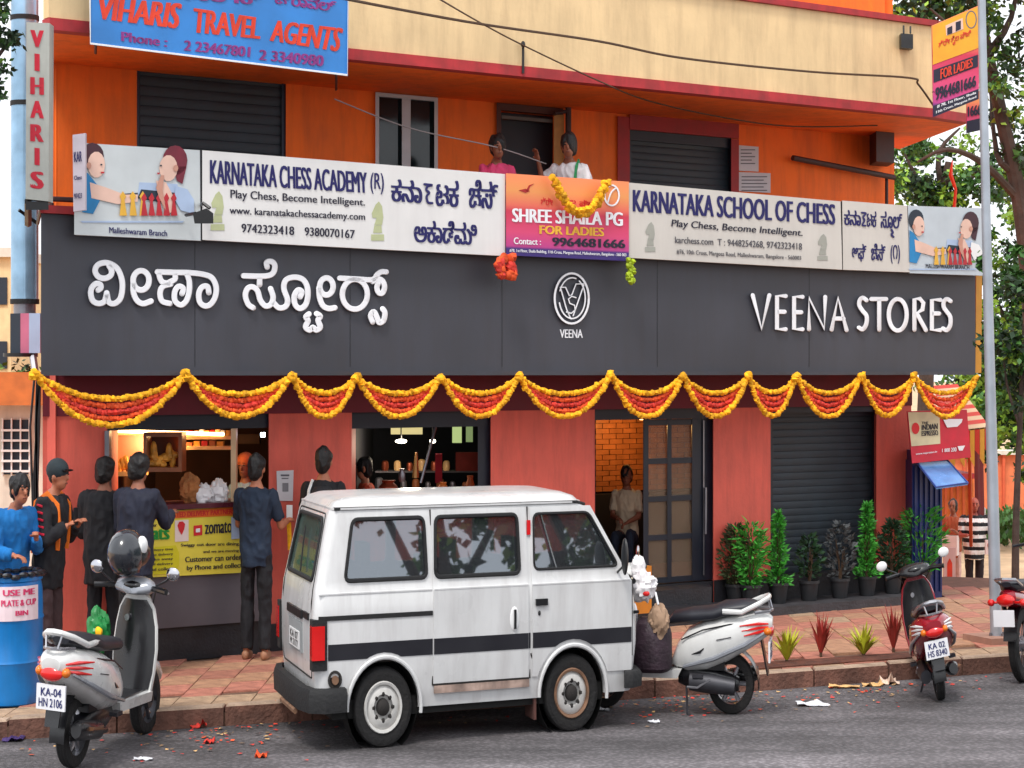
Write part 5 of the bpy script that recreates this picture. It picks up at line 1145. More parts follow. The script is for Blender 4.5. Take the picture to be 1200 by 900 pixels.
def person(label, px, Y, zf, H, yaw, top, bot, shoe, arms, group=None, lean=0, hair='short', skin=None, sleeves='short', legs=None, sit=None, head=(0, 0), stocky=1.0, voxel=.011, extra=None, loose=.0, hairmat=None, hem=0, stand=None, shawl=None):
    s = H/1.75; X = (px-600)/F*Y; org = (X, Y, zf)
    th = thing('person', label, 'person', org, group); tf0 = frame(org, radians(yaw)); tf = lambda v: tf0(Vector(v)*s)
    skin = skin or m_sk; hz = .92 if sit is None else sit; dz = hz-.92
    def U(x, y, z):   # upper body point with lean
        t = (z-.92); return V3((x+lean*t, y, z+dz-abs(lean)*.25*t*t))
    sh = [U(0, .185*stocky, 1.415), U(0, -.185*stocky, 1.415)]; hp = [V3((0, .09*stocky, hz)), V3((0, -.09*stocky, hz))]
    legs = legs or [((.02, .10, .50), (-.02, .11, .075)), ((.02, -.10, .50), (-.02, -.11, .075))]
    A_ = []
    for i in (0, 1):
        sg = 1 if i == 0 else -1; e, w_ = arms[i]; E_ = sh[i]+V3((e[0], e[1]*sg, e[2])); Wr = E_+V3((w_[0], w_[1]*sg, w_[2])); A_.append((E_, Wr))
    def torso(mb, f=0, z0=.84, z1=1.53):
        st = [(.84, .10, .15), (.93, .112, .168), (1.05, .103*stocky, .15*stocky), (1.18, .108*stocky, .152*stocky), (1.30, .116*stocky, .172*stocky), (1.39, .108*stocky, .178*stocky), (1.44, .085, .14), (1.475, .062, .085), (1.53, .052, .056)]
        rg = []
        for z, a, b in st:
            if z < z0-1e-6 or z > z1+1e-6: continue
            c_ = U(0, 0, z); rg.append([c_+V3(((a+f)*cos(t), (b+f)*sin(t), 0)) for t in [2*pi*j/16 for j in range(16)]])
        mb.loft(rg)
    hc = U(.015+head[0], head[1], 1.635)
    mb = MB(); torso(mb); cap(mb, U(0, 0, 1.47), hc-V3((.01, 0, .07)), .052, .05)
    mb.ell(hc+V3((-.005, 0, .02)), (.104, .088, .102), 16, 12); mb.ell(hc+V3((.022, 0, -.045)), (.068, .064, .070), 14, 10)
    mb.ell(hc+V3((.104, 0, -.015)), (.020, .015, .024), 8, 6); cap(mb, hc+V3((.082, 0, .025)), hc+V3((.10, 0, -.015)), .010, .012, 6)
    mb.ell(hc+V3((.082, 0, -.058)), (.014, .026, .010), 8, 6)
    for sg in (1, -1): mb.ell(hc+V3((-.005, sg*.078, -.005)), (.022, .026, .032), 8, 6)
    for i in (0, 1):
        E_, Wr = A_[i]; cap(mb, sh[i], E_, .050, .040); cap(mb, E_, Wr, .040, .027)
        d = (Wr-E_).normalized(); sd = d.cross(V3((0, 0, 1)));  sd = sd.normalized() if sd.length > .2 else V3((1, 0, 0)); up = sd.cross(d)
        pc = Wr+d*.05; M3 = Matrix((sd, d, up)).transposed()
        mb.ell(pc, (.038, .052, .018), 10, 8, R=M3)
        for k in range(4):
            b0 = Wr+d*.088+sd*(-.027+.018*k); L = (.062, .072, .068, .052)[k]; b1 = b0+d*L*.6-up*.008; b2 = b1+d*L*.35-up*.03
            cap(mb, b0, b1, .0105, .0098, 6); cap(mb, b1, b2, .0098, .0088, 6)
        t0 = Wr+d*.03+sd*.034; cap(mb, t0, t0+d*.04+sd*.022-up*.01, .012, .010, 6)
        K, An = V3(legs[i][0]), V3(legs[i][1]); cap(mb, hp[i], K, .080, .055); cap(mb, K, An, .056, .038)
        fd = V3((1, 0, 0)); cap(mb, An+V3((-.02, 0, -.035)), An+V3((.13, 0, -.045)), .038, .030, 8)
    me = skinned(mb, voxel*.85, 1); body = finish(me, 'body', skin, th, tf, 60)
    # face
    for sg in (1, -1):
        q = MB(tf); q.ell(hc+V3((.093, sg*.032, .012)), (.008, .014, .006), 8, 6); q.build('eye', m_hr, parent=body)
        q = MB(tf); q.tube([hc+V3((.100, sg*.015, .036)), hc+V3((.090, sg*.050, .034))], .005, 5); q.build('eyebrow', m_hr, parent=body)
    q = MB(tf); q.tube([hc+V3((.090, -.022, -.058)), hc+V3((.096, 0, -.057)), hc+V3((.090, .022, -.058))], .004, 5); q.build('mouth', M('lips', (120, 56, 50), k=.8), parent=body)
    # hair / headgear
    if hair in ('short', 'long', 'bun'):
        q = MB(); q.ell(hc+V3((-.022, 0, .034)), (.111, .101, .106), 16, 12); q.ell(hc+V3((-.050, 0, -.012)), (.072, .094, .084), 14, 10)
        if hair == 'long': cap(q, hc+V3((-.06, 0, 0)), U(-.10, 0, 1.36), .055, .04)
        if hair == 'bun': q.ell(hc+V3((-.12, 0, .03)), (.05, .05, .05), 10, 8)
        finish(skinned(q, .010, 1, .022), 'hair', hairmat or m_hr, th, tf, 60)
    elif hair == 'cap':
        q = MB(tf); q.ell(hc+V3((-.012, 0, .045)), (.120, .106, .096), 16, 10); hh = q.build('cap', cloth('cap_dark', (40, 52, 58)), parent=th)
        q = MB(tf); q.ell(hc+V3((.09, 0, .045)), (.075, .07, .012), 14, 6); q.build('peak', m_sblk, parent=hh)
        q = MB(); q.ell(hc+V3((-.04, 0, -.005)), (.070, .080, .065), 12, 8); finish(skinned(q, .012, 2), 'hair', m_hr, th, tf, 60)
    elif hair == 'bald':
        q = MB(); q.ell(hc+V3((-.055, 0, -.005)), (.066, .092, .05), 12, 8); finish(skinned(q, .011, 2), 'hair', hairmat or m_hg, th, tf, 60)
    elif hair == 'turban':
        q = MB(tf); q.ell(hc+V3((-.01, 0, .055)), (.12, .11, .085), 16, 10); q.build('head_cloth', cloth('orange_cloth', (214, 110, 60)), parent=th)
    # top
    mb = MB(); torso(mb, .022+loose, .84-.0, 1.475)
    if sit is None:
        c0, c1 = U(0, 0, .93), U(0, 0, .80-hem)
        mb.loft([[c+V3(((.125+loose)*cos(t), (.175+loose)*sin(t), 0)) for t in [2*pi*j/16 for j in range(16)]] for c in (c0, c1)])
    for i in (0, 1):
        E_, Wr = A_[i]; cap(mb, sh[i]-V3((0, 0, .01)), sh[i]*.5+E_*.5, .070+loose*.6, .062+loose*.5)
        if sleeves == 'short': mb.tube([sh[i]*.6+E_*.4, sh[i]*.2+E_*.8], [.064, .062], 12)
        elif sleeves == 'long': cap(mb, sh[i]*.5+E_*.5, E_, .060+loose*.5, .054+loose*.5); mb.tube([E_, E_*.5+Wr*.5, E_*.08+Wr*.92], [.053+loose*.5, .046+loose*.4, .038+loose*.3], 12)
    tops = finish(skinned(mb, voxel, 2, .017), 'top', top, th, tf, 60)
    # trousers
    mb = MB(); rg = []
    for z, a, b in ((.80, .112, .160), (.90, .122, .172), (1.0, .112, .158)):
        c_ = V3((0, 0, z+dz)) if z < .92 else U(0, 0, z); rg.append([c_+V3((a*cos(t), b*sin(t), 0)) for t in [2*pi*j/16 for j in range(16)]])
    if sit is None: mb.loft(rg)
    else: mb.ell((0, 0, hz), (.135, .175, .13), 14, 10)
    for i in (0, 1):
        K, An = V3(legs[i][0]), V3(legs[i][1]); cap(mb, hp[i]-V3((0, 0, .03)), K, .096, .073); mb.tube([K, K*.5+An*.5, An+(K-An)*.04], [.076, .072, .068], 12)
        cap(mb, K, K+(An-K)*.1, .073, .07)
    finish(skinned(mb, voxel, 2, .015), 'trousers', bot, th, tf, 60)
    for i in (0, 1):
        An = V3(legs[i][1]); q = MB(); cap(q, An+V3((-.035, 0, -.032)), An+V3((.15, 0, -.045)), .046, .036, 8); q.ell(An+V3((.05, 0, -.065)), (.13, .045, .014), 10, 6); finish(skinned(q, .012, 2), 'shoe', shoe, th, tf, 60)
    if extra: extra(th, tf, U, sh, A_, hc, tops)
    return th
def phone(th, tf, p, mat=m_blk):
    q = MB(tf); q.box(p, (.015, .07, .13)); return q
HOLD = ((.06, .05, -.27), (.17, -.12, .10)); HOLD2 = ((.03, .07, -.28), (.20, -.10, -.02)); DOWN = ((.0, .05, -.29), (.03, .02, -.26)); DOWNF = ((.02, .06, -.28), (.10, .0, -.24))
def onlyphone(side, nm='mobile_phone'):
    def f(th, tf, U, sh, A_, hc, tops):
        E_, Wr = A_[side]; d = (Wr-E_).normalized(); q = MB(tf); q.box(Wr+d*.10+V3((0, 0, .03)), (.012, .075, .14)); q.build('phone', m_blk, parent=th, smooth=0)
    return f
def vest(th, tf, U, sh, A_, hc, tops):
    mo = M('vest_orange', (246, 120, 20), rough=.7, k=.9); mw = M('reflective', (226, 226, 220), rough=.3, k=.9)
    for sg in (1, -1):
        q = MB(tf); q.tube([U(-.13, sg*.09, 1.02), U(-.145, sg*.11, 1.25), U(-.12, sg*.12, 1.42), U(0, sg*.12, 1.49), U(.115, sg*.11, 1.40), U(.14, sg*.10, 1.25), U(.135, sg*.09, 1.05)], .035, 6, flat=.45, up=(0, 1, 0)); st = q.build('vest_strap', mo, parent=tops)
        q = MB(tf); q.tube([U(-.155, sg*.07, 1.02), U(-.168, sg*.085, 1.25), U(-.14, sg*.085, 1.43)], .010, 6, flat=.5, up=(0, 1, 0)); q.build('reflective_strip', mw, parent=tops)
    E_, Wr = A_[1]; S1 = sh[1]
    def pf(u, v, d):
        p = S1+(E_-S1)*v; return tf(p+V3((.055*(u-.5)*2, -.072+abs(u-.5)*.03, 0)))
    q = MB(tf)
    for i in range(5):
        p = S1*(1-i*.2)+E_*(i*.2); q.tube([p+V3((-.03, -.068, .0)), p+V3((.03, -.072, -.012))], .010, 5)
    q.build('sleeve_mark', M('red_letter', (206, 24, 52), k=.9), parent=tops)
QN = 'people waiting at the serving counter'
c_blue = cloth('jacket_blue', (18, 120, 196)); c_blk = cloth('black_cloth', (24, 24, 30)); c_navy = cloth('navy_cloth', (30, 34, 54)); c_nv2 = cloth('teal_navy_cloth', (28, 44, 66)); c_jean = cloth('blue_jeans', (30, 80, 160)); c_brn = cloth('brown_trouser', (74, 54, 56)); c_shoe = M('shoe_dark', (36, 30, 28), k=.8); c_sand = M('shoe_tan', (170, 120, 90), k=.8)
person('person in a bright blue jacket with head bowed behind the blue drum', 11, 15.75, .13, 1.60, 318, c_blue, c_brn, c_shoe, [HOLD, HOLD2], QN, lean=.22, sleeves='long', head=(.05, 0), loose=.03, skin=m_skl)
person('delivery rider in dark cap and orange strapped vest looking at a phone', 57, 16.05, .13, 1.68, 345, c_blk, c_brn, c_shoe, [HOLD, HOLD], QN, lean=.10, sleeves='long', hair='cap', extra=lambda *a: (vest(*a), onlyphone(1)(*a)), loose=.02, skin=m_skl, head=(.03, 0), hem=.06)
person('person in loose black hooded top with back turned at the counter', 122, 16.6, .13, 1.68, 100, c_blk, c_blk, c_shoe, [HOLD, ((.05, .07, -.27), (.16, -.1, -.05))], QN, lean=.08, sleeves='long', loose=.035, hem=.08)
person('person in dark navy shirt leaning at the counter beside the black hooded one', 158, 16.35, .13, 1.72, 75, c_navy, c_blk, c_shoe, [HOLD, ((.16, .06, -.22), (.24, -.06, .06))], QN, lean=.12, sleeves='long', loose=.02)
def yel(th, tf, U, sh, A_, hc, tops):
    E_, Wr = A_[1]; q = MB(tf); q.tube([Wr+V3((.06, 0, -.02)), Wr+V3((.06, -.01, -.16)), Wr+V3((.055, 0, -.26))], [.03, .028, .012], 6, flat=.4); q.build('yellow_slip', M('marigold_yellow', (250, 196, 16)), parent=th)
    q = MB(tf); q.box(Wr+V3((.09, .0, .07)), (.015, .07, .12)); q.build('phone', m_white, parent=th, smooth=0)
person('person in dark teal t-shirt and black trousers standing full length by the counter', 300, 17.35, .13, 1.66, 82, c_nv2, c_blk, c_sand, [((.10, .05, -.26), (.16, -.1, .05)), ((.06, .08, -.27), (.20, .02, .03))], QN, lean=.02, extra=yel, stocky=1.04, skin=m_skl)
def bpack(th, tf, U, sh, A_, hc, tops):
    q = MB(tf); q.loft([[U(-.12, 0, z)+V3((-abs(a)*cos(t), b*sin(t), 0)) for t in [-pi/2+pi*j/10 for j in range(11)]]+[U(-.10, 0, z)] for z, a, b in ((1.02, .08, .12), (1.06, .13, .15), (1.25, .15, .15), (1.38, .12, .13), (1.43, .05, .09))]); q.build('backpack', c_blk, parent=th)
    q = MB(tf); q.tube([U(-.12, .165, 1.0), U(-.13, .18, 1.2), U(-.10, .155, 1.40), U(-.03, .12, 1.48)], .018, 6); q.build('white_strap', m_white, parent=th)
person('person with a black backpack edged in white facing the red pillar', 379, 17.75, .13, 1.70, 92, c_blk, c_jean, c_shoe, [DOWNF, HOLD], QN, sleeves='short', extra=bpack, skin=m_skl)
person('person in an orange shirt inside the kitchen opening seen over the van', 432, 19.3, .20, 1.50, 190, cloth('orange_shirt', (224, 84, 50)), c_blk, c_shoe, [HOLD, DOWN], None, lean=.08, skin=m_skl)
person('person with orange head cloth working inside behind the counter', 288, 18.35, .20, 1.56, 250, cloth('pale_blue_cloth', (150, 180, 210)), c_blk, c_shoe, [HOLD, DOWN], None, hair='turban')
person('person in cream shirt sitting in the tiled entrance with hands joined', 735, 21.15, .44, 1.44, 255, cloth('cream_shirt', (224, 206, 176)), cloth('dark_jeans', (26, 38, 60)), c_shoe, [((.10, .03, -.25), (.17, -.14, -.06)), ((.10, .03, -.25), (.17, -.12, -.02))], None, sit=.50, legs=[((.42, .12, .52), (.46, .12, .12)), ((.42, -.12, .50), (.40, -.14, .10))], lean=.06)
def stripes(th, tf, U, sh, A_, hc, tops):
    tops.data.materials.append(M('stripe_white', (232, 232, 232), rough=.85, k=.88))
    for p in tops.data.polygons: p.material_index = 1 if ((p.center.z/(1.42/1.75)) % .125) < .062 else 0
    E_, Wr = A_[0]; q = MB(tf); q.box(Wr+V3((.06, .0, -.10)), (.08, .2, .22)); q.build('carried_bag', M('white_bag', (230, 214, 212), rough=.6, var=.1, k=.85), parent=th, smooth=40)
mst = cloth('stripe_black', (28, 30, 36))
person('balding person in black and white striped polo walking by the lamp post', 1142, 27.0, -.54, 1.42, 262, mst, cloth('black_trousers', (34, 28, 34)), M('shoe_white', (224, 220, 214), k=.85), [((.06, .09, -.25), (.16, -.04, -.06)), ((.10, .08, -.25), (.20, -.12, .02))], None, hair='bald', stocky=1.2, loose=.03, extra=stripes, skin=M('skin_ruddy', (176, 92, 74), rough=.55, var=.1, k=.85))
person('person in brown shirt half hidden behind the striped one, holding a white sack', 1117, 28.2, -.62, 1.40, 240, cloth('brown_shirt', (170, 84, 50)), cloth('pale_trousers', (214, 176, 168)), c_shoe, [HOLD, HOLD2], None, sleeves='short', extra=lambda th, tf, U, sh, A_, hc, tops: (lambda q: (q.box(U(.25, .0, 1.02), (.2, .34, .32)), q.build('white_sack', M('white_bag', (230, 214, 212), rough=.6, var=.1, k=.85), parent=th, smooth=40)))(MB(tf)))
# two people on the balcony leaning over the signs
person('person in pink at the balcony, head bowed over the academy sign', 580, 19.05, 2.98, 1.60, 285, cloth('pink_cloth', (232, 70, 120)), c_navy, c_shoe, [HOLD, HOLD], 'people on the balcony', lean=.16, hair='bun', sleeves='long', head=(.03, 0))
def shawl(th, tf, U, sh, A_, hc, tops):
    q = MB(tf); q.tube([U(.13, .02, .95), U(.15, .07, 1.2), U(.09, .10, 1.42), U(-.02, .12, 1.48), U(-.12, .08, 1.3)], .05, 6, flat=.4, up=(0, 1, 0)); q.build('green_scarf', cloth('green_cloth', (40, 150, 90)), parent=th)
person('person in white with a green scarf reaching down to the marigold garland', 668, 19.30, 2.98, 1.64, 262, cloth('white_cloth', (226, 222, 224)), c_navy, c_shoe, [((.06, .10, -.26), (.12, -.06, .06)), ((.02, .16, -.10), (.06, .04, .16))], 'people on the balcony', lean=.2, extra=shawl, sleeves='short', head=(.04, 0))
# ================================================================ things in and around the openings
def lamp(name, par, pts, r, strength, colr, energy=None):
    mb = MB(); mb.tube(pts, r, 6); m = M('lamp_'+name+str(len(MATS)), colr, emit=strength, var=0, k=1); o = mb.build(name, m, parent=par)
    if energy:
        l = bpy.data.lights.new(name+'_light', 'POINT'); l.energy = energy; l.color = [lin(c) for c in colr]; l.shadow_soft_size = .08
        lo = bpy.data.objects.new(name+'_light', l); S.collection.objects.link(lo); mid = (pts[0]+pts[-1])/2; lo.location = mid-Vector((0, .0, .09))-ORG[par]; lo.parent = par
    return o
m_gold = M('golden_snack', (230, 160, 60), rough=.6, var=.4, scale=20, k=.8); m_shelf = M('lit_shelf', (236, 190, 130), rough=.5, var=.2, k=.8)
tl = thing('tube_light', 'warm tube light under the header of the serving opening', 'lamp', P(200, 506, -.5))
lamp('tube', tl, [P(136, 505, -.5), P(262, 509, -.5)], .014, 9, (255, 206, 140), 16)
cb = thing('display_cabinet', 'small wooden framed glass cabinet with golden snacks hanging over the counter', 'cabinet', P(190, 530, -.25))
mb = MB()
for q in (rect(168, 507, 213, 512), rect(168, 548, 213, 553), rect(168, 512, 172, 548), rect(209, 512, 213, 548)): pane(q, -.2, .2, mb)
mb.build('frame', m_wood, parent=cb, smooth=0)
mb = MB(); pane(rect(172, 512, 209, 548), -.38, .02, mb); mb.build('back_panel', m_inb, parent=cb, smooth=0)
mb = MB()
for i in range(14): mb.ell(P(175+rnd.random()*32, 533+rnd.random()*13, -.3), (.035, .04, .03), 7, 5)
for x, y in ((180, 528), (181, 536), (198, 530), (202, 538)): mb.ell(P(x, y, -.3), (.03, .03, .08), 8, 6)
mb.build('snacks', m_gold, parent=cb)
cb2 = thing('wooden_rack', 'brown wooden back panel rack left of the cabinet in the serving opening', 'rack', P(148, 540, -.8))
mb = MB(); pane(rect(122, 510, 168, 553), -.75, .03, mb); mb.build('panel', m_wood, parent=cb2, smooth=0)
mb = MB(); pane(rect(122, 505, 168, 510), -.6, .15, mb); pane(rect(122, 553, 168, 558), -.55, .2, mb); mb.build('shelf', m_shelf, parent=cb2, smooth=0)
mb = MB()
for i in range(6): mb.ell(P(131+i*4, 548-rnd.random()*8, -.6), (.03, .04, .06), 8, 6)
mb.build('snacks', m_gold, parent=cb2)
sh_ = thing('lit_shelf', 'long lit shelf of packets inside the serving opening above the bags', 'shelf', P(240, 520, -.6))
for y in (511, 523):
    mb = MB(); pane(rect(213, y, 272, y+4), -.5, .25, mb); mb.build('shelf_board', m_shelf, parent=sh_, smooth=0)
for k in range(9):
    mb = MB(); x = 215+k*6.2; pane(rect(x, 503+rnd.random()*3, x+4.8, 511), -.55, .08, mb); mb.build('packet', [m_gold, m_tl, m_shelf, m_paper][k % 4], parent=sh_, smooth=0)
for k in range(5):
    mb = MB(); x = 218+k*9; pane(rect(x, 516+rnd.random()*3, x+7, 523), -.55, .08, mb); mb.build('packet', [m_wood, m_gold, m_rpan][k % 3], parent=sh_, smooth=0)
mb = MB(); pane(rect(279, 509, 304, 520), -1.2, .1, mb); mb.build('ceiling_unit', M('brown_unit', (150, 110, 80), k=.7), smooth=0, label='brown box unit high inside the serving opening at its right', cat='box')
lb = thing('bulb', 'small white bulb glowing at the right of the serving opening', 'lamp', P(308, 510, -.4)); lamp('bulb', lb, [P(308, 507, -.4), P(308, 512, -.4)], .02, 10, (230, 240, 255))
def bagthing(label, px, py, d, r, mat, seed, name='bag'):
    c = P(px, py, d); mb = MB(); lump(mb, c, r, seed, 16, 12, .25); return mb.build(name, mat, label=label, cat='bag')
m_pw = M('plastic_white', (240, 236, 238))
bagthing('white plastic bag of goods on the counter, left of the white pair', 238, 581, -.02, (.085, .09, .10), m_pw, 21); bagthing('white plastic bag of goods on the counter, right of the white pair', 257, 578, -.02, (.08, .09, .12), m_pw, 22)
bagthing('brown paper bundle piled on the serving counter', 223, 574, -.06, (.09, .09, .13), M('brown_bundle', (176, 112, 62), rough=.8, var=.35, k=.8, bump=.5), 23, 'bundle')
# kitchen opening
kt = thing('kitchen_window', 'row of pale lit window panes at the back of the kitchen', 'window', P(480, 505, -2.0))
for (x0, y0, x1, y1), c_, st in (((413, 498, 429, 512), (240, 226, 160), 1.2), ((458, 498, 495, 509), (196, 184, 130), .8), ((530, 498, 541, 519), (176, 196, 130), .7), ((546, 498, 554, 518), (130, 150, 100), .6)):
    mb = MB(); pane(rect(x0, y0, x1, y1), -1.9, .02, mb); mb.build('pane', M('pane_%d' % x0, c_, emit=st, var=0, k=.8), parent=kt, smooth=0)
for px in (470, 507):
    tp = thing('pendant_lamp', 'small white pendant lamp glowing in the kitchen, %s' % ('left of the slanted pole' if px < 500 else 'beside the slanted pole'), 'lamp', P(px, 516, -1.0), 'kitchen pendant lamps')
    mb = MB(); mb.ell(P(px, 517, -1.0), (.055 if px < 500 else .03, .05, .02), 12, 6); mb.build('bulb', M('lamp_white', (255, 244, 220), emit=6, var=0, k=1), parent=tp)
    mb = MB(); mb.tube([P(px, 500, -1.0), P(px, 514, -1.0)], .006, 5); mb.build('cord', m_blk, parent=tp)
l = bpy.data.lights.new('kitchen_light', 'POINT'); l.energy = 9; l.color = (1, .85, .65); l.shadow_soft_size = .1; lo = bpy.data.objects.new('kitchen_light', l); S.collection.objects.link(lo); lo.location = P(480, 520, -1.0)
mb = MB(); mb.tube([P(511, 498, -.5), P(493, 566, -.5)], .013, 6); mb.tube([P(511, 498, -.5), P(509, 494, -.5)], .02, 6); mb.build('pole', m_steel, label='slanted steel pole leaning inside the kitchen opening', cat='pole')
mb = MB(); mb.tube([P(488, 530, -.9), P(487, 560, -.9)], [.012, .035], 8); mb.build('hanging_ladle', M('brass', (206, 150, 90), rough=.35, metal=.6, k=.8), label='tapering brass ladle hanging in the kitchen opening', cat='ladle')
for k, (x, y, w_, h_, mt, lab, nm) in enumerate(((455, 572, .085, .07, M('copper', (170, 84, 56), rough=.35, metal=.6, k=.8), 'round copper pot on the kitchen ledge beside the person in orange', 'copper_pot'), (471, 557, .03, .06, m_steel, 'tall steel flask standing in the kitchen opening', 'flask'), (519, 574, .05, .07, M('orange_tub', (226, 130, 50), k=.8), 'small orange tub on the kitchen ledge', 'tub'), (551, 570, .04, .1, M('amber_bottle', (170, 90, 40), k=.8), 'amber bottle at the right of the kitchen ledge', 'bottle'))):
    c = P(x, y, -.45); mb = MB(); mb.lathe([(w_*.7, -h_), (w_, -h_*.5), (w_, h_*.2), (w_*.6, h_*.7), (w_*.75, h_)], 14, c); mb.build(nm, mt, label=lab, cat=nm.replace('_', ' '))
mb = MB(); pane(rect(510, 532, 518, 566), -.8, .06, mb); mb.build('red_cloth', M('kitchen_red', (190, 40, 60), k=.7, var=.3), smooth=0, label='red cloth hanging in the kitchen opening', cat='cloth')
mb = MB(); pane(rect(534, 530, 560, 552), -1.5, .03, mb); mb.build('red_board', M('dull_red_board', (150, 56, 50), k=.6, var=.3), smooth=0, label='dull red board at the back right of the kitchen', cat='board')
rk = thing('kitchen_rack', 'dark rack of vessels at the back of the kitchen', 'rack', P(500, 560, -1.6))
for y in (552, 574):
    mb = MB(); pane(rect(440, y, 560, y+2), -1.5, .3, mb); mb.build('shelf_board', m_steel, parent=rk, smooth=0)
for k in range(16):
    x = 444+k*7.2; r_ = .025+rnd.random()*.02; mb = MB(); mb.lathe([(r_*.8, 0), (r_, r_), (r_*.9, r_*2.4), (r_*.5, r_*2.8)], 10, P(x, 552 if k % 2 else 574, -1.6)); mb.build('vessel', [m_steel, M('copper', (170, 84, 56)), m_wood, m_shelf][k % 4], parent=rk)
# entrance
ll = thing('wall_lamp', 'warm lamp lighting the orange tiles inside the entrance', 'lamp', P(751, 486, -1.0)); lamp('lamp_tube', ll, [P(752, 484, -1.35), P(752, 492, -1.35)], .02, 6, (255, 190, 110), 9)
mb = MB(); c = P(738, 690, .75); mb.box((c.x, c.y, c.z), (.26, .3, .42), rz=A); mb.build('mustard_box', M('mustard', (214, 130, 28), rough=.6, var=.15, k=.8), smooth=0, label='mustard coloured box standing behind the front of the van', cat='box')
# ================================================================ blue drum
c = G(14, 822, .13); dr_ = thing('drum', 'tall blue plastic drum with a handwritten paper at the far left', 'drum', c)
TD = frame(c, 0); mb = MB(TD); mb.lathe([(.26, 0), (.27, .01), (.278, .1), (.283, .28), (.292, .30), (.283, .32), (.283, .58), (.292, .60), (.283, .62), (.278, .80), (.265, .86), (.28, .87), (.28, .90), (.262, .90), (.255, .84), (.25, .3), (.02, .29)], 40)
mb.build('barrel', M('drum_blue', (10, 126, 204), rough=.35, var=.12, k=.88, dirt=.25), parent=dr_)
mb = MB(TD)
for k in range(22): a = k*2*pi/22; mb.ell((.27*cos(a), .27*sin(a), .905+rnd.uniform(-.01, .015)), (.05, .05, .022), 8, 5)
mb.build('bin_liner', m_sblk, parent=dr_)
pts = []
for k in range(7): a = radians(-98+k*13); pts.append((a))
mb = MB(TD); rg = [[(.295*cos(a), .295*sin(a), z) for a in pts]+[(.287*cos(a), .287*sin(a), z) for a in reversed(pts)] for z in (.60, .84)]
mb.loft(rg); pp = mb.build('paper', M('paper_pink', (240, 216, 222), k=.88, var=.1), parent=dr_, smooth=0)
def pfd(u, v, d):
    a = radians(-98+78*u); return TD(((.297+d)*cos(a), (.297+d)*sin(a), .60+.24*v))
mb = MB()
for s_, v0_, v1_, u0_, u1_ in (('USE ME', .92, .74, .12, .88), ('PLATE & CUP', .62, .44, .08, .92), ('BIN', .3, .16, .4, .7)): text(mb, s_, [(u0_, v0_), (u1_, v0_), (u1_, v1_), (u0_, v1_)], 0, .05, pf=pfd)
mb.build('handwriting', M('pink_ink', (220, 60, 110), k=.9), parent=pp, smooth=0)
# ================================================================ potted plants on the ledge
m_pot = M('pot_black', (40, 42, 46), rough=.55, var=.2, k=.8); m_ft = M('foliage_bright', (72, 168, 56), rough=.6, var=.2, k=.75, island=.4); m_fd = M('foliage_dark', (40, 84, 48), rough=.6, var=.2, k=.5, island=.45); m_fg = M('foliage_grey', (104, 110, 112), rough=.6, var=.2, k=.5, island=.5)
m_stem = M('stem', (90, 66, 44), rough=.8, k=.6)
def leafquad(mb, c, L, w_, d, mi=0, fold=.15):
    d = d.normalized(); s_ = d.cross(Vector((rnd.uniform(-1, 1), rnd.uniform(-1, 1), rnd.uniform(-1, 1)))); s_ = s_.normalized() if s_.length > 1e-3 else Vector((1, 0, 0)); u = d.cross(s_)
    mb.add([c, c+d*L*.5+s_*w_+u*fold*w_, c+d*L, c+d*L*.5-s_*w_+u*fold*w_], [(0, 1, 2, 3)], mi)
def potplant(px, label, hgt, wid, kind, mat, z=.215, d=.28):
    c = PZ(px, z, d); th = thing('potted_plant', label, 'potted plant', c, 'potted plants on the ledge')
    mb = MB(); mb.lathe([(.065, 0), (.07, .01), (.09, .17), (.10, .172), (.10, .20), (.088, .20), (.08, .16), (.01, .155)], 18, c); v = mb
    for i in range(len(mb.v)): mb.v[i] = Vector((c.x+(mb.v[i].x-c.x)*1.05, mb.v[i].y, mb.v[i].z))
    mb.build('pot', m_pot, parent=th)
    mb = MB(); st = MB(); n = {'cone': 800, 'fern': 620, 'sparse': 260, 'bush': 700}[kind]
    for k in range(5):
        a = rnd.random()*6.28; top = c+Vector((cos(a)*wid*.3, sin(a)*wid*.3, .16+hgt*rnd.uniform(.6, .95))); st.tube([c+Vector((0, 0, .15)), (c+top)/2+Vector((rnd.uniform(-.02, .02), 0, .08)), top], [.01, .007, .004], 5)
    for k in range(n):
        t = rnd.random()
        if kind == 'cone': rad = wid*(1-t)**.7*(.55+.45*sin(t*17+k % 3))*sqrt(rnd.random()); zz = .18+t*hgt
        elif kind == 'fern': rad = wid*(.35+.9*t)*sqrt(rnd.random())*(1.0 if t < .8 else .7); zz = .18+t*hgt*(1-.25*(rad/wid)**2)
        elif kind == 'bush': rad = wid*sin(pi*min(.95, t*.85+.1))*sqrt(rnd.random()); zz = .18+t*hgt
        else: rad = wid*sin(pi*(t*.8+.15))*sqrt(rnd.random()); zz = .22+t*hgt
        a = rnd.random()*2*pi; p = c+Vector((rad*cos(a), rad*sin(a), zz)); dv = Vector((cos(a)*.8, sin(a)*.8, rnd.uniform(-.3, 1.2)))
        leafquad(mb, p, (.07 if kind != 'fern' else .10)*rnd.uniform(.6, 1.3), .012 if kind != 'sparse' else .018, dv)
    mb.build('foliage', mat, parent=th, smooth=0, recalc=False); st.build('stem', m_stem, parent=th)
potplant(880, 'ferny green potted plant, leftmost on the ledge beside the glass door', .62, .14, 'fern', m_ft); potplant(912, 'tall bright green cone shaped potted plant left of the shutter', .70, .12, 'cone', m_ft)
potplant(948, 'low dark sparse potted plant in front of the shutter, left of the grey leaved one', .42, .12, 'sparse', m_fd); potplant(984, 'grey leaved sparse potted plant in front of the middle of the shutter', .52, .15, 'sparse', m_fg)
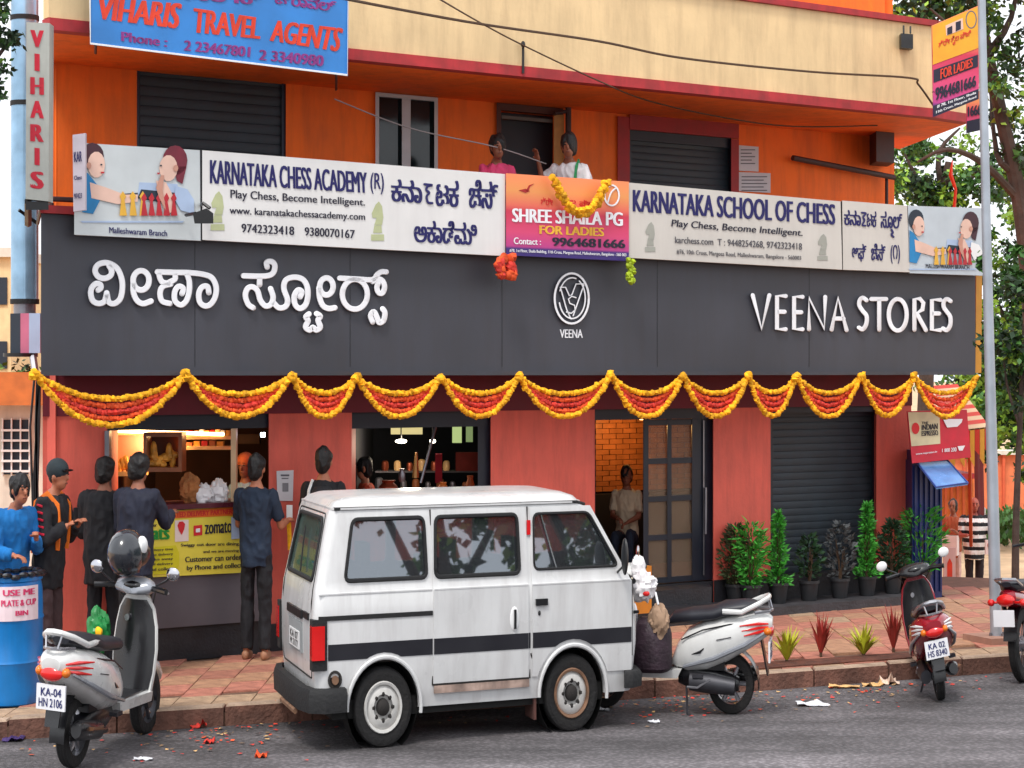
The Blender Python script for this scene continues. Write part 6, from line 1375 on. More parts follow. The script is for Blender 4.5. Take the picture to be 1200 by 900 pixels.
potplant(1016, 'bright green cone shaped potted plant at the right edge of the shutter', .74, .13, 'cone', m_ft); potplant(1046, 'dark bushy potted plant before the last red pillar', .55, .15, 'bush', m_fd); potplant(1080, 'wide green ferny potted plant at the right end by the blue booth', .70, .24, 'fern', m_ft)
potplant(862, 'dull green rounded potted plant against the red pillar by the glass door', .58, .16, 'bush', M('foliage_dull', (84, 96, 56), rough=.7, var=.2, k=.5, island=.4), d=.12)
def spike(px, py, label, mat, h_, n, spread, wdt=.014):
    c = G(px, py, .146); th = thing('kerb_plant', label, 'plant', c, 'spiky plants in the kerb bed'); mb = MB()
    for k in range(n):
        a = rnd.random()*6.28; t = rnd.uniform(.1, 1)*spread; L = h_*rnd.uniform(.6, 1.05); d0 = Vector((cos(a)*t, sin(a)*t, 1)).normalized(); d1 = (d0+Vector((cos(a), sin(a), -.3))*t*.6).normalized()
        s_ = Vector((-sin(a), cos(a), 0))*wdt; p1 = c+d0*L*.55; p2 = p1+d1*L*.45; mb.add([c-s_*.5, c+s_*.5, p1+s_, p1-s_, p2], [(0, 1, 2, 3), (3, 2, 4)])
    mb.build('blades', mat, parent=th, smooth=0, recalc=False); q = MB(); q.tube([c-Vector((0, 0, .03)), c+Vector((0, 0, h_*.25))], .012, 6); q.build('stem', m_stem, parent=th)
m_ly = M('leaf_yellow', (206, 206, 50), rough=.6, k=.7, island=.25); m_lr = M('leaf_red', (170, 50, 40), rough=.6, k=.7, island=.3)
spike(922, 775, 'yellow green spiky plant, leftmost in the kerb bed', m_ly, .30, 46, .7); spike(962, 768, 'tall red spiky plant between the two yellow ones in the kerb bed', m_lr, .36, 34, .45); spike(1012, 768, 'wide yellow spiky plant in the middle of the kerb bed', m_ly, .30, 60, 1.0); spike(1047, 763, 'thin upright red spiky plant beside the maroon scooter', m_lr, .40, 30, .35)
# ================================================================ booth, hoarding, awning on the right
m_bb = M('booth_blue', (20, 42, 104), rough=.45, var=.15, k=.8, dirt=.25)
bt = thing('booth', 'narrow dark blue kiosk with a pale blue flap at the right end of the shop', 'kiosk', PZ(1088, .13, .3))
mb = MB(); slab(1069, 1104, .13, 1.56, .3, .6, mb); mb.build('cabinet', m_bb, parent=bt, smooth=0)
for px in range(1072, 1104, 6):
    mb = MB(); slab(px, px+2, .2, 1.5, .315, .014, mb); mb.build('rib', m_bb, parent=bt, smooth=0)
mb = MB(); a = [P(1074, 541, .33), P(1110, 539, .33), P(1134, 566, .75), P(1097, 571, .75)]; mb.hexa(a, [v-Vector((0, 0, .02)) for v in a]); fl_ = mb.build('flap', M('flap_blue', (96, 150, 214), rough=.25, var=.2, k=.85), parent=bt, smooth=0)
mb = MB(); mb.tube(a+[a[0]], .012, 5); mb.build('flap_frame', M('booth_trim', (60, 90, 170), k=.8), parent=bt)
mb = MB(); pane([(1070, 528), (1104, 527), (1104, 541), (1070, 542)], .28, .3, mb); mb.build('top_panel', m_bb, parent=bt, smooth=0)
hb = thing('red_hoarding', 'red and cream advertising board above the blue kiosk', 'sign', P(1100, 512, .42))
mb = MB(); pane([(1063, 482), (1133, 480), (1138, 536), (1069, 543)], .42, .03, mb); mb.build('board', M('hoarding_red', (216, 24, 56), rough=.5, var=.12, k=.85), parent=hb, smooth=0)
mb = MB(); flatpoly(mb, [(1064, 483), (1101, 483), (1102, 520), (1068, 523)], .425); mb.build('cream_panel', M('cream_print', (226, 216, 176), k=.85), parent=hb, smooth=0)
mb = MB(); flatpoly(mb, oval(1073, 502, 4.6, 6.8, 14)[:-1], .43); mb.build('red_seal', M('red_ink', (214, 30, 40), k=.9), parent=hb, smooth=0)
mb = MB(); text(mb, 'THE', [(1080, 494), (1088, 494), (1088, 497), (1080, 497)], .43, .04); text(mb, 'INDIAN', [(1080, 498), (1099, 496), (1099, 503), (1080, 504)], .43, .05); text(mb, 'ESPRESSO', [(1080, 505), (1099, 504), (1100, 510), (1080, 511)], .43, .05); mb.build('lettering', m_inkb, parent=hb, smooth=0)
mb = MB(); flatpoly(mb, [(1105, 491), (1128, 491), (1127, 495), (1122, 500), (1110, 501)], .43); text(mb, 'www.espresso.in', [(1073, 531), (1098, 528), (1098, 531), (1073, 534)], .43, .04); text(mb, '1 800 200', [(1104, 526), (1121, 524), (1121, 529), (1104, 530)], .43, .04); flatpoly(mb, [(1122, 523), (1131, 522), (1128, 528), (1124, 528)], .43); mb.build('white_print', m_letter, parent=hb, smooth=0)
aw = thing('striped_awning', 'red and white striped awning with hanging orange flaps behind the lamp post', 'awning', Wp(1130, 490, 25))
m_awr = M('awning_red', (226, 60, 36), k=.85, var=.1); m_aww = M('awning_white', (240, 214, 170), k=.85, var=.1)
TL_, TR_, BR_, BL_ = Wp(1094, 452, 26), Wp(1122, 450, 26), Wp(1160, 500, 23.5), Wp(1108, 506, 23.5)
for k in range(12):
    mb = MB(); f0, f1 = k/12, (k+1)/12; q4 = [TL_*(1-f0)+BL_*f0, TR_*(1-f0)+BR_*f0, TR_*(1-f1)+BR_*f1, TL_*(1-f1)+BL_*f1]; mb.hexa(q4, [v-Vector((0, 0, .015)) for v in q4]); mb.build('stripe', [m_awr, m_aww][k % 2], parent=aw, smooth=0)
for k in range(9):
    f0, f1 = k/9, (k+.9)/9; a0 = BL_*(1-f0)+BR_*f0; a1 = BL_*(1-f1)+BR_*f1; L = Vector((0, 0, -.30-.12*(k % 2))); mb = MB(); mb.hexa([a0, a1, a1+L, a0+L*.8], [v+Vector((0, .015, 0)) for v in (a0, a1, a1+L, a0+L*.8)]); mb.build('flap', [m_awr, M('awning_yellow', (244, 180, 60), k=.85)][k % 2], parent=aw, smooth=0)
mb = MB(); mb.tube([Wp(1136, 505, 23.6), Wp(1138, 640, 24.2)], .02, 6); mb.build('post', M('orange_post', (220, 90, 40), k=.8), parent=aw)
# ================================================================ lamp post
b0 = G(1168, 752, .13); pf_ = thing('lamp_post', 'tall galvanised lamp post on a low concrete block at the right', 'lamp post', b0)
m_gal = M('galvanised', (176, 184, 194), rough=.4, metal=.35, var=.18, scale=3, k=.85, dirt=.15)
top = Wp(1149, -60, b0.y); mb = MB(); mb.tube([Wp(1167.5, 745, b0.y), Wp(1163, 560, b0.y), Wp(1155.5, 250, b0.y), top, top+(top-Wp(1155, 250, b0.y))*.4], [.052, .05, .040, .034, .03], 14); mb.build('pole', m_gal, parent=pf_)
mb = MB(); mb.tube([b0+Vector((0, 0, .0)), b0+Vector((0, 0, .05))], .085, 12); mb.build('collar', m_gal, parent=pf_)
for k in range(4):
    mb = MB(); a = k*pi/2+.5; mb.tube([b0+Vector((.07*cos(a), .07*sin(a), .04)), b0+Vector((.07*cos(a), .07*sin(a), .08))], .012, 6); mb.build('bolt', m_steel, parent=pf_)
mb = MB(); mb.box((b0.x+.0, b0.y+.02, b0.z), (.40, .42, .11), rz=.4); mb.build('concrete_block', M('block_pink', (186, 140, 120), rough=.9, var=.2, k=.7, dirt=.3), parent=pf_, smooth=0)
# banners on the parapet corner and the lamp post
def hangsign(q, Y, label, d=0):
    PFb = lambda x, y, dd=0: Wp(x, y, Y-dd)
    mb = MB(); a = [PFb(x, y) for x, y in q]; mb.hexa(a, [v+Vector((0, .03, 0)) for v in a]); return mb.build('hostel_banner', MB_, smooth=0, label=label, cat='banner'), PFb
o, PFb = hangsign([(1092, 30), (1148, 6), (1147, 116), (1094, 137)], 20.2, 'hanging orange and pink hostel banner between parapet corner and lamp post')
L_ = lambda nm, mt, fn: (lambda mb: (fn(mb), build_split(mb, nm, mt, o)))(MB())
L_('yellow_field', M('banner_gold', (244, 170, 40), k=.85), lambda m: flatpoly(m, [(1093, 30.5), (1147, 7.5), (1147, 56), (1093, 76)], .004, pf=PFb))
L_('dark_band', m_inkb, lambda m: [flatpoly(m, [(1094, 82), (1146, 64), (1146, 78), (1094, 97)], .004, pf=PFb), flatpoly(m, [(1094, 124), (1147, 104), (1147, 116), (1094, 136.5)], .004, pf=PFb)])
L_('lettering', m_or, lambda m: [text(m, 'ಶ್ರೀ ಶೈಲ ಪಿಜಿ', [(1100, 48), (1138, 34), (1138, 44), (1100, 60)], .008, .05, pf=PFb), text(m, 'FOR LADIES', [(1102, 81), (1140, 68), (1140, 78), (1102, 93)], .012, .05, pf=PFb)])
L_('lettering', m_inkb, lambda m: [text(m, '9964681666', [(1096, 103), (1144, 88), (1144, 101), (1096, 118)], .008, .06, pf=PFb)])
L_('lettering', m_letter, lambda m: [text(m, '# 78, 1st Floor, Shaila', [(1098, 123), (1144, 107), (1144, 110), (1098, 127)], .008, .03, pf=PFb), text(m, '11th Cross, Margosa Road', [(1097, 130), (1144, 112), (1144, 115), (1097, 134)], .008, .03, pf=PFb)])
L_('portrait', m_skin, lambda m: flatpoly(m, [(1108, 30), (1128, 21), (1129, 34), (1109, 42)], .007, pf=PFb)); L_('portrait_dark', m_inkb, lambda m: [flatpoly(m, [(1110, 33), (1116, 30), (1116, 39), (1110, 41)], .009, pf=PFb), flatpoly(m, [(1120, 26), (1126, 24), (1126, 34), (1120, 37)], .009, pf=PFb)])
mb = MB(); a = [PFb(x, y) for x, y in oval(1138, 23, 6, 10, 18)]; mb.tube(a, .008, 5, cap=False); mb.build('emblem', M('grey_print', (120, 120, 130)), parent=o)
mb = MB(); mb.tube([P(1093, 45, .78), PFb(1094, 45)], .01, 5); mb.tube([P(1093, 108, .78), PFb(1094, 108)], .01, 5); mb.build('fixing', m_blk, parent=o)
o2, PF2 = hangsign([(1133, 110), (1151, 106), (1151, 152), (1133, 156)], 20.8, 'lower second hostel banner half behind the hanging one at the lamp post')
mb = MB(); text(mb, '1666', [(1134, 125), (1150, 122), (1150, 134), (1134, 137)], .006, .06, pf=PF2); mb.build('lettering', m_inkb, parent=o2, smooth=0)
mb = MB(); flatpoly(mb, [(1133, 142), (1151, 138), (1151, 152), (1133, 156)], .005, pf=PF2); mb.build('dark_band', m_inkb, parent=o2, smooth=0)
# orange ribbon in the tree
mb = MB(); mb.tube([Wp(1116, 188, 24), Wp(1114, 205, 24), Wp(1120, 222, 24), Wp(1118, 246, 24)], [.02, .07, .05, .06], 6, flat=.3); mb.build('orange_cloth', m_awr, label='orange cloth strip hanging in front of the trees above the right sign', cat='cloth')
# ================================================================ left edge
m_cyl = M('sheet_metal_blue', (150, 186, 214), rough=.22, metal=.5, var=.3, scale=4, k=.85)
Yl = 17.6; cl = thing('metal_column', 'shiny pale blue sheet metal column at the left corner of the shop', 'column', Wp(29, 437, Yl))
mb = MB(); c_ = Wp(29, 300, Yl); zt, zb_ = Wp(0, -40, Yl).z, Wp(0, 352, Yl).z; mb.lathe([(.112, zb_), (.112, zt)], 26, (c_.x, c_.y, 0)); mb.build('shaft', m_cyl, parent=cl)
for y in (20, 120, 352):
    mb = MB(); z = Wp(0, y, Yl).z; mb.lathe([(.118, z-.03), (.118, z+.01)], 26, (c_.x, c_.y, 0)); mb.build('band', m_rub, parent=cl)
mb = MB(); z = Wp(0, 366, Yl).z; mb.lathe([(.09, z-.1), (.09, z+.1)], 20, (c_.x, c_.y, 0)); mb.build('neck', m_steel, parent=cl)
c2 = Wp(29, 392, Yl-.1); bx = thing('box_sign', 'small box sign with dark, pink and blue faces below the metal column', 'sign', c2)
z0, z1 = Wp(0, 414, Yl).z, Wp(0, 368, Yl).z
for k, (a, b, mt) in enumerate(((12, 24, m_pdk), (24, 34, M('sign_rose', (206, 110, 140), k=.8)), (34, 47, m_plb))):
    A0, B0 = Wp(a, 400, Yl-.15-.05*k), Wp(b, 400, Yl-.20-.05*k*.5); mb = MB(); mb.hexa([Z(A0, z0), Z(B0, z0), Z(B0, z1), Z(A0, z1)], [Z(v, z)+Vector((0, .12, 0)) for v, z in ((A0, z0), (B0, z0), (B0, z1), (A0, z1))]); mb.build('face', mt, parent=bx, smooth=0)
mb = MB(); mb.lathe([(.14, z0-.03), (.14, z0)], 20, (c_.x, c_.y-.15, 0)); mb.build('tray', m_blk, parent=bx)
mb = MB(); mb.tube([Wp(38, 414, Yl-.2), Wp(42, 440, Yl-.3)], .03, 6); mb.build('bracket', m_steel, parent=bx)
mb = MB()
for k in range(6): x = 44+rnd.uniform(-6, 4); mb.tube([Wp(x, 440, 17.2), Wp(x-2+rnd.uniform(-4, 2), 500, 17.2), Wp(x-3+rnd.uniform(-3, 3), 570, 17.2), Wp(x-1, 640, 17.2)], .01, 5)
mb.build('hanging_cables', m_blk, label='bunch of dark cables hanging beside the left red pillar', cat='cables', kind='stuff')
# houses behind
m_hw = M('house_cream', (228, 222, 208), rough=.8, var=.1, k=.85, dirt=.25); m_hy = M('house_yellow', (240, 214, 164), rough=.8, var=.1, k=.85, dirt=.2)
h1 = thing('cream_house', 'cream house with a barred window seen past the left end of the shop', 'house', Wp(0, 700, 25))
def bx3(name, mat, par, px0, px1, y0, y1, Y, t, smooth=0):
    mb = MB(); a = [Wp(px0, y1, Y), Wp(px1, y1, Y), Wp(px1, y0, Y), Wp(px0, y0, Y)]; mb.hexa(a, [v+Vector((0, t, 0)) for v in a]); return mb.build(name, mat, parent=par, smooth=smooth)
bx3('wall', m_hw, h1, -160, 62, 475, 740, 25, 5); bx3('roof_edge', M('terracotta', (206, 120, 60), rough=.8, var=.2, k=.8), h1, -170, 60, 436, 475, 24.6, 6)
wn = bx3('window', m_pdk, h1, 3, 33, 492, 556, 24.97, .02)
for k in range(5): bx3('grille_bar', m_white, wn, 1, 35, 503+k*12, 505.5+k*12, 24.9, .04)
for k in range(4): bx3('grille_bar', m_white, wn, 2+k*10.5, 3.6+k*10.5, 490, 558, 24.93, .03)
h2 = thing('yellow_house', 'tall yellow house wall far behind at the left edge', 'house', Wp(0, 600, 32))
bx3('wall', m_hy, h2, -220, 13, 300, 620, 32, 6); bx3('parapet', m_hw, h2, -225, 15, 290, 301, 31.9, 6.2)
for y in (325, 400): bx3('window', m_pdk, h2, -20, 8, y, y+32, 31.97, .05)
# compound wall, parked car, gate behind on the right
cw = thing('compound_wall', 'long low orange compound wall across the side street', 'wall', Wp(1150, 600, 50))
for k in range(9):
    x0 = 1040+k*46; bx3('wall_panel', M('wall_salmon', (232, 128, 84), rough=.8, var=.12, k=.85, dirt=.3), cw, x0, x0+43, 533, 606, 50, .3)
    bx3('pier', M('wall_pier', (214, 96, 60), rough=.8, var=.12, k=.85, dirt=.3), cw, x0+43, x0+46, 529, 607, 49.9, .45)
bx3('coping', m_hw, cw, 1040, 1454, 528, 533, 49.85, .6)
h3 = thing('orange_shed', 'orange shed behind the striped awning', 'building', Wp(1120, 590, 40)); bx3('wall', M('shed_orange', (236, 130, 60), rough=.7, var=.2, k=.85), h3, 1098, 1141, 560, 612, 40, 3); bx3('roof', m_rtrim, h3, 1094, 1143, 555, 561, 39.6, 4)
for k in range(6): bx3('slat', M('shed_slat', (206, 90, 40), k=.85), h3, 1100+k*7, 1103+k*7, 563, 612, 39.95, .04)
# little car parked far behind
cy_ = 44.0; cb0 = Wp(1090, 640, cy_); zc = gz(cb0.x, cy_)
def car(org, yaw, label, mat, sc=1.0, name='parked_car'):
    cr = thing(name, label, 'car', org); t0 = frame(org, yaw); tc_ = lambda v: t0(Vector(v)*sc)
    mb = MB(tc_); mb.loft([[(x, y*.72, z) for x, z in ((-1.7, .3), (1.7, .3), (1.75, .55), (1.65, .78), (.9, .88), (-1.5, .92), (-1.75, .75))] for y in (-1, -.96, .96, 1)]); mb.build('body', mat, parent=cr, smooth=30)
    mb = MB(tc_); mb.loft([[(x, y*w_, z) for x, z in ((-1.45, .9), (.95, .88), (.45, 1.35), (-1.1, 1.38))] for y, w_ in ((-.68, 1), (-.6, 1), (.6, 1), (.68, 1))]); mb.build('cabin_windows', m_glassd, parent=cr, smooth=20)
    mb = MB(tc_); mb.bbox(-1.1, .45, -.6, .6, 1.36, 1.41); mb.build('roof', mat, parent=cr, smooth=0)
    for x in (-1.1, 1.1):
        for y in (-.66, .66): mb = MB(tc_); tyre(mb, (x, y, .3), .3, .18, 20); mb.lathe([(.2, -.06), (.2, .06)], 16, (x, y, .3), 'Y'); mb.build('wheel', m_tyre, parent=cr)
car((cb0.x, cy_, zc), radians(185), 'pale car with dark windows parked far behind the kiosk', m_vw, .78, 'far_car')
bx4 = MB(); a = [Wp(1106, 684, 26), Wp(1120, 684, 26), Wp(1120, 642, 26), Wp(1106, 642, 26)]; bx4.hexa(a, [v+Vector((0, .05, 0)) for v in a]); po = bx4.build('poster_board', M('poster_pink', (226, 190, 186), k=.85), smooth=0, label='small pink poster board standing behind the maroon scooter', cat='poster')
mb = MB(); PF3 = lambda x, y, dd=0: Wp(x, y, 26-dd); flatpoly(mb, [(1110, 680), (1110, 660), (1113, 654), (1116, 660), (1116, 680)], .004, pf=PF3); mb.build('print', m_or, parent=po, smooth=0)
mb = MB(); mb.tube([Wp(1107, 683, 26.05), Wp(1107, 712, 26.05)], .02, 6); mb.tube([Wp(1119, 683, 26.05), Wp(1119, 712, 26.05)], .02, 6); mb.build('leg', m_pipe, parent=po)
# ================================================================ trees
m_bark = M('bark', (84, 66, 58), rough=.9, var=.35, scale=6, bump=.8, bscale=14, k=.7)
LM = [M('leaf_dark', (34, 66, 30), rough=.6, var=.1, k=.6, island=.4), M('leaf_mid', (64, 112, 40), rough=.6, var=.1, k=.7, island=.4), M('leaf_light', (138, 176, 56), rough=.6, var=.1, k=.85, island=.35)]
for m_ in LM:
    b_ = m_.node_tree.nodes['Principled BSDF']; b_.inputs['Transmission Weight'].default_value = 0.0
def tree(label, base, trunk, limbs, blobs, n, ls=.13, mix=(.35, .4, .25), r0=.16, group='trees beyond the shop', seed=1):
    rg = random.Random(seed); th = thing('tree', label, 'tree', base, group); b = Vector(base)
    mb = MB(); tr = [b+Vector(p) for p in trunk]; k = len(tr); mb.tube(smoothline([tuple(p) for p in tr], 4), [r0*(1-.6*i/((k-1)*4)) for i in range((k-1)*4+1)], 9); mb.build('trunk', m_bark, parent=th)
    for lb_ in limbs:
        pts = [b+Vector(p) for p in lb_]; sm = smoothline([tuple(p) for p in pts], 3); mb = MB(); mb.tube(sm, [r0*.42*(1-.75*i/(len(sm)-1)) for i in range(len(sm))], 7); mb.build('limb', m_bark, parent=th)
    cr_ = MB(); tot = sum(r**2 for *_, r in blobs)
    for (x, y, z, r) in blobs:
        m = int(n*r*r/tot); c = b+Vector((x, y, z)); sub = [(Vector((rg.gauss(0, .5), rg.gauss(0, .5), rg.gauss(0, .42)))*r, rg.uniform(.18, .38)*r, rg.random()) for _ in range(16)]
        for _ in range(m):
            o_, sr, t = rg.choice(sub); v = Vector((rg.gauss(0, .5), rg.gauss(0, .5), rg.gauss(0, .45)))*sr; p = c+o_+v
            u = t*.75+rg.random()*.25; mi = 0 if u < mix[0] else (1 if u < mix[0]+mix[1] else 2)
            d = Vector((rg.uniform(-1, 1), rg.uniform(-1, 1), rg.uniform(-1, .6))).normalized(); s_ = d.cross(Vector((rg.uniform(-1, 1), rg.uniform(-1, 1), rg.uniform(-1, 1)))).normalized(); L = ls*rg.uniform(.6, 1.3)
            cr_.add([p, p+d*L*.45+s_*L*.28, p+d*L, p+d*L*.45-s_*L*.28], [(0, 1, 2, 3)], mi)
    cr_.build('crown', LM, parent=th, smooth=0, recalc=False); return th
def at(px, py, Y): v = Wp(px, py, Y); return v
def blob(base, px, py, Y, r): v = Wp(px, py, Y)-Vector(base); return (v.x, v.y, v.z, r)
bs = Wp(1225, 640, 30); bs.z = gz(bs.x, 30)
R_ = lambda px, py, Y, b=bs: tuple(Wp(px, py, Y)-b)
tree('big tree with a dark leaning trunk and broken canopy right of the lamp post', bs, [(0, 0, 0), R_(1212, 420, 30), R_(1197, 250, 30), R_(1172, 130, 30), R_(1155, 50, 30), R_(1140, -40, 30)],
     [[R_(1197, 250, 30), R_(1215, 180, 30), R_(1235, 90, 30)], [R_(1172, 130, 30), R_(1140, 60, 29), R_(1090, 10, 29)], [R_(1160, 60, 30), R_(1185, 20, 30), R_(1200, -60, 30)], [R_(1190, 230, 30), R_(1150, 190, 29.5), R_(1110, 175, 29), R_(1075, 190, 29)], [R_(1185, 200, 30), R_(1168, 180, 30), R_(1160, 100, 31)]],
     [blob(bs, 1060, -8, 30, .9), blob(bs, 1110, 8, 30, .8), blob(bs, 1190, 25, 30, .9), blob(bs, 1225, 110, 30, .8), blob(bs, 1175, 115, 31, .45), blob(bs, 1060, 20, 32, .5), blob(bs, 1140, -60, 30, 1.2), blob(bs, 1200, -70, 30, 1.2), blob(bs, 1215, 180, 30, .5)], 9000, .12, seed=3, r0=.15)
bs2 = Wp(1080, 640, 36); bs2.z = gz(bs2.x, 36); R2 = lambda px, py, Y: tuple(Wp(px, py, Y)-bs2)
tree('mid green tree standing directly behind the right end of the signs', bs2, [(0, 0, 0), R2(1086, 420, 36), R2(1100, 260, 36), R2(1112, 190, 36)],
     [[R2(1100, 260, 36), R2(1075, 210, 36), R2(1060, 180, 36)], [R2(1100, 260, 36), R2(1130, 220, 36), R2(1160, 180, 36)], [R2(1105, 230, 36), R2(1100, 180, 36), R2(1125, 150, 36)]],
     [blob(bs2, 1070, 215, 36, .75), blob(bs2, 1100, 235, 36, .7), blob(bs2, 1135, 215, 36, .6), blob(bs2, 1060, 180, 37, .45), blob(bs2, 1172, 210, 37, .6)], 4200, .13, (.35, .35, .3), r0=.16, seed=5)
bs3 = Wp(1190, 742, 19.4); bs3.z = .12; R3 = lambda px, py, Y=19.4: tuple(Wp(px, py, Y)-bs3)
tree('slender tree rising from the pavement edge right of the lamp post', bs3, [(0, 0, 0), R3(1190, 640), R3(1193, 545), R3(1197, 460), R3(1200, 380)],
     [[R3(1195, 500), R3(1180, 450), R3(1175, 400)], [R3(1197, 460), R3(1215, 420), R3(1225, 380)]], [blob(bs3, 1205, 330, 19.4, .38), blob(bs3, 1186, 405, 19.4, .28), blob(bs3, 1210, 430, 19.4, .3)], 1500, .085, (.4, .35, .25), r0=.04, seed=7)
bs4 = Wp(1240, 600, 40); bs4.z = gz(bs4.x, 40)
R4 = lambda px, py, Y: tuple(Wp(px, py, Y)-bs4)
tree('dense leafy tree filling the gap beside the lamp post down to the orange wall', bs4, [(0, 0, 0), R4(1225, 500, 40), R4(1205, 420, 40), R4(1195, 330, 40)], [[R4(1205, 420, 40), R4(1180, 380, 40), R4(1160, 330, 40)], [R4(1205, 400, 40), R4(1235, 350, 40), R4(1250, 300, 40)]],
     [blob(bs4, 1180, 300, 40, .8), blob(bs4, 1205, 360, 40, .9), blob(bs4, 1170, 390, 40, .75), blob(bs4, 1195, 440, 40, .9), blob(bs4, 1165, 470, 40, .7), blob(bs4, 1150, 510, 40, .55), blob(bs4, 1190, 510, 40, .7), blob(bs4, 1225, 480, 40, .9), blob(bs4, 1240, 400, 40, .9), blob(bs4, 1150, 440, 41, .6), blob(bs4, 1215, 250, 40, .6)], 15000, .14, (.3, .35, .35), r0=.2, seed=9)
bs5 = Wp(1300, 600, 60); bs5.z = -.9; 
tree('far pale green tree row behind the orange wall', bs5, [(0, 0, 0), (0, 0, 3), (-.2, 0, 6)], [[(0, 0, 3), (-2, 0, 5)], [(0, 0, 3), (2, 0, 5)]], [blob(bs5, 1120+k*28, 500-12*(k % 3), 60, 1.1) for k in range(8)]+[blob(bs5, 1130+k*34, 440-30*(k % 2), 61, 1.0) for k in range(5)], 7000, .22, (.2, .4, .4), r0=.25, seed=12)
for k, (px, yb_, yt) in enumerate(((1146, 690, 548), (1151, 640, 556))):
    v = Wp(px, yb_, 27+k*3); mb = MB(); mb.tube([v, Wp(px, (yb_+yt)/2, 27+k*3), Wp(px-1, yt, 27+k*3), Wp(px-2, yt-60, 27+k*3)], .035, 7); mb.build('thin_post', M('post_brown', (104, 36, 40), rough=.8, k=.8), label=('dark red post left of the lamp post, nearer one' if k == 0 else 'dark red post close behind the lamp post, farther one'), cat='post')
b6 = Wp(-70, 700, 15.5); b6.z = .1; R6 = lambda px, py, Y=15.0: tuple(Wp(px, py, Y)-b6)
tree('dark leafy tree whose branch dips into the top left corner', b6, [(0, 0, 0), R6(-60, 400), R6(-50, 150), R6(-30, 0), R6(-20, -80)], [[R6(-50, 150), R6(-20, 90), R6(10, 50)], [R6(-30, 0), R6(0, -10), R6(30, -20)]], [blob(b6, -20, 15, 15, .2), blob(b6, -6, 45, 15, .13), blob(b6, -6, 80, 15, .10), blob(b6, -18, 100, 15, .14), blob(b6, 0, -10, 15, .13), blob(b6, 22, -22, 15, .10)], 1500, .06, (.5, .35, .15), r0=.09, group='trees left of the shop', seed=15)
b7 = Wp(-30, 640, 44); b7.z = -.5
tree('distant tree between the two houses at the left edge', b7, [(0, 0, 0), (.1, 0, 3), (.3, 0, 5)], [[(.1, 0, 3), (1, 0, 4.5)]], [blob(b7, 10, 470, 28, .5), blob(b7, 35, 455, 28, .4)], 900, .1, group='trees left of the shop', seed=17)
# rocks and low scrub by the far wall
sc_ = MB()
for k in range(1400):
    px = 1110+rnd.random()*110; Y = 40+rnd.random()*9; v = Wp(px, 600, Y); v.z = gz(v.x, Y)
    leafquad(sc_, v+Vector((0, 0, rnd.random()*.25)), .16, .05, Vector((rnd.uniform(-1, 1), rnd.uniform(-1, 1), 1)))
sc_.build('scrub', LM[1], smooth=0, recalc=False, kind='stuff')
# ================================================================ cables
def cable(pts, label, r=.010, mat=None):
    mb = MB(); mb.tube(smoothline([tuple(p) for p in pts], 8), r, 5); mb.build('overhead_cable', mat or M('cable_brown', (84, 58, 36), rough=.7, k=.8), label=label, cat='cable', group='overhead cables')
cable([Wp(340, -14, 14), Wp(545, 25, 16), Wp(700, 48, 17.6), Wp(800, 68, 18.6), P(950, 84, 1.0), P(1064, 91, 1.0), P(1076, 99, .9), P(1094, 124, .9)], 'thick brown cable sagging across the cream parapet to its right corner', .011)
cable([Wp(500, -10, 15), P(560, 25, 1.2), P(613, 53, 1.0), P(700, 94, .9), P(760, 118, .4), P(850, 138, .2), P(930, 148, 0), P(1028, 147, -.1)], 'thin cable dropping from the parapet and running under the cornice', .007)
cable([P(392, 116, .1), P(480, 150, .2), P(580, 172, .3), P(640, 192, .3)], 'pale thin wire crossing before the balcony doorway', .006, M('wire_pale', (160, 150, 150), k=.8))
mb = MB(); mb.tube([P(613, 50, .78), P(613, 86, .78)], .012, 5); mb.ell(P(613, 52, .8), (.02, .02, .03), 8, 6); mb.build('cable_hook', m_blk, label='small black hook rod holding cables on the cream parapet', cat='hook')
# ================================================================ litter on the road
def scrap(px, py, label, mat, w_, h_, seed, cat='litter', z=0):
    c = G(px, py, z); rg = random.Random(seed); mb = MB(); n = 7; g_ = []
    for j in range(5):
        for i in range(n): g_.append(c+Vector(((i/(n-1)-.5)*w_*(1+rg.uniform(-.1, .1)), (j/4-.5)*h_*1.6, .006+abs(rg.gauss(0, 1))*h_*.22)))
    fs = [(j*n+i, j*n+i+1, (j+1)*n+i+1, (j+1)*n+i) for j in range(4) for i in range(n-1)]
    mb.add(g_, fs); mb.add([v-Vector((0, 0, .004)) for v in g_], [tuple(reversed(f)) for f in fs]); mb.build('litter', mat, smooth=0, label=label, cat=cat, group='litter along the kerb')
m_cd = M('cardboard', (226, 180, 120), rough=.8, var=.2, k=.85)
scrap(34, 862, 'torn piece of tan cardboard on the road under the left scooter', m_cd, .22, .09, 1); scrap(16, 868, 'dark crumpled wrapper at the far left kerb', M('wrapper_purple', (70, 50, 110), k=.8), .12, .08, 2)
scrap(233, 852, 'crumpled red flower scrap against the kerb left of the van', m_mr, .11, .09, 3); scrap(245, 871, 'small red petal heap on the road left of the van', m_mr, .07, .06, 4); scrap(306, 887, 'orange marigold head lying on the road left of the van', m_mo, .07, .07, 5)
scrap(168, 891, 'flat white paper strip on the road beside the left scooter', m_paper, .12, .04, 6); scrap(952, 827, 'white crumpled paper on the road below the kerb bed', m_paper, .24, .07, 7); scrap(1042, 801, 'pale crumpled bag by the kerb left of the maroon scooter', M('wrapper_peach', (236, 206, 186), k=.88), .14, .12, 8)
scrap(1022, 804, 'orange wrapper by the kerb beside the pale bag', m_cd, .16, .06, 9); scrap(708, 833, 'small white scrap ahead of the front wheel of the van', m_paper, .08, .04, 10); scrap(766, 847, 'white scrap on the road below the white scooter stand', m_paper, .09, .03, 11)
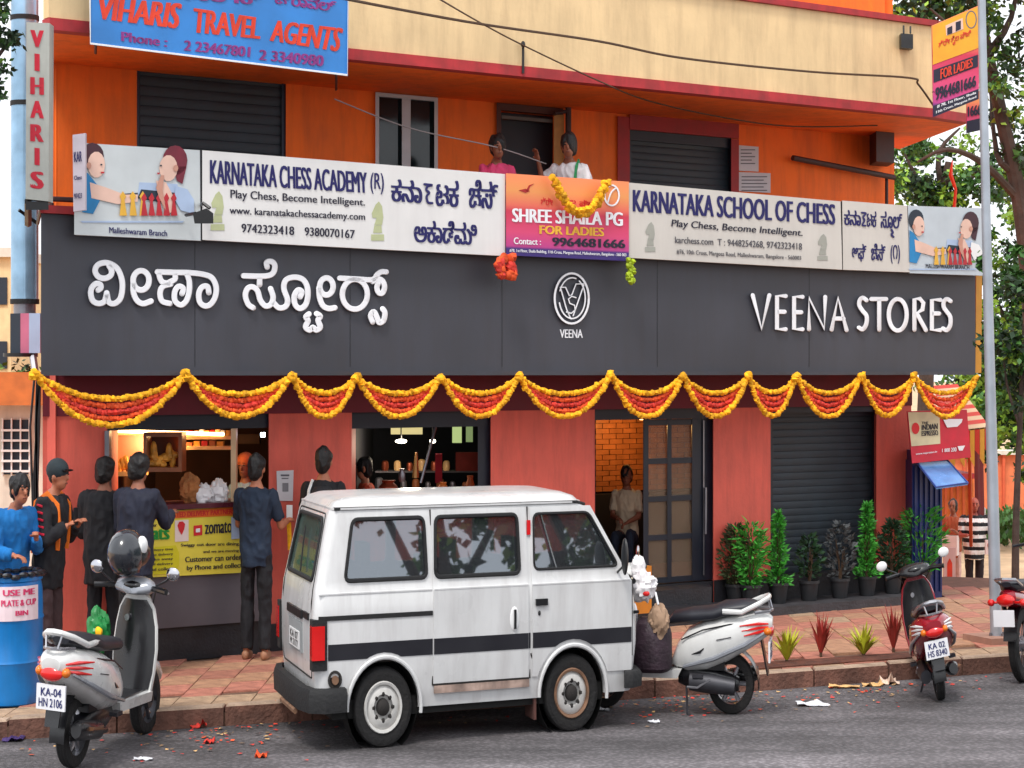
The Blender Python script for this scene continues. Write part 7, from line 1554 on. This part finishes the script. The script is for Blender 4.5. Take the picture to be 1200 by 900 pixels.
scrap(990, 806, 'yellowish leaf litter pile against the kerb below the kerb bed', m_cd, .24, .06, 12)
pet = MB()
for k in range(420):
    px = rnd.choice([rnd.gauss(260, 60), rnd.gauss(800, 60), rnd.gauss(1010, 50), rnd.uniform(0, 1200)]); 
    X0 = (px-600)/F*15.5; yk = kerbY(X0); Y = yk-abs(rnd.gauss(0, .5))-.02; X = (px-600)/F*Y
    c = Vector((X, Y, .006)); a = rnd.random()*6.28; r_ = rnd.uniform(.008, .022); pet.add([c+Vector((r_*cos(a+i*1.57), r_*sin(a+i*1.57), rnd.uniform(0, .01))) for i in range(4)], [(0, 1, 2, 3)], rnd.choice([0, 0, 1, 2, 3, 3]))
pet.build('fallen_petals', [m_mr, m_mo, m_cd, m_asph if False else M('dry_leaf', (150, 120, 90), k=.7)], smooth=0, recalc=False, kind='stuff')
# ================================================================ unseen opposite side of the street, added and shaped for reflections in the glass
ob = thing('opposite_building', 'pale building with dark windows on the opposite side of the street', 'building', (20, 5, 0))
MO = Matrix.Rotation(radians(23), 3, 'Z'); OT = lambda v: MO @ Vector(v)+Vector((20, 9.0, 0))
mb = MB(OT); mb.bbox(-15, 26, -8, -2, 0, 2.9); mb.build('wall', m_white, parent=ob, smooth=0)
for k in range(9):
    for z in (1.9,): mb = MB(OT); mb.bbox(-11.5+k*4, -10.9+k*4, -2.03, -1.9, z-1, z); mb.build('window', m_pdk, parent=ob, smooth=0)
for k in range(9):
    mb = MB(OT); mb.bbox(-13+k*4, -10.6+k*4, -2.03, -1.9, .3 if k % 3 == 0 else .9, 2.6); mb.build('window', [m_pdk, m_shut, m_bb][k % 3], parent=ob, smooth=0)
    mb = MB(OT); mb.bbox(-13.2+k*4, -10.4+k*4, -1.9, -1.0, 2.7, 2.8); mb.build('canopy', [m_rpan, m_bb, m_aww][k % 3], parent=ob, smooth=0)
for k, (x, y) in enumerate(((4.6, 10.0), (7.2, 9.6), (10.2, 10.2), (14, 12))):
    tree(['first street tree opposite, nearest the photographer', 'second street tree opposite, facing the entrance', 'third street tree opposite, facing the shutter', 'last street tree opposite, past the lamp post'][k], (x, y, 0), [(0, 0, 0), (.2, 0, 2), (-.1, .1, 4)], [[(.1, 0, 1.5), (1.2, .3, 3)], [(.1, 0, 1.5), (-1.2, .2, 3.2)]], [(0, 0, 3.4, .9), (.9, .2, 2.7, .6), (-1.0, 0, 2.9, .6), (.2, 0, 2.2, .4)], 1300, .17, group='street trees opposite', seed=30+k)
car((5.6, 8.4, 0), radians(28), 'blue car parked across the street from the van', M('car_blue', (20, 90, 190), rough=.3, k=.9, coat=.5), 1.15)
car((9.5, 10.1, 0), radians(28), 'white car parked across the street beyond the blue car', m_vw, 1.15)
car((13.4, 11.7, 0), radians(28), 'silver car parked across the street beyond the white one', m_sil, 1.15)
